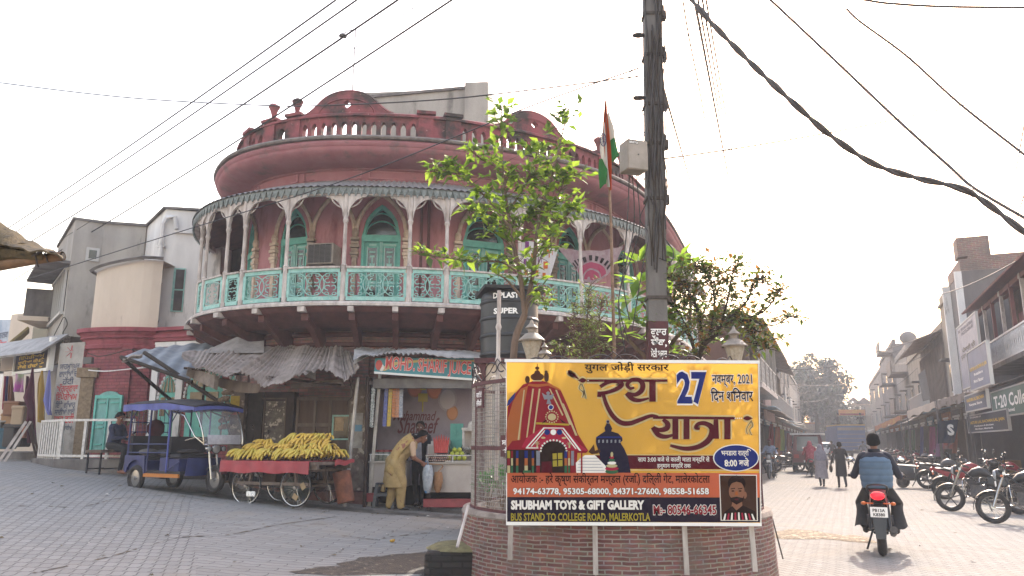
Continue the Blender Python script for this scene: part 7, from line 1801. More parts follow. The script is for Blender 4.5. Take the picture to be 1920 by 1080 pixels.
 # walkers
def walk_prims(H=1.7,step=.16,sk=0,sh=1,tr=2,so=3,arms=((-.25,.05),(.26,-.08)),wid=1.0,flip=1):
 k=H/1.7; z=lambda q:q*k; L=[]
 L+=[('e',(0,0,z(.96)),(.155*wid,.12,.13),0,0,sh),('c',(0,0,z(1.02)),(0,.0,z(1.25)),.125*wid,.135*wid,sh),('e',(0,0,z(1.32)),(.17*wid,.11,.13),0,0,sh),('c',(-.13*wid,0,z(1.4)),(.13*wid,0,z(1.4)),.066,.066,sh),('c',(0,0,z(1.42)),(0,.01,z(1.5)),.055,.052,sk)]
 for sg,(ax,ay)in zip((-1,1),arms):
  e=(sg*.0+ax*.95,ay*.2-.02,z(1.12)); h=(ax*1.05,ay+.03,z(.88)); L+=[('c',(sg*.165*wid,0,z(1.39)),e,.056,.045,sh),('c',e,h,.045,.032,sh),('c',h,(h[0],h[1]+.01,h[2]-.03),.028,.026,sk)]
 for sg,st in((-1,step*flip),(1,-step*flip)):
  kn=(sg*.085,st*.55+.04,z(.5)); an=(sg*.075,st*1.3-(.10 if st<0 else 0),z(.09)+(.06 if st<0 else 0))
  L+=[('c',(sg*.085,0,z(.9)),kn,.09,.065,tr),('c',kn,an,.062,.042,tr),('c',(an[0],an[1]-.03,an[2]-.04),(an[0],an[1]+.15,an[2]-.055+(-.03 if st<0 else 0)),.04,.034,so)]
 return L
def skirt(o,mat,prof,name="kurta",cy=0.0,wob=.012,n=28,seed=1):
 """a hanging garment: rings (z, rx, ry, y)"""
 mb=MB(); vs=[]
 for j,(z,rx,ry,y)in enumerate(prof):
  for i in range(n):a=2*pi*i/n; q=1+wob*j*sin(5*a+seed)*.5; vs.append((rx*q*cos(a),cy+y+ry*q*sin(a),z))
 k=len(prof); mb.add(vs,[(j*n+i,(j+1)*n+i,(j+1)*n+(i+1)%n,j*n+(i+1)%n)for j in range(k-1)for i in range(n)]); return mb.build(name,mat,o,smooth=True,ang=180)
hands_w=lambda k,arms,mi:[((ax*1.05,ay+.04,.85*k),(0,.15,-1),(-1 if ax>0 else 1,0,0),1,.95,mi,.35)for ax,ay in arms]
q=P(1580,914,26.3); arms=((-.30,.16),(.27,-.02)); hc=(0,.02,1.56)
wm=person("person","person in a long black tunic walking away beside the woman in grey",(q.x,q.y,0),radians(-14),walk_prims(1.68,.2,0,1,2,3,arms)+head_prims(hc,(0,1,0),(0,0,1),1.0,0),[m_skind,m_blk,m_dtrous,m_shoe,m_dark,m_eyew,m_lip],.018,hands=hands_w(.99,arms,0),face=(hc,(0,1,0),(0,0,1),1,0,4,5,6))
hair_cap(wm,hc,(0,1,0),(0,0,1),1.04,m_hair); skirt(wm,m_blk,[(1.2,.165,.13,0),(1.0,.18,.14,0),(.75,.19,.15,.01),(.5,.2,.17,.03),(.42,.205,.18,.04)],"tunic"); wm.scale=(.9,)*3
q=P(1542,911,27.0); arms=((-.2,.1),(.24,.04)); hc=(0,.02,1.46)
wg=person("person","woman in a long grey dress and grey headscarf walking up the street",(q.x,q.y,0),radians(-16),walk_prims(1.58,.14,0,1,2,3,arms,.95,-1)+head_prims(hc,(0,1,0),(0,0,1),1.0,0),[m_skin,m_grey,m_blk,m_shoe,m_dark,m_eyew,m_lip],.018,hands=hands_w(.93,arms,0),face=(hc,(0,1,0),(0,0,1),1,0,4,5,6))
skirt(wg,m_grey,[(1.15,.16,.13,0),(.95,.19,.15,0),(.7,.215,.18,0),(.45,.24,.2,.01),(.3,.25,.22,.02)],"dress",seed=3)
wg.scale=(.9,)*3; skirt(wg,m_greyd,[(1.605,.02,.02,-.01),(1.58,.07,.08,-.01),(1.5,.105,.12,-.01),(1.42,.10,.115,-.02),(1.36,.13,.12,-.03),(1.25,.2,.15,-.02),(1.05,.215,.16,-.03),(.98,.2,.16,-.04)],"headscarf",wob=.015)
mb=MB(); mb.ell((.32,.0,.62),(.06,.1,.14),10); mb.tube([(.27,.03,.83),(.31,.02,.72)],.008,5); tag(mb.build("hand_bag",m_blk,None,smooth=True),"dark bag hanging from the grey-dressed woman's hand","bag").matrix_basis=Matrix.Translation((q.x,q.y,0))@Matrix.Rotation(radians(-16),4,'Z')
# woman bending at the juice stall
q=P(742,955,14.7); gzz=gz(q.x,14.7)
hc=(0,.46,1.34); hf=(.1,.93,-.35)
L=[('e',(0,-.06,.88),(.17,.17,.15),0,0,1),('c',(0,-.03,.92),(0,.2,1.14),.15,.14,1),('e',(0,.24,1.17),(.165,.14,.13),0,0,1),('c',(-.13,.27,1.22),(.13,.27,1.22),.068,.068,1),('c',(0,.31,1.24),(0,.40,1.28),.055,.05,0)]
for sg in(-1,1):
 L+=[('c',(sg*.15,.27,1.21),(sg*.19,.29,1.0),.062,.05,2),('c',(sg*.19,.29,1.0),(sg*.19,.30,.95),.05,.044,0),('c',(sg*.19,.3,.95),(sg*.10,.47,.86),.043,.03,0)]
 an=(sg*.08,-.02+.1*sg,.09); L+=[('c',(sg*.09,-.05,.85),(sg*.1,.02+.05*sg,.5),.135,.125,1),('c',(sg*.1,.02+.05*sg,.5),an,.12,.07,1),('c',(an[0],an[1],.045),(an[0],an[1]+.16,.03),.036,.03,3)]
wy=person("person","woman in a yellow salwar suit bending over her bags at the juice stall",(q.x,q.y,gzz),radians(-78),L+head_prims(hc,hf,(0,.4,1),.98,0),[m_skin,m_khaki,m_beige,m_shoe,m_dark,m_eyew,m_lip],.015,hands=[((sg*.10,.47,.855),(-.2*sg,.6,-.6),(-sg,0,-.3),sg,.95,0,.9)for sg in(-1,1)],face=(hc,hf,(0,.4,1),.98,0,4,5,6))
hair_cap(wy,hc,hf,(0,.4,1),1.04,m_hair,.03); mb=MB(); mb.ell((0,.33,1.33),(.05,.05,.05),10); mb.build("hair_bun",m_hair,wy,smooth=True)
skirt(wy,m_khaki,[(1.02,.185,.15,.05),(.88,.20,.185,-.03),(.68,.215,.2,-.04),(.5,.235,.205,-.03),(.42,.24,.21,-.02)],"tunic",wob=.022,seed=5)
mb=MB()
def shawl(u,v):
 a=pi*(-.1+1.2*u); s_=v; y=.30-.42*s_-.06*sin(pi*s_); z=1.3-.28*s_-.35*s_*s_; w_=.175+.03*s_
 return Vector((w_*cos(a)*1.05,y-.10*sin(a)*(.6+s_*.6),z+.13*sin(a)*(1-.55*s_)-.02+.012*sin(14*u+4*v)))
mb.surf(shawl,24,14,0,.008); mb.build("shawl",M("yellow_patterned_shawl","#a38a58","#8f7646",sc=8,rough=.9,c3="#7b4a42",sc3=13,lo3=.56,hi3=.6),wy,smooth=True,ang=180)
mb=MB(); mb.surf(lambda u,v:Vector((-.16+.1*u+.02*sin(6*v),-.16-.1*v+.05*u+.03*sin(9*u+3*v),.95-.62*v)),6,12,0,.008); mb.build("shawl_end",M("yellow_patterned_shawl","#a38a58"),wy,smooth=True,ang=180)
wX=wy.matrix_basis
for nm,lab,c,r_,mt,st in(("plastic_bag","shiny white and blue plastic bag held by the bending woman",(.04,.58,.56),(.13,.10,.26),M("shiny_plastic_bag","#a7acb2","#7f868d",sc=14,rough=.25,c3="#3f6f9f",sc3=5,lo3=.56,hi3=.6),.0),("cloth_bag","tan cloth bag with a white strap held beside the plastic bag",(.0,.78,.50),(.09,.09,.19),M("tan_cloth_bag","#8f6a4a","#7a583d",sc=14,rough=.9),.1)):
 mb=MB(); n=18; vs=[]; r=random.Random(9)
 for j in range(9):
  t=j/8; w_=sin(pi*min(1,.18+t*.75))**.6
  for i in range(n):a=2*pi*i/n; k=w_*(1+.12*sin(4*a+j)+.05*r.uniform(-1,1)); vs.append((c[0]+r_[0]*k*cos(a),c[1]+r_[1]*k*sin(a),c[2]+r_[2]*(1-2*t)+.0))
 mb.add(vs,[(j*n+i,(j+1)*n+i,(j+1)*n+(i+1)%n,j*n+(i+1)%n)for j in range(8)for i in range(n)]+[tuple(range(n)),tuple(8*n+i for i in range(n-1,-1,-1))])
 for sg in(-1,1):mb.tube(catmull([(c[0]+sg*.03,c[1],c[2]+r_[2]),(c[0]+sg*.03,c[1]-.02+st,c[2]+r_[2]+.12),(0.02*sg,.53,.84)],5),.009,5)
 mb.xf(wX); o=tag(mb.build(nm,mt,smooth=True,ang=60),lab,"bag")
 # stall keeper
q=P(788,900,15.35); gzz=gz(q.x,15.3)
hc=(0,.03,1.56); arms=((-.24,.14),(.24,.14))
m_jack=M("black_striped_jacket","#1d1d22",rough=.9)
vd=person("person","stall keeper in a dark jacket with white striped sleeve standing behind the bending woman",(q.x-.02,15.4,gzz),radians(172),walk_prims(1.68,.02,0,1,2,3,arms)+head_prims(hc,(0,1,-.12),(0,0,1),1.0,0),[m_skind,m_jack,m_dtrous,m_shoe,m_dark,m_eyew,m_lip],.016,hands=[((ax*1.05,ay+.04,.85),(0,.4,-1),(-1 if ax>0 else 1,0,0),1,.95,0,.5)for ax,ay in arms],face=(hc,(0,1,-.12),(0,0,1),1,0,4,5,6))
hair_cap(vd,hc,(0,1,-.12),(0,0,1),1.03,m_hair)
mb=MB()
for k in range(7):z=1.40-.045*k; mb.lathe([(.064-.001*k,0),(.064-.001*k,.02)],(.19+.006*k,.0,z-.02),14)
mb.build("sleeve_stripe",m_letwhite,vd,smooth=True)
mb=MB(); mb.prism([(-.07,.0),(.07,.0),(.05,.42),(.09,.5),(-.09,.5),(-.05,.42)],.012,0,frame((0,.135,.93),(1,0,0),(0,0,1))); mb.build("shirt_front",M("grey_shirt","#8f8d92","#7b797f",sc=10,rough=.9),vd)
# man seated by the rickshaw, looking at his phone
q=P(207,885,17.3); gzz=gz(q.x,q.y); sb=.52
hc=(0,.10,1.22); hf=(.1,.9,-.35)
L=[('e',(0,0,sb+.1),(.17,.15,.13),0,0,2),('c',(0,0,sb+.15),(0,.05,sb+.35),.145,.15,1),('e',(0,.06,sb+.43),(.185,.125,.13),0,0,1),('c',(-.14,.06,sb+.5),(.14,.06,sb+.5),.072,.072,1),('c',(0,.07,sb+.5),(0,.085,sb+.6),.058,.052,0)]
for sg in(-1,1):
 L+=[('c',(sg*.17,.06,sb+.48),(sg*.21,.16,sb+.24),.062,.052,1),('c',(sg*.21,.16,sb+.24),(sg*.07,.38,sb+.26),.05,.036,1),('c',(sg*.07,.38,sb+.26),(sg*.055,.41,sb+.27),.028,.026,0)]
 L+=[('c',(sg*.1,.04,sb+.07),(sg*.13,.44,sb+.02),.095,.072,2),('c',(sg*.13,.44,sb+.02),(sg*.13,.42-.06*sg,.1),.068,.045,2),('c',(sg*.13,.40-.06*sg,.05),(sg*.14,.58-.06*sg,.035),.042,.036,0)]
ms=person("person","man in a dark blue jacket seated on a bench looking at his phone",(q.x,q.y,gzz),radians(-105),L+head_prims(hc,hf,(0,.3,1),1.0,0),[m_skin,M("dark_blue_jacket","#262a40","#1e2236",sc=14,rough=.9),m_dtrous,m_shoe,m_dark,m_eyew,m_lip],.015,hands=[((sg*.055,.41,sb+.275),(-.4*sg,.8,.3),(-sg*.6,-.2,.5),-sg,1.0,0,.8)for sg in(-1,1)],face=(hc,hf,(0,.3,1),1.0,0,4,5,6))
hair_cap(ms,hc,hf,(0,.3,1),1.04,m_hair)
mb=MB(); mb.box(-.035,.035,-.006,.006,-.07,.07,0,Matrix.Rotation(-.9,4,'X')); o=tag(mb.build("mobile_phone",M("phone_dark","#15161a",rough=.2)),"dark mobile phone in the seated man's hands","phone"); o.matrix_basis=ms.matrix_basis@Matrix.Translation((0,.5,sb+.34))
BE=thing("bench","thin iron framed bench under the seated man","bench",(q.x,q.y,gzz),radians(-105))
mb=MB(); mb.box(-.62,.55,-.2,.2,sb-.06,sb-.0); mb.build("seat",m_wood2,BE)
for x in(-.58,.5):
 for y in(-.17,.17):mb=MB(); mb.bar((x,y,0),(x,y,sb-.06),.03); mb.build("leg",m_dtrous,BE)
mb=MB(); mb.bar((-.58,.17,.12),(.5,.17,.12),.025); mb.bar((-.58,-.17,.12),(.5,-.17,.12),.025); mb.build("stretcher",m_dtrous,BE)
# two-wheelers
m_rub=M("tyre_rubber","#211f1f","#2b2827",sc=30,rough=.85); m_chrome=M("dull_chrome","#a09e9c",rough=.25,metal=.9); m_eng=M("engine_grey","#4e4b4a","#39363a",sc=20,rough=.5,metal=.5)
m_seatb=M("black_vinyl","#1b191a",rough=.5); m_lampg2=M("lamp_lens","#9fa2a5",rough=.15,metal=.2); m_alloy=M("grey_alloy","#4a4746",rough=.45,metal=.4)
m_orl=M("amber_lens","#b8602a",rough=.3); m_redl=M("red_lens","#8c1f22",rough=.3); m_mirror=M("mirror_glass","#b9bcc0",rough=.05,metal=1.0); m_blackp=M("black_paint","#1c1b1d",rough=.3)
def torus(mb,c,R_,r_,ax='x',n=28,k=8,mi=0):
 vs=[]
 for i in range(n):
  a=2*pi*i/n
  for j in range(k):
   b=2*pi*j/k; rr=R_+r_*cos(b); w=r_*1.0*sin(b)
   p=(w,rr*cos(a),rr*sin(a))if ax=='x' else((rr*cos(a),w,rr*sin(a)))
   vs.append((c[0]+p[0],c[1]+p[1],c[2]+p[2]))
 mb.add(vs,[(i*k+j,i*k+(j+1)%k,((i+1)%n)*k+(j+1)%k,((i+1)%n)*k+j)for i in range(n)for j in range(k)],mi)
def wheel(o,y,R_,r_,style="alloy",steer=None,x=0.0,rim=None):
 c=(x,y,R_+r_)
 mb=MB(); torus(mb,c,R_,r_); w=mb.build("wheel",m_rub,o,smooth=True,ang=180)
 mb=MB(); torus(mb,c,R_-r_*.75,.016,n=28,k=6)
 if style=="alloy":
  for k in range(5):
   a=2*pi*k/5+.3; q=Vector((0,cos(a),sin(a))); mb.bar(Vector(c)+q*.03,Vector(c)+q*(R_-r_*.8),.022,.035,0,(1,0,0))
 elif style=="spoke":
  for k in range(20):
   a=2*pi*k/20; q=Vector((0,cos(a),sin(a))); mb.tube([Vector(c)+Vector((.03*(-1)**k,0,0)),Vector(c)+q*(R_-r_*.7)],.0028,3,caps=False)
 else:
  mb.lathe([(.02,-.03),(R_-r_*.9,-.02),(R_-r_*.8,.02),(.02,.03)],(0,0,0),20,0,Matrix.Translation(c)@Matrix.Rotation(pi/2,4,'Y'))
 mb.tube([(c[0]-.06,y,c[2]),(c[0]+.06,y,c[2])],.035,10)
 mb.build("rim",rim or(m_chrome if style=="spoke" else m_alloy),w,smooth=True)
 return w
def motorbike(lab,paint,loc,rz,group=None,lean=0.0,style="alloy",detail=True,seatmat=None,tail_on=False,name="motorcycle",guard=True):
 e=Euler((0,lean,rz),'XYZ')
 o=thing(name,lab,"motorcycle",loc,rz,group,rot=(0,lean,rz))
 wheel(o,.66,.245,.05,style); wheel(o,-.62,.24,.058,style)
 hd=Vector((0,.42,.98)); ax=Vector((0,.66,.295))
 mb=MB()
 for x in(-.085,.085):mb.tube([ax+Vector((x,0,0)),Vector((x,.58,.52)),hd+Vector((x*.9,-.02,0))],[.026,.024,.02],8)
 mb.bar(hd+Vector((-.1,0,-.06)),hd+Vector((.1,0,-.06)),.05); mb.build("fork",m_chrome,o,smooth=True)
 mb=MB(); mb.surf(lambda u,v:Vector(((v-.5)*.13,.66+.325*cos(-.1+2.3*u),.295+.325*sin(-.1+2.3*u)-.02*(2*v-1)**2)),14,5,0,.008); mb.build("front_mudguard",paint,o,smooth=True)
 mb=MB(); mb.surf(lambda u,v:Vector(((v-.5)*.17,-.62+.33*cos(.5+2.2*u),.3+.33*sin(.5+2.2*u)-.02*(2*v-1)**2)),14,5,0,.008); mb.surf(lambda u,v:Vector(((v-.5)*(.17-.05*u),-.93-.06*u,.52-.26*u)),4,4,0,.008); mb.build("rear_mudguard",m_blackp,o,smooth=True)
 mb=MB(); prof=[(.05,.30,.80),(.12,.20,.86),(.145,.05,.90),(.13,-.08,.86),(.08,-.16,.80)]; n=14; vs=[]
 for i,(rx,y,z)in enumerate([(.02,.34,.80)]+prof+[(.03,-.2,.78)]):
  for j in range(n):a=2*pi*j/n; vs.append((rx*cos(a),y,z-.02+(.105*rx/.145+.01)*sin(a)))
 mb.add(vs,[(i*n+j,i*n+(j+1)%n,(i+1)*n+(j+1)%n,(i+1)*n+j)for i in range(6)for j in range(n)]); mb.build("fuel_tank",paint,o,smooth=True,ang=180)
 mb=MB(); mb.surf(lambda u,v:Vector(((v-.5)*(.24-.06*u),-.12-.66*u,.80+.03*sin(pi*u)*1.2+.09*max(0,u-.5)-.03*(2*v-1)**2)),14,6,0,.06); mb.build("seat",seatmat or m_seatb,o,smooth=True)
 mb=MB()
 for s_ in(-1,1):mb.add([(s_*.10,-.08,.76),(s_*.11,-.45,.74),(s_*.09,-.84,.86),(s_*.08,-.82,.78),(s_*.12,-.38,.56),(s_*.11,-.1,.6),(s_*.13,-.3,.68)],[(0,6,5),(0,1,6),(1,2,3),(1,3,6),(6,3,4),(6,4,5)])
 mb.build("side_panel",paint,o)
 mb=MB(); mb.cbox((0,.1,.46),(.2,.3,.24)); mb.tube([(0,.14,.5),(0,.26,.72)],[.085,.075],10)
 for k in range(6):mb.cbox((0,.15+.018*k,.54+.03*k),(.22,.2,.012),0,0)
 mb.tube([(-.17,.0,.4),(.17,.0,.4)],.09,12); mb.build("engine",m_eng,o,smooth=True)
 mb=MB(); mb.tube([(.1,.3,.62),(.13,.34,.42),(.14,.1,.26),(.15,-.3,.27),(.16,-.75,.36)],[.022,.022,.03,.048,.05],10); mb.build("exhaust",m_eng if style=="alloy" else m_chrome,o,smooth=True)
 mb=MB()
 for s_ in(-1,1):mb.tube([(s_*.075,-.62,.3),(s_*.07,.0,.4)],.02,6); mb.tube([(s_*.11,-.58,.34),(s_*.1,-.42,.72)],[.035,.028],8); mb.tube([(s_*.06,.38,.9),(s_*.09,.1,.62),(s_*.09,-.4,.68)],.018,6)
 mb.tube([(-.18,.0,.27),(.18,.0,.27)],.014,6); mb.tube([(-.15,-.35,.34),(.15,-.35,.34)],.012,6); mb.tube([(-.1,-.02,.3),(-.2,-.12,.02)],.014,6); mb.build("frame",m_blackp,o,smooth=True)
 mb=MB(); mb.tube(catmull([(-.36,.30,1.02),(-.24,.38,1.04),(-.1,.40,1.0),(.1,.40,1.0),(.24,.38,1.04),(.36,.30,1.02)],4),.014,7); hb=mb.build("handlebar",m_chrome,o,smooth=True)
 mb=MB()
 for s_ in(-1,1):mb.tube([(s_*.26,.36,1.035),(s_*.38,.285,1.018)],.021,8); mb.tube([(s_*.22,.42,1.035),(s_*.37,.36,1.02)],.007,5)
 mb.build("grip",m_rub,hb,smooth=True)
 for s_ in(-1,1):
  mb=MB(); mb.tube([(s_*.2,.39,1.04),(s_*.27,.40,1.16),(s_*.32,.38,1.22)],.006,5); mb.ell((s_*.34,.385,1.25),(.065,.018,.042),12); mr=mb.build("mirror",m_blackp,hb,smooth=True)
  mb=MB(); mb.ell((s_*.34,.370,1.25),(.055,.008,.034),12); mb.build("mirror_glass",m_mirror,mr,smooth=True)
 mb=MB(); mb.ell((0,.50,.90),(.1,.09,.115),14); mb.box(-.1,.1,.42,.48,.96,1.06); hl=mb.build("headlight",paint,o,smooth=True)
 mb=MB(); mb.ell((0,.56,.90),(.082,.045,.092),14); mb.build("headlight_lens",m_lampg2,hl,smooth=True)
 mb=MB(); mb.box(-.08,.08,.565,.575,.68,.78); mb.build("front_number_plate",m_letwhite,o)
 mb=MB(); mb.ell((0,-.86,.80),(.085,.05,.055),12); tl=mb.build("tail_light",M("brake_light_lit","#c8121c")if tail_on else m_redl,o,smooth=True)
 mb=MB(); mb.box(-.105,.105,-.952,-.944,.53,.66); npl=mb.build("number_plate",m_letwhite,o)
 mb=MB()
 X0=frame((0,-.9545,.60),(1,0,0),(0,0,1)); mb.text("PB13A" if tail_on else "PB13",X0,w=.15,h=.038,bold=.03,align='C'); mb.text("K8380" if tail_on else "4471",frame((0,-.9545,.545),(1,0,0),(0,0,1)),w=.14,h=.038,bold=.03,align='C'); mb.build("lettering",m_letblack,npl)
 for s_ in(-1,1):
  for y,z in((-.84,.70),(.47,.86)):mb=MB(); mb.tube([(s_*.06,y,z),(s_*.15,y,z)],.01,6); mb.ell((s_*.18,y,z),(.035,.03,.025),8); mb.build("indicator",m_orl,o,smooth=True)
 if guard:
  mb=MB(); mb.tube(catmull([(-.05,.36,.72),(-.26,.38,.62),(-.28,.36,.38),(-.06,.28,.34)],4),.012,6); mb.tube(catmull([(.05,.36,.72),(.26,.38,.62),(.28,.36,.38),(.06,.28,.34)],4),.012,6); mb.build("leg_guard",m_chrome,o,smooth=True)
 mb=MB(); mb.tube(catmull([(-.11,-.5,.82),(-.12,-.8,.92),(0,-.9,.95),(.12,-.8,.92),(.11,-.5,.82)],4),.014,7); mb.build("grab_rail",m_blackp,o,smooth=True)
 return o
def scooter(lab,paint,loc,rz,group=None,lean=.12):
 o=thing("scooter",lab,"scooter",loc,rz,group,rot=(0,lean,rz))
 wheel(o,.62,.17,.05,"disc",rim=m_alloy); wheel(o,-.60,.17,.055,"disc",rim=m_alloy)
 def apron(u,v):
  w_=.19+.05*sin(pi*v)*1.2-.07*v; a=(u-.5)*2; return Vector((a*w_,.42+.09*(1-a*a)-.10*v+.02,.28+.66*v))
 mb=MB(); mb.surf(apron,14,12,0,.03); mb.build("front_apron",paint,o,smooth=True)
 mb=MB(); mb.surf(lambda u,v:Vector(((v-.5)*.16,.62+.25*cos(.1+2.4*u),.22+.25*sin(.1+2.4*u)-.03*(2*v-1)**2)),14,5,0,.012); mb.build("front_mudguard",paint,o,smooth=True)
 mb=MB(); mb.box(-.17,.17,-.2,.45,.26,.31); mb.build("footboard",m_seatb,o)
 mb=MB(); n=16; vs=[]
 for rx,rz_,y,z in((.10,.10,-.12,.45),(.16,.2,-.2,.5),(.19,.21,-.45,.55),(.17,.16,-.75,.62),(.08,.07,-.95,.68)):
  for j in range(n):a=2*pi*j/n; vs.append((rx*cos(a),y,z+rz_*sin(a)))
 mb.add(vs,[(i*n+j,i*n+(j+1)%n,(i+1)*n+(j+1)%n,(i+1)*n+j)for i in range(4)for j in range(n)]+[tuple(range(n-1,-1,-1)),tuple(4*n+j for j in range(n))]); mb.build("rear_body",paint,o,smooth=True,ang=120)
 mb=MB(); mb.surf(lambda u,v:Vector(((v-.5)*(.26-.05*u),-.1-.72*u,.75+.05*u-.03*(2*v-1)**2)),12,6,0,.07); mb.build("seat",m_seatb,o,smooth=True)
 mb=MB(); mb.ell((0,.38,1.0),(.15,.11,.10),14); hd=mb.build("handlebar_cowl",paint,o,smooth=True)
 mb=MB(); mb.ell((0,.46,1.0),(.09,.05,.06),12); mb.build("headlight",m_lampg2,o,smooth=True)
 mb=MB(); mb.tube(catmull([(-.34,.26,1.02),(-.15,.36,1.03),(.15,.36,1.03),(.34,.26,1.02)],4),.018,7); mb.build("handlebar",m_rub,o,smooth=True)
 for s_ in(-1,1):
  mb=MB(); mb.tube([(s_*.18,.36,1.05),(s_*.26,.36,1.2)],.006,5); mb.ell((s_*.28,.36,1.25),(.05,.016,.06),12); mr=mb.build("mirror",m_blackp,o,smooth=True); mb=MB(); mb.ell((s_*.28,.346,1.25),(.042,.007,.05),12); mb.build("mirror_glass",m_mirror,mr,smooth=True)
  mb=MB(); mb.ell((s_*.15,.46,.74),(.035,.03,.05),8); mb.build("indicator",m_orl,o,smooth=True)
 mb=MB(); mb.ell((0,-.95,.68),(.09,.04,.05),10); mb.build("tail_light",m_redl,o,smooth=True)
 mb=MB(); mb.box(-.09,.09,.50,.512,.55,.64,0,Matrix.Translation((0,-.005,.0))); mb.build("front_number_plate",m_letwhite,o)
 mb=MB(); mb.tube([(.12,-.2,.3),(.16,-.7,.34)],[.04,.05],10); mb.cbox((0,-.4,.34),(.2,.4,.16)); mb.tube([(-.1,-.1,.28),(-.22,-.2,.02)],.014,6); mb.build("engine",m_eng,o,smooth=True)
 mb=MB(); mb.tube(catmull([(-.22,.52,.35),(-.2,.6,.6),(.2,.6,.6),(.22,.52,.35)],4),.013,6); mb.tube([(-.22,.52,.35),(.22,.52,.35)],.013,6); mb.build("crash_guard",m_chrome,o,smooth=True)
 return o
lamp_mat("brake_light_lit","#d8101a",1.3)
p_black=m_blackp; p_red=M("red_bike_paint","#7d2029",rough=.3); p_grey=M("grey_bike_paint","#4a494c",rough=.35); p_blue=M("navy_bike_paint","#22263c",rough=.3); p_mar=M("maroon_bike_paint","#45232a",rough=.35)
motorbike("motorcycle with a lit red tail light ridden by the man in the blue vest",p_red,RIDE_LOC,RIDE_RZ,tail_on=True,guard=False)
def G(px,py,z=0.0):
 v=(540-py)/FPX; dy=cos(TILT)-v*sin(TILT); dz=sin(TILT)+v*cos(TILT); Y=(z-EYE)/(dz/dy); return Vector(((px-960)/FPX/dy*Y,Y,z))
SA=radians(-22.5)
prow=[("motorbike","big black motorcycle with crash bars parked nose-out, first clear of the blue-vested rider",p_black,(1850,962),SA+radians(78),.16),("scooter","black scooter parked next to the big black motorcycle",p_black,(1890,948),SA+radians(40),.14),("motorbike","red motorcycle parked tail-out beside the black one",p_red,(1822,938),SA+radians(-95),.12),("motorbike","dark motorcycle parked tail-out between the red one and the grey scooter",p_grey,(1780,918),SA+radians(-100),.12),("scooter","grey scooter parked broadside behind the rider's elbow",p_grey,(1728,915),SA+radians(-70),.1),]
PK=[]
for kd,lab,pt,(x,y),rz,ln in prow:
 f=motorbike if kd=="motorbike" else scooter; PK.append(f(lab,pt,G(x,y),rz,"two-wheelers parked along the east side",ln))
b_=motorbike("black motorcycle cut by the picture's edge, its spoked wheel nearest the road",p_black,G(1945,985),SA+radians(86),"two-wheelers parked along the east side",.14,style="spoke")
b2=copy_tree(PK[2],G(1905,935),SA+radians(82),"red motorcycle partly hidden behind the edge-cut black one"); b2 .rotation_euler=(0,.12,SA+radians(82))
far=[(1760,893,0),(1736,888,3),(1718,884,2),(1700,882,4),(1690,876,3),(1706,872,0),(1682,868,2),(1672,864,3),(1664,861,0)]
for i,(x,y,k)in enumerate(far):
 copy_tree(PK[k],G(x,y),SA+radians(-90+9*((i*37)%5-2)),["black motorcycle parked in the tight row before the cloth shops","","red motorcycle parked in the tight row before the cloth shops","dark grey motorcycle parked in the tight row before the cloth shops","grey scooter parked in the tight row before the cloth shops"][k],"tight row of two-wheelers by the cloth shops",rot=(0,.12,SA+radians(-90+9*((i*37)%5-2))))
w1=motorbike("motorcycle ridden towards the camera past the end of the banner",p_black,G(1447,897),SA+radians(176),None,0.0,style="spoke")
hc=(0,.03,1.52); pr=ride_prims()+head_prims(hc,(0,1,0),(0,0,1),1.0,0)
q=G(1447,897); r1=person("person","person in a maroon cap and checked blue shirt riding towards the camera",q,SA+radians(176),pr,[m_skind,M("checked_blue_shirt","#5f6d85","#8a93a5",sc=22,rough=.9),m_navy,m_shoe,m_dark,m_eyew,m_lip],.018,hands=[((sg*.33,.47,1.035),(0,1,-.15),(0,-.1,-1),sg,1.0,0,1.1)for sg in(-1,1)],face=(hc,(0,1,0),(0,0,1),1,0,4,5,6))
hair_cap(r1,hc,(0,1,0),(0,0,1),1.1,M("maroon_cap","#6a2f38",rough=.9),name="cap")
w2=copy_tree(PK[3],G(1478,884),SA+radians(-60),"dark motorcycle parked by the west shops beyond the oncoming rider"); w2 .rotation_euler=(0,.1,SA+radians(-60))
w3=copy_tree(PK[3],G(1490,872),SA+radians(-70),"grey motorcycle just behind the dark one by the west shops"); w3 .rotation_euler=(0,.1,SA+radians(-70))
q=G(1522,893); sc=copy_tree(PK[1],q,SA+radians(2),"scooter carrying the woman in red beside the white-topped van",rot=(0,0,SA+radians(2))); sc["group"]="scooters under way"
hc=(0,.03,1.44); pr=ride_prims(1,2,seat=.76,bar=(.3,.34,1.03),knee=(.16,.34,.72),foot=(.1,.28,.36))+head_prims(hc,(0,1,0),(0,0,1),1.0,0)
m_redp=M("red_patterned_dress","#8c3040","#9c4a55",sc=10,rough=.9,c3="#b98a8c",sc3=20,lo3=.6,hi3=.64)
r2=person("person","woman in a red patterned dress and scarf on the scooter ahead of the walkers",q,SA+radians(2),pr,[m_skin,m_redp,m_redp,m_shoe,m_dark,m_eyew,m_lip],.02,hands=[((sg*.3,.30,1.04),(0,1,-.15),(0,-.1,-1),sg,1.0,0,1.1)for sg in(-1,1)],face=(hc,(0,1,0),(0,0,1),1,0,4,5,6))
skirt(r2,m_redp,[(1.57,.03,.03,0),(1.55,.07,.08,0),(1.46,.105,.115,0),(1.38,.11,.115,0),(1.25,.2,.16,0),(1.0,.21,.18,-.02),(.8,.2,.22,-.04)],"scarf")
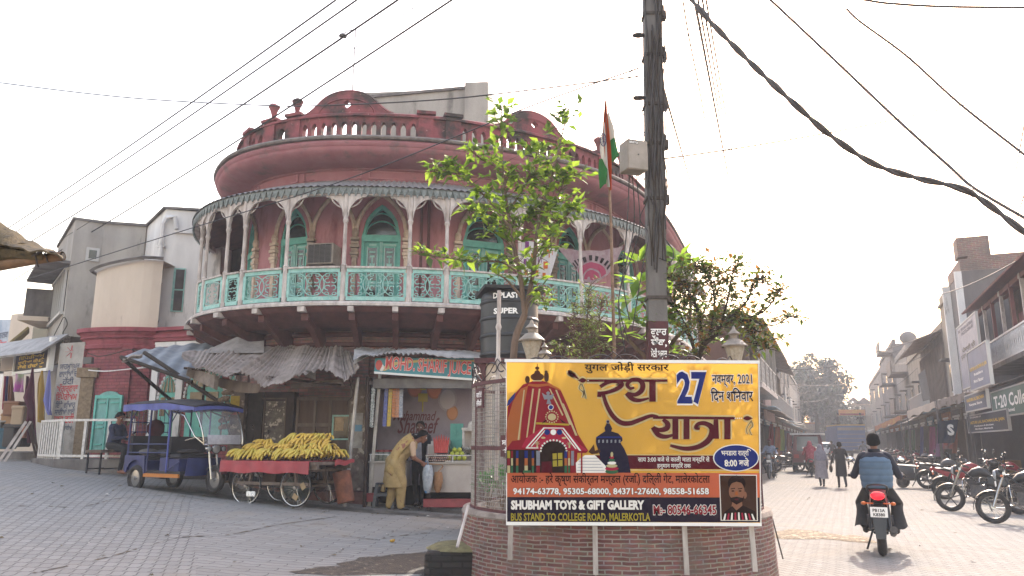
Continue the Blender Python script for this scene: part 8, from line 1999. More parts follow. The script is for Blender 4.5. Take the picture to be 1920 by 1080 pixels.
def far_person(lab,x,y,mat,rz,hb=m_hair,ride=None,H=1.66):
 q=G(x,y); hc=(0,.02,1.55 if not ride else 1.5)
 prs=(ride_prims()if ride else walk_prims(H,.14,0,1,2,3))+head_prims(hc,(0,1,0),(0,0,1),1.0,0)
 o=person("person",lab,q,rz,prs,[m_skind,mat,m_dtrous,m_shoe],.026); hair_cap(o,hc,(0,1,0),(0,0,1),1.05,hb)
 if ride:b=copy_tree(ride,q,rz,"distant motorcycle under "+ride_lab(lab),rot=(0,0,rz)); b["group"]="distant motorcycles under way"
 return o
def ride_lab(l):return "the person "+l.split("person ",1)[1].split(" riding")[0]
far_person("person in a dark jacket riding a motorcycle before the pale car",1562,868,m_blk,SA,ride=PK[3])
far_person("person in a grey shirt riding a motorcycle beside the blue truck",1621,866,M("slate_shirt","#4b4d55",rough=.9),SA,ride=PK[3])
far_person("person in a brown shirt standing by the cloth shops behind the parked row",1735,862,M("brown_shirt","#55413a",rough=.9),SA+pi/2)
# dark motorcycle behind the banana cart
q=P(470,905,15.4); motorbike("dark motorcycle parked behind the banana cart with one mirror showing",p_black,(q.x+.5,15.2,gz(q.x,15.2)),radians(80),lean=.1)
# banana cart
q=P(530,940,14.0); gg=gz(q.x,13.9)
CT=thing("fruit_cart","four-wheeled vendor's cart with a red oilcloth edge loaded with bananas","cart",(-4.0,13.97,gz(-4.0,13.9)),radians(-23.5))
CX,CY,CZ=1.0,.55,.76
mb=MB(); mb.box(-CX,CX,-CY,CY,CZ-.05,CZ); mb.build("deck",m_wood2,CT)
mb=MB()
for y in(-CY+.08,CY-.08):mb.box(-CX,CX,y-.03,y+.03,CZ-.13,CZ-.05)
for x in(-.75,0,.75):mb.box(x-.03,x+.03,-CY,CY,CZ-.17,CZ-.13)
for sx in(-.52,.52):
 for y in(-.4,.4):mb.bar((sx,y,.33),(sx*.9,y,CZ-.1),.045)
mb.box(-.75,.8,-.45,-.41,.36,.41); mb.box(-.75,.8,.41,.45,.36,.41); mb.tube([(-.54,-.45,.33),(-.54,.45,.33)],.02,8); mb.tube([(.54,-.45,.33),(.54,.45,.33)],.02,8); mb.build("frame",m_wood2,CT)
def oil(u,v):
 x=-CX-.04+(2*CX+.04-.1)*u; return Vector((x,-CY-.03-.015*sin(x*17)*v,CZ+.01-.20*v-.012*sin(x*9)*v))
mb=MB(); mb.surf(oil,40,6,0,.006); mb.surf(lambda u,v:Vector((-CX-.04+2*CX*u,-CY-.03+(2*CY)*v,CZ+.012)),4,4,0,.006); mb.surf(lambda u,v:Vector((CX+.03-.02*u,-CY+.5+.6*u,CZ+.02-.10*v*(1-.4*u)+.02*sin(9*u))),8,3,0,.006)
mb.surf(lambda u,v:Vector((-CX-.045,CY-2*CY*u,CZ+.01-.16*v)),6,3,0,.006); mb.build("oilcloth",M("red_oilcloth_bright","#97373f","#7f2f37",sc=4,rough=.5),CT,smooth=True)
for sx in(-.54,.54):
 for y in(-.45,.45):
  mb=MB(); torus(mb,(0,0,0),.325,.013,'y',40,6); wv=mb.build("wheel",m_rub,CT,smooth=True); wv.location=(sx,y,.338)
  mb=MB(); torus(mb,(0,0,0),.308,.009,'y',40,5); mb.tube([(0,-.04,0),(0,.04,0)],.022,8)
  for k in range(28):a=2*pi*k/28; mb.tube([(.02*cos(a+1),.03*(-1)**k,.02*sin(a+1)),(.305*cos(a),0,.305*sin(a))],.0022,3,caps=False)
  mb.build("rim",m_chrome,wv,smooth=True)
  if sx>0 and y<0:
   for ang,dx,dz in((.5,.02,-.16),(1.0,.17,.02)):mb=MB(); mb.box(-.055,.055,-.018,-.012,-.045,.045,0,Matrix.Translation((dx,-.01,dz))@Matrix.Rotation(ang,4,'Y')); mb.build("cardboard_tag",M("cardboard","#8f7a5c","#7d6a4f",sc=12,rough=.9),wv)
CTX=CT.matrix_basis
for nm,lab,c,d,mt,cat in(("wooden_crate","brown crate stowed under the cart behind its front wheels",(-.35,.1,.55),(.3,.4,.34),m_wood,"crate"),("tin_drum","rusty tilted tin standing behind the rear wheel of the cart",(.88,.45,.3),(.3,.3,.55),M("rusty_tin","#7a4630","#5a3526",sc=8,rough=.7),"drum"),("dark_sack","dark green sack under the middle of the cart",(.1,.15,.28),(.55,.4,.45),M("dark_green_sack","#2f3a37","#252d2b",sc=9,rough=.9),"sack"),("newspaper","folded white paper tucked in the cart's front wheel spokes",(-.45,-.42,.2),(.2,.03,.09),m_letwhite,"paper"),("plastic_sheet","pale plastic sheet stuffed behind the front wheel",(-.5,-.2,.62),(.1,.12,.26),M("pale_plastic","#9a9c9c",rough=.4),"sheet")):
 mb=MB(); r=random.Random(len(nm)); mb.box(c[0]-d[0]/2,c[0]+d[0]/2,c[1]-d[1]/2,c[1]+d[1]/2,c[2]-d[2]/2,c[2]+d[2]/2)
 if nm=="tin_drum":mb=MB().lathe([(.001,-.27),(.15,-.27),(.16,.27),(.13,.28),(.001,.25)],(0,0,0),18).xf(Matrix.Translation(c)@Matrix.Rotation(-.25,4,'Y'))
 if nm=="dark_sack":mb=MB().ell(c,(d[0]/2,d[1]/2,d[2]/2),16)
 mb.xf(CTX); o=tag(mb.build(nm,mt,smooth=nm in("tin_drum","dark_sack")),lab,cat)
 if nm in("wooden_crate","newspaper","plastic_sheet"):o.modifiers.new("bevel",'BEVEL').width=.012
m_ban=M("ripe_banana","#b8953a","#c6a748",sc=8,rough=.5,c3="#5a4320",sc3=18,lo3=.64,hi3=.7); m_ban2=M("greenish_banana","#ab983c","#bfa242",sc=8,rough=.5,c3="#564a25",sc3=18,lo3=.63,hi3=.7); m_tip=M("banana_stalk","#3d3122",rough=.8)
def banana_bunch(n,seed,mat):
 r=random.Random(seed); mb=MB()
 for i in range(n):
  a=(i-(n-1)/2)*.22+r.uniform(-.06,.06); lay=(i%2)*.045; L_=.22*r.uniform(.85,1.1); pts=[]; rs=[]
  for k in range(7):
   t=k/6; th=1.15*t; y=L_*sin(th)/1.15*1.2; z=.12*cos(th*1.25)+lay
   rad=.028+y; x=rad*sin(a); pts.append((x,rad*cos(a),z)); rs.append(.024*(sin(pi*(.12+.8*t)))**.5)
  rs[0]=.008; rs[-1]=.005; mb.tube(pts,rs,6)
 mb.ell((0,.02,.02),(.035,.03,.03),8,1)
 mb.v=[(x,y-.09,z)for x,y,z in mb.v]
 return mb
protos=[]
for i in range(5):
 o=banana_bunch([7,8,6,9,8][i],i,None).build("banana_bunch",[m_ban if i%3 else m_ban2,m_tip],smooth=True,ang=120); protos.append(o)
bl="bunch of ripe bananas heaped on the cart"; used=set(); r=random.Random(21)
def hmap(x,y):
 h=.34*math.exp(-((x-.28)/.40)**2-((y-.02)/.26)**2)+.26*math.exp(-((x-.62)/.26)**2-((y-.05)/.26)**2)+.22*math.exp(-((x+.62)/.28)**2-((y-.02)/.24)**2)+.07*math.exp(-((x+.2)/.3)**2-((y+.1)/.3)**2); return h+.02
spots=[]
for lay in range(4):
 for ix in range(10):
  for iy in range(5):
   x=-.84+.19*ix+r.uniform(-.05,.05)+.08*(iy%2); y=-.42+.2*iy+r.uniform(-.03,.03)
   hh=hmap(x,y)
   if x>.92:continue
   if lay==0 or hh>.085*lay+.02:spots.append((x,y,CZ+.03+.09*lay+r.uniform(0,.02)))
for i,(x,y,z)in enumerate(spots):
 pr_=protos[i%5]; p=CTX@Vector((x,y,z)); rot=(r.uniform(-.3,.35),r.uniform(-.3,.3),radians(-23.5)+pi+r.uniform(-.9,.9))
 if pr_.name not in used:used.add(pr_.name); o=pr_; o.location=p; o.rotation_euler=rot
 else:o=pr_.copy(); COL.objects.link(o); o.location=p; o.rotation_euler=rot
 tag(o,bl,"bananas","banana bunches on the cart")
 # electric rickshaw
def at_front():pass
a=P(402,932,13.9); b=P(254,914,15.1)
RW=thing("electric_rickshaw","blue open electric rickshaw with a curved clear windscreen","rickshaw",(-6.35,14.81,gz(-6.35,14.81)-.015),radians(-121.8))
RW.scale=(.92,.92,.92); pass
m_rb=M("rickshaw_blue","#222a5c","#1c2249",sc=5,rough=.5,c3="#3a3c52",sc3=6,lo3=.62,hi3=.7); m_rbl=M("blue_tarpaulin","#3f4a8e","#343d78",sc=6,rough=.5); m_dk=M("dark_vinyl","#222024",rough=.7); m_orange=M("orange_sill","#a36426",rough=.6)
wheel(RW,1.22,.21,.055,"disc",rim=m_chrome)
for x in(-.44,.44):wheel(RW,-.72,.21,.055,"disc",x=x,rim=m_chrome)
mb=MB(); mb.box(-.46,.46,-1.05,.75,.36,.42); mb.build("floor",m_dk,RW)
mb=MB()
for s_ in(-1,1):mb.box(s_*.47-.02,s_*.47+.02,-.42,.72,.30,.37)
mb.build("side_sill",m_orange,RW)
for s_ in(-1,1):
 mb=MB(); pts=[(-1.1,.42),(-1.1,.72),(-.42,.72),(-.38,.37)]+[(-.72+.31*cos(t),.32+.31*sin(t))for t in[pi*.04+pi*.9*i/8 for i in range(9)]]+[(-1.05,.38)]
 mb.prism(pts,.03,0,frame((s_*.48-.015,0,0),(0,1,0),(0,0,1))); mb.build("rear_flank",m_rb,RW)
mb=MB(); mb.box(-.46,.46,-1.1,-1.06,.42,.8); mb.build("tail_panel",m_rb,RW)
mb=MB(); mb.box(-.44,.44,-1.0,-.5,.42,.62); mb.box(-.42,.42,.0,.28,.42,.68); mb.box(-.42,.42,.30,.62,.42,.66); mb.build("seat_box",m_rb,RW)
for y0,y1,z in((-1.0,-.48,.63),(-.02,.29,.69),(.30,.64,.67)):mb=MB(); mb.box(-.43,.43,y0,y1,z,z+.09); s_=mb.build("seat",m_dk,RW); s_.modifiers.new("bevel",'BEVEL').width=.03
for a in((-.43,.43,-1.06,-.98,.72,1.12),(-.42,.42,.26,.33,.78,1.1)):mb=MB(); mb.box(*a); mb.build("seat_back",m_dk,RW)
ZT=1.70
for x in(-.47,.47):
 for y in(-1.04,-.35,.30):mb=MB(); mb.tube([(x,y,.4),(x,y,ZT)],.018,7); mb.build("roof_post",m_rbl if y>0 else m_rb,RW,smooth=True)
mb=MB()
for x in(-.47,.47):
 for z in(.95,.78):mb.tube([(x,-1.04,z),(x,.30,z)],.013,6)
 mb.tube([(x,.72,.62),(x,.30,.42)],.015,6); mb.tube([(x,.30,1.45),(x,.0,ZT)],.012,6); mb.tube([(x,-1.04,1.4),(x,-.8,ZT)],.012,6)
for z in(.95,1.2,1.4):mb.tube([(-.47,-1.04,z),(.47,-1.04,z)],.012,6)
for k in range(9):mb.tube([(-.4+.1*k,-1.04,1.15),(-.4+.1*k,-1.04,ZT-.04)],.007,5)
mb.build("side_rail",m_rb,RW,smooth=True)
def roof(u,v):
 y=-1.15+2.35*u; x=-.56+1.12*v; e=(2*v-1); return Vector((x,y,ZT+.09*(1-e*e)+.05-.10*max(0,u-.62)/.38-.03*max(0,.1-u)*10*.5+.004*sin(40*u)*abs(e)))
mb=MB(); mb.surf(roof,30,14,0,.03); mb.build("roof",m_dk,RW,smooth=True)
def skirtb(s_):return lambda u,v:Vector((s_*(.575+.012*sin(26*u)*(u<.62)),-1.16+2.36*u,ZT+.06-.10*max(0,u-.62)/.38-(.13+.012*sin(31*u))*v*(1-.5*max(0,u-.6)/.4)))
for s_ in(-1,1):mb=MB(); mb.surf(skirtb(s_),40,4,0,.02); mb.build("roof_valance",m_rbl,RW,smooth=True)
mb=MB(); mb.surf(lambda u,v:Vector((-.57+1.14*u,1.20+.02*sin(pi*u),ZT-.045+.05*(1-(2*u-1)**2)-.07*v)),10,3,0,.02); mb.build("roof_brow",m_rbl,RW,smooth=True)
def shield(u,v):
 t=v; x=(u-.5)*(1.0-.1*t); y=1.12+.30*sin(pi*.5*t)*1.05+.06*(1-(2*u-1)**2); z=ZT-.04-.72*t; return Vector((x,y-.05,z))
mb=MB(); mb.surf(shield,10,12,0); mb.build("windscreen",glass_mat("scratched_windscreen","#9a9aa0",.15,.34),RW,smooth=True)
mb=MB()
for uu in(0,1):mb.tube([shield(uu,t/10)+Vector((0,0,0))for t in range(11)],.016,6)
mb.tube([shield(i/10,1)for i in range(11)],.014,6); mb.tube([(-.46,.32,ZT-.08),(-.47,.75,1.5),(-.42,1.05,1.1),(-.30,1.2,.95)],.016,6); mb.tube([(.46,.32,ZT-.08),(.47,.75,1.5),(.42,1.05,1.1),(.30,1.2,.95)],.016,6); mb.build("screen_frame",m_chrome,RW,smooth=True)
mb=MB(); mb.surf(lambda u,v:shield(.08+.84*u,.74+.25*v)+Vector((0,.02,0)),8,4,0,.01); mb.build("screen_panel",M("hazy_white_plastic","#98979c","#828188",sc=14,rough=.3),RW,smooth=True)
mb=MB(); mb.surf(lambda u,v:Vector(((u-.5)*.74,.76+.12*(1-(2*u-1)**2)+.06*v,.34+.34*v)),8,6,0,.03); mb.build("front_panel",m_rb,RW,smooth=True)
mb=MB()
for x in(-.085,.085):mb.tube([(x,1.22,.27),(x,1.12,.62),(x*.9,1.05,.95)],[.026,.022,.02],8)
mb.bar((-.11,1.08,.86),(.11,1.08,.86),.05); mb.build("fork",m_chrome,RW,smooth=True)
mb=MB(); mb.surf(lambda u,v:Vector(((v-.5)*.16,1.22+.29*cos(.35+2.0*u),.265+.29*sin(.35+2.0*u)-.02*(2*v-1)**2)),12,5,0,.01); mb.build("front_mudguard",m_chrome,RW,smooth=True)
mb=MB(); mb.tube(catmull([(-.40,.74,1.02),(-.28,.92,1.08),(-.08,1.02,1.0),(.08,1.02,1.0),(.28,.92,1.08),(.40,.74,1.02)],5),.015,7); mb.build("handlebar",m_chrome,RW,smooth=True)
for x,R_ in((0,.10),(-.17,.055),(.17,.055)):
 mb=MB(); mb.lathe([(.001,-.08),(R_*.8,-.05),(R_,.02),(R_*.95,.03)],(0,0,0),18,0,Matrix.Translation((x,1.17,.86))@Matrix.Rotation(-pi/2,4,'X')); hl=mb.build("headlight",m_chrome,RW,smooth=True)
 mb=MB(); mb.ell((x,1.19,.86),(R_*.9,.03,R_*.9),14); mb.build("headlight_lens",m_lampg2,hl,smooth=True)
RX=RW.matrix_basis
for i,(c,d,col,lab)in enumerate((((-.15,-.7,.78),(.22,.2,.06),"#4b4a4d","grey folded cloth on the rickshaw's rear seat"),((.2,-.75,.79),(.2,.16,.07),"#5d5a58","crumpled pale bundle on the rickshaw's rear seat"),((.05,.14,.84),(.3,.12,.05),"#8a8c92","white folded sheet on the rickshaw's middle seat"),((-.2,.12,.87),(.1,.08,.08),"#39427f","small blue box on the rickshaw's middle seat"),((.1,.46,.80),(.28,.12,.05),"#332f30","dark cushion on the driver's seat of the rickshaw"))):
 mb=MB(); mb.ell(c,d,12)if i!=3 else mb.cbox(c,(.22,.18,.14)); mb.xf(RX); tag(mb.build("seat_bundle",M("bundle_%d"%i,col,rough=.9),smooth=i!=3),lab,"bundle")
mb=MB(); mb.ell((-.1,-1.02,1.28),(.22,.05,.2),10); mb.xf(RX); tag(mb.build("maroon_jacket",M("maroon_jacket_cloth","#4a2029","#3a1a22",sc=8,rough=.95),smooth=True),"maroon jacket hung at the back of the rickshaw","jacket")
# the dusty air of the street
hz=MB().box(-260,330,-40,420,-1.0,34)
hm=bpy.data.materials.new("dusty_air"); hm.use_nodes=True
hnt=hm.node_tree; hnt.nodes.remove(hnt.nodes["Principled BSDF"])
pv=hnt.nodes.new("ShaderNodeVolumePrincipled")
pv.inputs["Color"].default_value=(.88,.91,.97,1)
pv.inputs["Density"].default_value=0.0020
pv.inputs["Anisotropy"].default_value=0.0
hnt.links.new(pv.outputs[0],hnt.nodes["Material Output"].inputs["Volume"])
haze=tag(hz.build("haze",hm),kind="stuff")
# the street to the north: rows of shop houses
class Front:
 """facade plane along the street at a given offset; u runs away from the viewer, d out into the street"""
 def __init__(s,off,side,Y0,Y1):
  s.off=off; s.side=side; s.Y0=Y0; s.Y1=Y1
  a=Vector(street(off,Y0)); b=Vector(street(off,Y1)); s.a=a; s.t=(b-a).normalized(); s.L=(b-a).length
  s.n=Vector((-s.t.y,s.t.x))*side
  s.F=Matrix(((s.t.x,s.n.x,0,a.x),(s.t.y,s.n.y,0,a.y),(0,0,1,0),(0,0,0,1)))
 def p(s,u,z,d=0):return s.F@Vector((u,d,z))
 def box(s,mb,u0,u1,z0,z1,d0,d1,mi=0):mb.box(u0,u1,d0,d1,z0,z1,mi,s.F)
 def X(s,u,z,d):
  t=Vector((s.t.x,s.t.y,0))*(-1 if s.side>0 else 1)*-1
  t=Vector((s.t.x,s.t.y,0));
  if s.side>0:t=-t
  return frame(s.p(u,z,d),t,(0,0,1))
 def px(s,x,y):
  q=P(x,y,10.0)-Vector((0,0,EYE)); den=q.x*s.n.x+q.y*s.n.y; k=(s.a.x*s.n.x+s.a.y*s.n.y)/den
  h=Vector((q.x*k,q.y*k)); return(h-s.a).dot(s.t),EYE+q.z*k
m_far=[M("street_plaster_%d"%i,a,b,sc=1.2,rough=.9,bump=.1,c3=c,sc3=2,lo3=.58,hi3=.74,streak=3)for i,(a,b,c)in enumerate((("#73695f","#625850","#56504c"),("#807a73","#6f6862","#625c57"),("#66605e","#54504e","#4a4644"),("#8b8072","#776d60","#6b6258"),("#66493e","#574036","#4c3a34")))]
m_sbrick=brick_mat("raw_street_brick","#6f4a3d","#7d5748","#7f756c",w=.24,h=.075,ms=.012,bump=.6,dirt="#5d544e",dsc=1.2,dlo=.45,dhi=.7)
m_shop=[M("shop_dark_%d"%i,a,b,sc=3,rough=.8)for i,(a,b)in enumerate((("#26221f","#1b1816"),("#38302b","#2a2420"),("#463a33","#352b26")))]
m_goods=[M("goods_colour_%d"%i,c,c2,sc=5,rough=.85)for i,(c,c2)in enumerate((("#8c3a3a","#a58a3a"),("#3f6f8a","#a0a6ab"),("#9a5a7c","#5a7a4a"),("#b07a3a","#7a2f35")))]
m_shutter=M("roller_shutter","#6f7275","#5c5f62",sc=4,rough=.55,metal=.3)
def shop_house(lab,off,side,Y0,Y1,H,mat,gfl=3.0,bays=2,wins=2,upper="windows",awn=None,depth=7,roof="parapet",wmat=None,name="shop_house",seed=0,hood=True):
 f=Front(off,side,Y0,Y1); r=random.Random(seed); o=thing(name,lab,"house",f.p(f.L/2,0,-depth/2)); bd=lambda mb,nm,m,p=None:mb.build(nm,m,p or o,world=True)
 L=f.L-.04; mb=MB()
 f.box(mb,0,L,gfl,H,-depth,0); f.box(mb,0,L,0,gfl,-depth,-1.4)
 for i in range(bays+1):u=L*i/bays; f.box(mb,max(0,u-.16),min(L,u+.16),0,gfl,-1.4,0)
 bd(mb,"wall",mat)
 for i in range(bays):
  u0=L*i/bays+.17; u1=L*(i+1)/bays-.17; mb=MB(); k=r.random()
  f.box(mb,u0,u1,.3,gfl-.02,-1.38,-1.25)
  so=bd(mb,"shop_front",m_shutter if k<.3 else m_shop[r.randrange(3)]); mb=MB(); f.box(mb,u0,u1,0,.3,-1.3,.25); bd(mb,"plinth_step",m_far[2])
  if k>=.3:
   for j in range(5):
    mb=MB(); a=u0+r.uniform(.05,.8)*(u1-u0); h0=r.uniform(.3,1.2); f.box(mb,a,a+r.uniform(.2,.6),h0,h0+r.uniform(.3,1.2),-1.2,r.uniform(-1.0,-.5)); bd(mb,"stock",m_goods[r.randrange(4)],so)
  mb=MB(); f.box(mb,u0,u1,gfl-.55,gfl-.05,-.02,.06); sb=bd(mb,"sign_board",m_goods[r.randrange(4)]if r.random()<.4 else m_far[r.randrange(4)])
  mb=MB()
  for q in range(2):f.box(mb,u0+(u1-u0)*(.15+.1*q),u1-(u1-u0)*(.15+.12*q),gfl-.38-.14*q,gfl-.28-.12*q,.06,.068)
  bd(mb,"sign_stripe",m_letwhite,sb)
  if hood:
   mb=MB(); z=gfl-.02; e=r.uniform(.9,1.6); dz=r.uniform(.25,.5)
   mb.surf(lambda u,v:f.p(u0-.1+(u1-u0+.2)*u,z+.25-dz*v-.05*sin(pi*v)+.015*sin(u*40),.02+e*v),24,4,0,.02); bd(mb,"shop_awning",awn or[m_tin,m_tin2,m_goods[1],m_wood2][r.randrange(4)])
 if upper=="windows":
  nf=max(1,int((H-gfl-.4)/2.6))
  for fl in range(nf):
   z=gfl+.75+fl*2.7
   for i in range(wins):
    c=L*(i+.5)/wins; w_=.42; mb=MB(); f.box(mb,c-w_,c+w_,z,z+1.35,-.02,.05); wi=bd(mb,"window",m_frame)
    mb=MB(); f.box(mb,c-w_+.06,c-.03,z+.06,z+1.29,.04,.065); f.box(mb,c+.03,c+w_-.06,z+.06,z+1.29,.04,.065); bd(mb,"pane",wmat or m_darkglass,wi)
    mb=MB(); f.box(mb,c-w_-.15,c+w_+.15,z+1.45,z+1.52,0,.45); bd(mb,"sunshade",m_concrete,wi)
 elif upper=="slats":
  mb=MB(); n=int(L/.45)
  for i in range(n):u=L*(i+.5)/n; f.box(mb,u-.06,u+.06,gfl+.4,H-.5,.0,.12)
  bd(mb,"wall_batten",m_wood2)
  for i in range(n//2):
   if r.random()<.6:u=L*(2*i+1)/n; mb=MB(); f.box(mb,u-.3,u+.3,gfl+.8,gfl+2.0,.0,.06); wi=bd(mb,"window",[m_darkglass,m_far[1],m_shop[0]][r.randrange(3)])
  mb=MB(); mb.surf(lambda u,v:f.p(L*u,H+.25-.55*v,-.3+1.5*v),20,3,0,.04); bd(mb,"eave",m_tin2)
  mb=MB(); f.box(mb,0,L,gfl+.1,gfl+.22,0,.9); bd(mb,"balcony_slab",m_concrete); mb=MB()
  f.box(mb,0,L,gfl+1.0,gfl+1.05,.84,.9)
  for i in range(int(L/.3)):f.box(mb,.3*i,.3*i+.04,gfl+.2,gfl+1.0,.85,.89)
  bd(mb,"balcony_rail",m_frame)
 if roof=="parapet":mb=MB(); f.box(mb,-.03,L+.03,H,H+.12,-depth,.1); f.box(mb,0,L,H+.12,H+.5,-.25,.0); bd(mb,"parapet",mat)
 return o,f
E_,W_=5.8,-3.7
# east row, near to far
o,f=shop_house("brick house with maroon columned balcony at the corner of the parked motorcycles",7.1,1,18.0,28.2,7.2,m_sbrick,gfl=3.1,bays=2,upper="none",roof="none",hood=False,seed=2)
u_sh=f.px(1878,600)[0]
mb=MB(); f.box(mb,0,f.L-.1,3.95,4.1,0,1.25); o_s=mb.build("balcony_floor",m_concrete,o,world=True)
zr0,zr1=4.1,4.9; mb=MB()
for i in range(int(f.L/.26)):
 for sg in(-1,1):mb.tube([f.p(.26*i+.13+sg*.11*(1-((k-3)/3)**2),zr0+.05+(zr1-zr0-.1)*k/6,1.2)for k in range(7)],.022,4)
 mb.tube([f.p(.26*i,zr0,1.2),f.p(.26*i,zr1,1.2)],.018,4)
for z in(zr0+.02,zr1):f.box(mb,0,f.L-.1,z-.03,z+.03,1.17,1.23)
mb.build("balcony_railing",M("white_iron_lattice","#d2cfcc","#bdb9b6",sc=10,rough=.6),o,world=True)
m_marcol=M("faded_maroon_wood","#6d3a3a","#55302f",sc=8,rough=.8,streak=4)
for i in range(8):
 u=.3+(f.L-.7)*i/7; mb=MB(); f.box(mb,u-.05,u+.05,4.1,6.3,1.1,1.2); f.box(mb,u-.09,u+.09,6.15,6.3,1.05,1.22); mb.build("balcony_column",m_marcol if i%2 else m_white,o,world=True)
mb=MB(); mb.surf(lambda u,v:f.p(-.2+(f.L+.5)*u,6.95-.55*v,-.1+1.65*v),30,3,0,.05); mb.build("balcony_roof",m_marcol,o,world=True)
mb=MB(); f.box(mb,0,f.L-.1,6.15,6.3,1.06,1.2); mb.build("eave_beam",m_marcol,o,world=True)
for u in(1.0,3.6,6.4,9.0):mb=MB(); f.box(mb,u-.45,u+.45,4.12,6.0,.0,.06); mb.build("balcony_door",m_red if u!=3.6 else m_frame,o,world=True)
mb=MB(); f.box(mb,-.05,f.L,7.2,7.3,-7,.12); f.box(mb,.0,f.L-.05,7.3,7.8,-.3,0); mb.build("parapet",m_sbrick,o,world=True)
mb=MB(); mb.surf(lambda u,v:f.p(f.L*u,3.72-.4*v,.05+1.5*v+.0),40,3,0,.02); mb.build("shop_awning",m_tin,o,world=True)
FN=f
def shop_sign(lab,f,x0,y0,x1,y1,d,board,lines,tilt=0,name="shop_sign",frame_mat=None):
 """sign facing the street; spans pixel corners on the facade plane offset d"""
 g=Front(f.off-d*1.09*f.side,f.side,f.Y0,f.Y1); u0,z1=g.px(x0,y0); u1=g.px(x1,y0)[0]; z0=g.px((x0+x1)/2,y1)[1]; z1=g.px((x0+x1)/2,y0)[1]; u0,u1=min(u0,u1),max(u0,u1)
 o=thing(name,lab,"sign",g.p((u0+u1)/2,z0)); mb=MB(); g.box(mb,u0,u1,z0,z1,-.06,0); mb.build("sign_board",board,o,world=True)
 mb=MB(); start=u1 if f.side>0 else u0
 mats=[]
 for t,fx,fz,fw,fh,m_ in lines:
  if m_ not in mats:mats.append(m_)
  uu=start-(u1-u0)*fx if f.side>0 else start+(u1-u0)*fx
  mb.text(t,g.X(uu,z0+(z1-z0)*fz,.006),w=(u1-u0)*fw,h=(z1-z0)*fh,bold=.025,mi=mats.index(m_))
 if mb.v:mb.build("lettering",mats,o,world=True)
 mb=MB();
 for a in((u0,u1,z0-.04,z0),(u0,u1,z1,z1+.04),(u0-.04,u0,z0-.04,z1+.04),(u1,u1+.04,z0-.04,z1+.04)):g.box(mb,*a,-.07,.015)
 mb.build("sign_frame",frame_mat or m_frame,o,world=True); return o,g
m_sgreen=M("dull_green_sign","#4b6a60","#43605a",sc=2,rough=.5); m_sblue=M("slate_blue_sign","#4b5568","#434c5e",sc=2,rough=.5); m_sgrey=M("grey_flex_sign","#808391","#6f7280",sc=2,rough=.6); m_sdk=M("charcoal_blue_sign","#262b38","#2b313f",sc=2,rough=.6)
shop_sign("green shop sign with large white T-20 lettering under the white lattice balcony",f,1856,722,1962,775,1.7,m_sgreen,[("T-20 Collection",.05,.34,.92,.48,m_letwhite),("No. Kuldeep Banwal",.06,.12,.4,.13,m_letwhite)])
o,f=shop_house("tall bare grey house with a broken brick parapet and chimney above the painted pillar",E_,1,30.0,33.3,8.3,m_far[2],gfl=3.0,bays=2,upper="none",roof="none",seed=5)
mb=MB(); f.box(mb,0,f.L-.05,8.3,8.8,-.3,.02); f.box(mb,0,.3,8.3,8.9,-5.2,-.3); f.box(mb,0,.3,8.3,8.55,-6.2,-5.2); f.box(mb,0,.9,8.9,9.7,-1.1,.05); mb.build("brick_parapet",m_sbrick,o,world=True)
for a in((0,.18,3,8.3,0,.25),(f.L-.25,f.L-.05,3,8.3,0,.3)):mb=MB(); f.box(mb,*a); mb.build("wall_pier",m_plwhite,o,world=True)
shop_sign("tall faded flex banner in an eastern script hung on the bare grey house",f,1791,602,1830,728,.9,m_sgrey,[("M: 99141-87866",.1,.9,.75,.05,m_letdark),("94272-28645",.25,.83,.6,.05,m_letdark),("ਪੰਸਾਰੀ ਦੀ",.2,.56,.65,.06,m_letblack),("ਪੁਰਾਣੀ ਹੱਟੀ",.1,.47,.7,.06,m_letblack)])
shop_sign("slanting grey board with yellow shop name beside the faded flex banner",FN,1812,652,1850,728,2.7,M("blue_grey_board","#6b7388","#5f667a",sc=2,rough=.6),[("KASTURI LAL BACHAN LAL JAIN",.06,.48,.86,.09,m_letyel),("Retailers",.25,.33,.45,.07,m_letwhite),("Moti Bazar",.2,.15,.5,.08,m_letwhite)])
shop_sign("slate board with a yellow name line next to the green sign",f,1808,738,1849,768,1.35,m_sblue,[("KASTURI LAL BACHAN",.1,.6,.8,.2,m_letyel),("Karyana Store",.2,.3,.6,.16,m_letwhite)])
shop_sign("dark charcoal signboard with yellow capitals over the shadowed shop",f,1812,775,1888,808,.55,m_sdk,[("WHOLESALERS OF",.06,.86,.35,.08,m_letwhite),("KASTURI LAL BACHAN LAL JAIN",.06,.5,.88,.16,m_letyel),("Distributors & Stockists",.2,.3,.5,.09,m_letwhite),("Moti Bazar, Malerkotla",.22,.12,.46,.09,m_letwhite)])
o,f2=shop_house("narrow plastered house squeezed between the bare grey and timber-slatted ones",E_,1,33.4,36.6,7.9,m_far[3],gfl=3.0,bays=1,upper="windows",wins=1,seed=33)
specs_e=[("dark timber-slatted house with a tin eave beyond the bare grey house",36.7,46,6.8,m_far[0],"slats",3,4),("narrow cream house with open ground-floor cloth shops",46.1,54,6.9,m_far[3],"windows",2,6),("pale tall house with a white side pier on the east row",54.1,64,7.9,m_far[1],"windows",2,8),("tall grey house with a dark rounded roof tank on the east row",64.1,82,9.6,m_far[2],"windows",3,9),("far hazy house next to the lamp gate on the east row",82.1,108,9.0,m_far[1],"windows",3,10)]
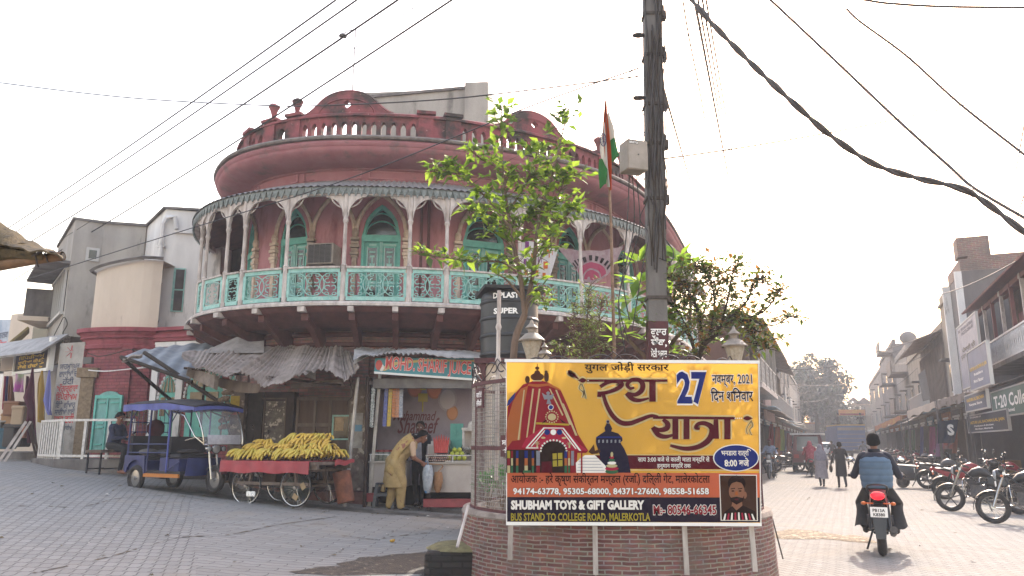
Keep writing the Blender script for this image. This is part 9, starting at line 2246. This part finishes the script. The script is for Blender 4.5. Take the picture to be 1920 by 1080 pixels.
for lab,y0,y1,H,m_,up,bays,sd in specs_e:
 o,f=shop_house(lab,E_,1,y0,y1,H,m_,gfl=3.0,bays=bays,upper=up,seed=sd,wins=bays)
 if sd==9:mb=MB().ell(f.p(3,H+.9,-1.5),(.7,.7,.6),14); mb.build("roof_tank",m_far[2],o,smooth=True,world=True)
 if sd in(8,9):
  for z in(3.6,6.3,9.0)[:2 if sd==8 else 3]:mb=MB(); f.box(mb,0,4,z,z+.14,0,1.1); f.box(mb,0,4,z+.14,z+.95,1.0,1.1); mb.build("balcony",m_far[sd%4],o,world=True)
  # west row beyond the round building
specs_w=[("low red-brown house with a lattice balcony joined to the round building",28.6,37,6.2,m_far[4],"none",2,20),("long tin-eaved house with slatted upper floor on the west row",37.1,58,6.7,m_far[0],"slats",4,21),("plain grey house rising behind the tin-eaved one on the west row",58.1,74,8.8,m_far[2],"windows",3,22),("pale house with wires looped across it on the west row",74.1,92,8.0,m_far[1],"windows",3,23),("far hazy house under the big tree on the west row",92.1,112,7.6,m_far[3],"windows",3,24)]
for lab,y0,y1,H,m_,up,bays,sd in specs_w:
 o,f=shop_house(lab,W_,-1,y0,y1,H,m_,gfl=3.0,bays=bays,upper=up,seed=sd,wins=bays)
 if sd==20:
  mb=MB(); f.box(mb,0,f.L-.1,3.5,3.65,0,1.2); mb.build("balcony_floor",m_white,o,world=True)
  mb=MB()
  for i in range(int(f.L/.16)):
   for sg in(-1,1):mb.bar(f.p(.16*i,3.7,1.15),f.p(.16*i+sg*.32,4.6,1.15),.02,.015)
  for z in(3.68,4.62):f.box(mb,0,f.L-.1,z,z+.06,1.12,1.18)
  mb.build("balcony_lattice",m_railw,o,world=True)
  for i in range(5):u=.2+(f.L-.5)*i/4; mb=MB(); f.box(mb,u-.06,u+.06,3.65,6.0,1.08,1.2); mb.build("balcony_column",m_plgrey,o,world=True)
  mb=MB(); mb.surf(lambda u,v:f.p(f.L*u,6.4-.4*v,1.4*v),20,3,0,.04); mb.build("balcony_roof",m_tin,o,world=True)
for i,(x0,y0,x1,y1,Y,c,lab)in enumerate(((1432,740,1452,792,46,"#b39a94","pale pink board hung on the west row's shop fronts"),(1456,748,1472,782,50,"#a9683f","orange slanting board next to the pale pink one"),(1470,725,1477,790,56,"#aaa8a6","tall white strip board on the west row"),(1480,745,1487,788,62,"#b5b3b0","smaller white board beyond the tall strip"),(1440,700,1450,730,44,"#b9b7b4","white window board up on the slatted west house"))):
 a=P(x0,y0,Y); b=P(x1,y1,Y); mb=MB(); d=Vector((SD.x,SD.y,0))*.05; f=Front(W_+.55,-1,Y-2,Y+3)
 u0,z1=f.px(x0,y0); u1,z0=f.px(x1,y1); f.box(mb,u0,u1,z0,z1,-.05,.05); tag(mb.build("shop_board",M("board_%d"%i,c,rough=.7)),lab,"board")
 # end of the street: gate house, banner, trees, truck, cars
a=P(1572,860,112); b=P(1645,860,112)
GH=thing("gate_house","hazy two-gabled building closing the far end of the street","building",(a.x,112,0))
zt=P(1600,758,112).z; mb=MB(); mb.box(a.x,b.x+2,112,122,0,zt); mb.build("wall",m_far[1],GH,world=True)
for x in(1598,1618):q=P(x,750,111.9); mb=MB(); mb.prism([(-1.3,0),(1.3,0),(0,1.0)],.5,0,frame((q.x,111.9,zt),(1,0,0),(0,0,1))); mb.build("gable",m_far[2],GH,world=True)
for i in range(4):q=P(1580+16*i,800,112); mb=MB(); mb.box(q.x-.8,q.x+.8,111.93,112.02,3.6,5.4); mb.build("window",m_darkglass,GH,world=True)
mb=MB(); mb.box(a.x+2.5,b.x-1,111.9,112.02,0,3.2); mb.build("gate_opening",m_shop[1],GH,world=True)
q0,q1=P(1571,768,84),P(1623,779,84)
SB=thing("street_banner","orange and yellow banner strung high across the far street","banner",(q0 .x,84,q1 .z))
mb=MB(); mb.box(q0 .x,q1 .x,83.97,84.0,q1 .z,q0 .z); mb.build("banner_cloth",M("orange_banner","#b5643a","#b98a3c",sc=.9,rough=.7),SB,world=True)
mb=MB(); mb.box(q0 .x+.2,q1 .x-.2,83.95,83.965,q1 .z+.05,q1 .z+.22); mb.build("banner_footer",b_red,SB,world=True)
for x in(q0 .x,q1 .x):mb=MB(); mb.tube([(x,84,0),(x,84,q0 .z+.3)],.05,6); mb.build("banner_pole",m_far[2],SB,world=True)
for i,(x0,x1,yt,lab)in enumerate(((1500,1575,795,"low hazy house under the trees at the street's bend"),)):
 a=P(x0,860,116); b=P(x1,860,116); o=thing("shop_house",lab,"house",(a.x,116,0)); mb=MB(); mb.box(a.x,b.x,116,124,0,P(x0,yt,116).z); mb.build("wall",m_far[3],o,world=True); mb=MB(); mb.box(a.x+2,b.x-1,115.9,116.02,.2,3); mb.build("shop_front",m_shop[1],o,world=True); mb=MB(); mb.box(a.x-.2,b.x+.2,115.7,124,P(x0,yt,116).z,P(x0,yt,116).z+.25); mb.build("roof",m_goods[0],o,world=True)
def bigtree(lab,x,ytop,ybase,Y,rx,seed,n=2600,name="dense_tree"):
 r=random.Random(seed); c=P(x,(ytop+ybase)/2,Y); H=P(x,ytop,Y).z; h2=(H-P(x,ybase,Y).z)/2; o=thing(name,lab,"tree",(c.x,Y,0)); tm=MB(); mb=[MB(),MB()]
 tm.tube([(c.x,Y,0),(c.x+.2,Y,H*.35),(c.x,Y,H*.7)],[.35,.28,.12],8)
 cl=[]
 for k in range(26):
  d=rdir(r,-1.2,1.5)*r.uniform(.45,1.0); p=Vector((c.x+d.x*rx,Y+d.y*rx*.8,c.z+d.z*h2)); cl.append(p); tm.tube([(c.x,Y,H*.4),Vector((c.x,Y,H*.45)).lerp(p,.6)+Vector((0,0,.2)),p],[.1,.05,.02],4)
 for k in range(n):
  p=cl[r.randrange(len(cl))]+rdir(r,-1.4,1.4)*rx*.33*r.random()**.4; d=rdir(r,-.8,.8); leaf(mb[r.random()<.4],p,d,Vector((0,0,1)),r.uniform(.45,.8),.4,0,.2)
 tm.build("trunk",m_barkd,o,world=True); mb[0].build("crown",leaf_mat("far_leaf","#2c3623","#3a4530",.12),o,world=True); mb[1].build("crown",leaf_mat("far_leaf_light","#3d4831","#49553a",.15),o,world=True)
bigtree("big dark tree standing over the west row",1525,678,790,100,4.6,4,6500); bigtree("paler tree in front of the gate house",1566,728,800,106,3.0,6,2600); bigtree("small hazy tree behind the far west house",1495,690,760,112,3.4,9,3000)
# vehicles far up the street
TR=thing("cargo_truck","blue high-sided truck with men riding on its roof at the far end of the street","truck",G(1588,861),SA*.6)
d_=(G(1588,861)).y; m_tb=M("faded_truck_blue","#4d5e85","#435278",sc=1.2,rough=.6)
mb=MB(); mb.box(-1.15,1.15,-3,2.5,.9,2.95); mb.build("body",m_tb,TR)
mb=MB()
for k in range(5):mb.box(-1.1,1.1,-3.04,-3.0,1.1+.36*k,1.16+.36*k)
mb.box(-1.1,1.1,-3.05,-3.0,2.55,2.8); mb.build("tail_slat",m_far[1],TR)
mb=MB(); mb.box(-1.18,1.18,-3.05,2.5,2.95,3.05); mb.build("roof_edge",M("ochre_paint","#9a7f3f",rough=.6),TR)
mb=MB(); mb.box(-1.05,1.05,2.6,4.2,.7,2.6); mb.build("cab",m_tb,TR); mb=MB(); mb.box(-1.1,1.1,-3.1,-2.95,.55,.8); mb.build("bumper",m_eng,TR)
for y in(-1.8,3.0):
 for x in(-.95,.95):mb=MB(); torus(mb,(x,y,.48),.34,.14); w_=mb.build("wheel",m_rub,TR,smooth=True); mb=MB().lathe([(.001,-.1),(.3,-.1),(.3,.1),(.001,.1)],(0,0,0),14,0,Matrix.Translation((x,y,.48))@Matrix.Rotation(pi/2,4,'Y')); mb.build("rim",m_eng,w_,smooth=True)
for i,x in enumerate((-.9,.95)):
 hc=(0,.02,.9); prs=[('e',(0,0,.12),(.2,.16,.14),0,0,2),('c',(0,0,.15),(0,.05,.55),.15,.16,1),('c',(-.15,.04,.62),(.15,.04,.62),.075,.075,1),('c',(-.2,.04,.6),(-.3,.2,.4),.06,.045,1),('c',(.2,.04,.6),(.3,.2,.4),.06,.045,1),('c',(-.1,.05,.1),(-.14,.45,.1),.09,.07,2),('c',(.1,.05,.1),(.14,.45,.1),.09,.07,2),('c',(0,.05,.62),(0,.05,.75),.055,.05,0)]+head_prims(hc,(0,1,0),(0,0,1),1,0)
 qq=TR.matrix_basis@Vector((x,-2.6,3.05)); pp_=person("person",["person crouching on the near side edge of the blue truck's roof","person sitting upright at the other corner of the blue truck's roof"][i],qq,SA*.6+(.8 if i==0 else 0),prs,[m_skind,m_blk,m_dtrous],.03); hair_cap(pp_,hc,(0,1,0),(0,0,1),1.05,m_hair)
def car(lab,loc,rz,paint,kind="car",H=1.5,L=3.9,Wd=1.65,group=None):
 o=thing("parked_car",lab,"car",loc,rz,group); prof=[(-L/2,.35),(-L/2,.8),(-L/2+.12,.95),(-L/2+.35,1.0),(-L/2+.65,H-.05),(-L/2+1.0,H),(.35,H),(.75,H-.06),(1.2,1.0),(L/2-.15,.85),(L/2,.7),(L/2,.35)]
 if kind=="van":prof=[(-L/2,.35),(-L/2,1.0),(-L/2+.12,H-.05),(-L/2+.3,H),(L/2-1.2,H),(L/2-.75,1.1),(L/2-.1,1.0),(L/2,.6),(L/2,.35)]
 mb=MB(); n=len(prof); vs=[]
 for k,(w_,zz)in enumerate(((-1,0),(1,0))):
  for y,z in prof:tuck=(.16 if z>1.05 else 0); vs.append((w_*(Wd/2-tuck),y,z))
 mb.add(vs,[tuple(range(n)),tuple(range(2*n-1,n-1,-1))]+[(i+n,(i+1)%n+n,(i+1)%n,i)for i in range(n)]); b=mb.build("body",paint,o); bv=b.modifiers.new("bevel",'BEVEL'); bv.width=.06; bv.segments=2
 mb=MB(); mb.add([(-Wd/2+.26,-L/2+.36,1.03),(Wd/2-.26,-L/2+.36,1.03),(Wd/2-.3,-L/2+.60,H-.1),(-Wd/2+.3,-L/2+.60,H-.1)]if kind!="van" else[(-Wd/2+.26,-L/2-.012,1.05),(Wd/2-.26,-L/2-.012,1.05),(Wd/2-.3,-L/2+.1,H-.12),(-Wd/2+.3,-L/2+.1,H-.12)],[(0,1,2,3)]); mb.v=[(x,y-.03,z+.02)for x,y,z in mb.v]; mb.build("rear_window",m_darkglass,o)
 for s_ in(-1,1):
  mb=MB(); x=s_*(Wd/2-.145); mb.add([(x,-L/2+.75,1.06),(x,.95,1.06),(x,.45,H-.1),(x,-L/2+.95,H-.1)],[(0,1,2,3)]); mb.build("side_window",m_darkglass,o)
  mb=MB(); mb.box(s_*(Wd/2-.22)-.12,s_*(Wd/2-.22)+.12,-L/2-.02,-L/2+.03,.72,.9); mb.build("tail_light",m_redl,o)
  for y in(-L/2+.75,L/2-.75):mb=MB(); torus(mb,(s_*(Wd/2-.06),y,.3),.21,.09); w_=mb.build("wheel",m_rub,o,smooth=True); mb=MB().lathe([(.001,-.07),(.18,-.07),(.18,.07),(.001,.07)],(0,0,0),14,0,Matrix.Translation((s_*(Wd/2-.06),y,.3))@Matrix.Rotation(pi/2,4,'Y')); mb.build("rim",m_alloy,w_,smooth=True)
 mb=MB(); mb.box(-.24,.24,-L/2-.03,-L/2,.5,.62); mb.build("number_plate",m_letwhite,o); mb=MB(); mb.box(-Wd/2+.05,Wd/2-.05,-L/2-.06,-L/2+.04,.36,.5); mb.build("bumper",m_blackp,o); return o
car("silver hatchback parked behind the west row's motorcycles",G(1497,866),SA,M("silver_paint","#84878b",rough=.35,metal=.3))
car("white hatchback queued behind the spare-wheeled van",G(1546,861),SA,M("white_car_paint","#b3b3b4",rough=.35))
car("small white car far behind the other white one",G(1536,851),SA,M("white_car_paint","#b3b3b4"))
JP=car("white-topped maroon van with a pale spare wheel on its tail",G(1520,884),SA,M("maroon_van_paint","#5f2730",rough=.4),"van",H=1.9,L=3.4,Wd=1.6)
mb=MB().lathe([(.001,-.06),(.3,-.06),(.33,0),(.3,.07),(.1,.09),(.001,.09)],(0,0,0),22,0,Matrix.Translation((.15,-1.83,1.05))@Matrix.Rotation(pi/2,4,'X')); mb.build("spare_wheel",M("pale_tyre_cover","#9b9486",rough=.7),JP,smooth=True); mb=MB(); mb.box(-.82,.82,-1.75,1.0,1.88,1.97); mb.build("roof",m_plwhite,JP)
# hanging goods, awnings and clutter of the east shops
f=Front(E_-1.1,1,20,60)
clothes=[(1748,800,14,74,"#b0648f","pink cloth hanging longest at the east cloth shop"),(1762,796,12,60,"#8a6a86","mauve cloth hanging beside the pink one"),(1778,802,16,40,"#94877f","patterned pale garments hanging beyond the dark flag sheet"),(1728,800,8,58,"#6f6a90","violet cloth hanging by a post at the cloth shop"),(1712,806,9,50,"#5f7f5f","green cloth hanging deep in the cloth shop"),(1790,806,12,44,"#8f5f4a","rust-coloured garment hanging at the cloth shop"),(1700,806,7,44,"#7c8a76","pale green cloth hanging farthest up the east row")]
for i,(x,y,w_,h,c,lab)in enumerate(clothes):
 Y=f.px(x,y)[0]*f.t.y+20; hanging_cloth("hanging_cloth",lab,([(x-w_*.35,y),(x-w_*.45,y+h*.5),(x-w_*.5,y+h)],[(x+w_*.35,y),(x+w_*.5,y+h*.5),(x+w_*.4,y+h)]),Y,cloth_mat("east_cloth_%d"%i,c,.3,c2=None if i!=2 else "#a8483f"),seed=30+i)
hanging_cloth("hanging_sheet","dark blue sheet with a white letter hung from the awning",([(1758,790),(1758,810),(1757,832)],[(1796,786),(1794,808),(1790,830)]),27,cloth_mat("dark_blue_sheet","#2c3447",.2),"sheet",sway=.03,seed=50)
q=P(1777,815,26.9); mb=MB(); mb.text("S",frame(q,(1,0,0),(0,0,1)),h=.34,bold=.05); o_l=mb.build("lettering",m_letwhite,[o for o in bpy.data.objects if o.name.startswith("hanging_sheet")][0])
for i,(x0,y0,x1,y1,Y,dy,mt,lab)in enumerate(((1722,672,1745,752,30,0,m_far[1],"blank tilted board leaning out over the awnings"),(1758,700,1790,770,28,.5,m_goods[0],"red and grey awning cloth between the tilted board and slate sign"))):
 if i==0:mb=MB(); flat(mb,[P(x0,y0+30,Y),P(x0+12,y0+20,Y),P(x1,y1-4,Y-.3),P(x1-14,y1,Y-.3)],thick=.05); tag(mb.build("tilted_board",mt),lab,"board")
for i,(x0,y0,x1,y1,Y0,Y1,mt,lab)in enumerate(((1755,752,1812,735,28.5,26,m_tin2,"sloping tin awning under the slate sign"),(1700,772,1755,752,36,30,m_plcream,"pale cloth awning over the hanging clothes"),(1640,800,1690,778,52,40,m_goods[0],"reddish far awning where the parked row ends"))):
 A0,B0=P(x0,y0,Y0),P(x1,y1,Y1); inn=Vector((SN.x,SN.y,0))*1.3+Vector((0,0,.35)); mb=MB()
 mb.surf(lambda u,v:A0 .lerp(B0,u)+inn*v+Vector((0,0,.03*sin(u*30)-.08*sin(pi*v))),30,4,0,.02); mb.surf(lambda u,v:A0 .lerp(B0,u)-Vector((0,0,(.28+.05*sin(u*19))*v)),30,2,0,.01); tag(mb.build("shop_awning",mt,smooth=True),lab,"awning")
 for k in(0,1):q=A0 .lerp(B0,k*.96+.02); mb=MB(); mb.tube([(q.x,q.y,0),q],.03,6); tag(mb.build("awning_post",m_far[2]),["post at the far end of the ","post at the near end of the "][k]+lab,"post")
for x,y,sx,sz,mt,lab in((1800,893,.9,1.9,M("cardboard_brown","#7a6552","#6a5746",sc=4,rough=.9),"tall brown cardboard cartons stacked by the dark sheet"),(1843,893,.75,.55,M("pink_tub","#9a5a68","#8a8288",sc=2.2,rough=.6),"pink and white tub on a stand in the shadowed shop"),(1900,915,.9,.85,M("raw_plywood","#8c6f50","#7a6045",sc=5,rough=.8),"raw plywood box beside the brown slatted shop door")):
 q=G(x,y,.0); fq=Front(6.6,1,16,40); u=fq.px(x,y)[0]; c=fq.p(u,0,.15); mb=MB()
 if "tub" in lab:mb.lathe([(.001,.75),(.3,.75),(.36,1.25),(.3,1.27),(.001,1.2)],(c.x,c.y,0),18); mb.box(c.x-.3,c.x+.3,c.y-.3,c.y+.3,.0,.75)
 else:mb.box(-sx/2,sx/2,-.3,.3,.0,sz,0,Matrix.Translation((c.x,c.y,0))@Matrix.Rotation(SA,4,'Z')); mb.box(-sx/2-.01,sx/2+.01,-.31,.31,sz*.5,sz*.5+.02,0,Matrix.Translation((c.x,c.y,0))@Matrix.Rotation(SA,4,'Z'))
 o=tag(mb.build("stacked_cartons" if "carton" in lab else("plastic_tub" if "tub" in lab else "plywood_box"),mt),lab,"goods")
f=Front(7.1,1,18,29.8); mb=MB(); u=f.px(1903,850)[0]
for k in range(9):f.box(mb,u-.5+.14*k,u-.40+.14*k,.35,2.7,-.3,-.22)
o=tag(mb.build("slatted_door",m_wood2),"brown slatted folding door of the shop under the green sign","door")
for i,(x,y,h,c,lab)in enumerate(((1446,795,60,"#8a3a35","red cloths hanging at the nearest west shop"),(1458,800,55,"#a8662f","orange garland strings beside the red cloths"),(1466,805,40,"#8f9a3f","yellow-green garland by the motorcycle mirrors"),(1480,812,40,"#7a4040","dull red cloth deeper in the west row"))):
 hanging_cloth("hanging_goods",lab,([(x-4,y),(x-5,y+h*.5),(x-5,y+h)],[(x+4,y),(x+5,y+h*.5),(x+4,y+h)]),46+4*i,cloth_mat("west_goods_%d"%i,c,.3),"goods",seed=70+i)
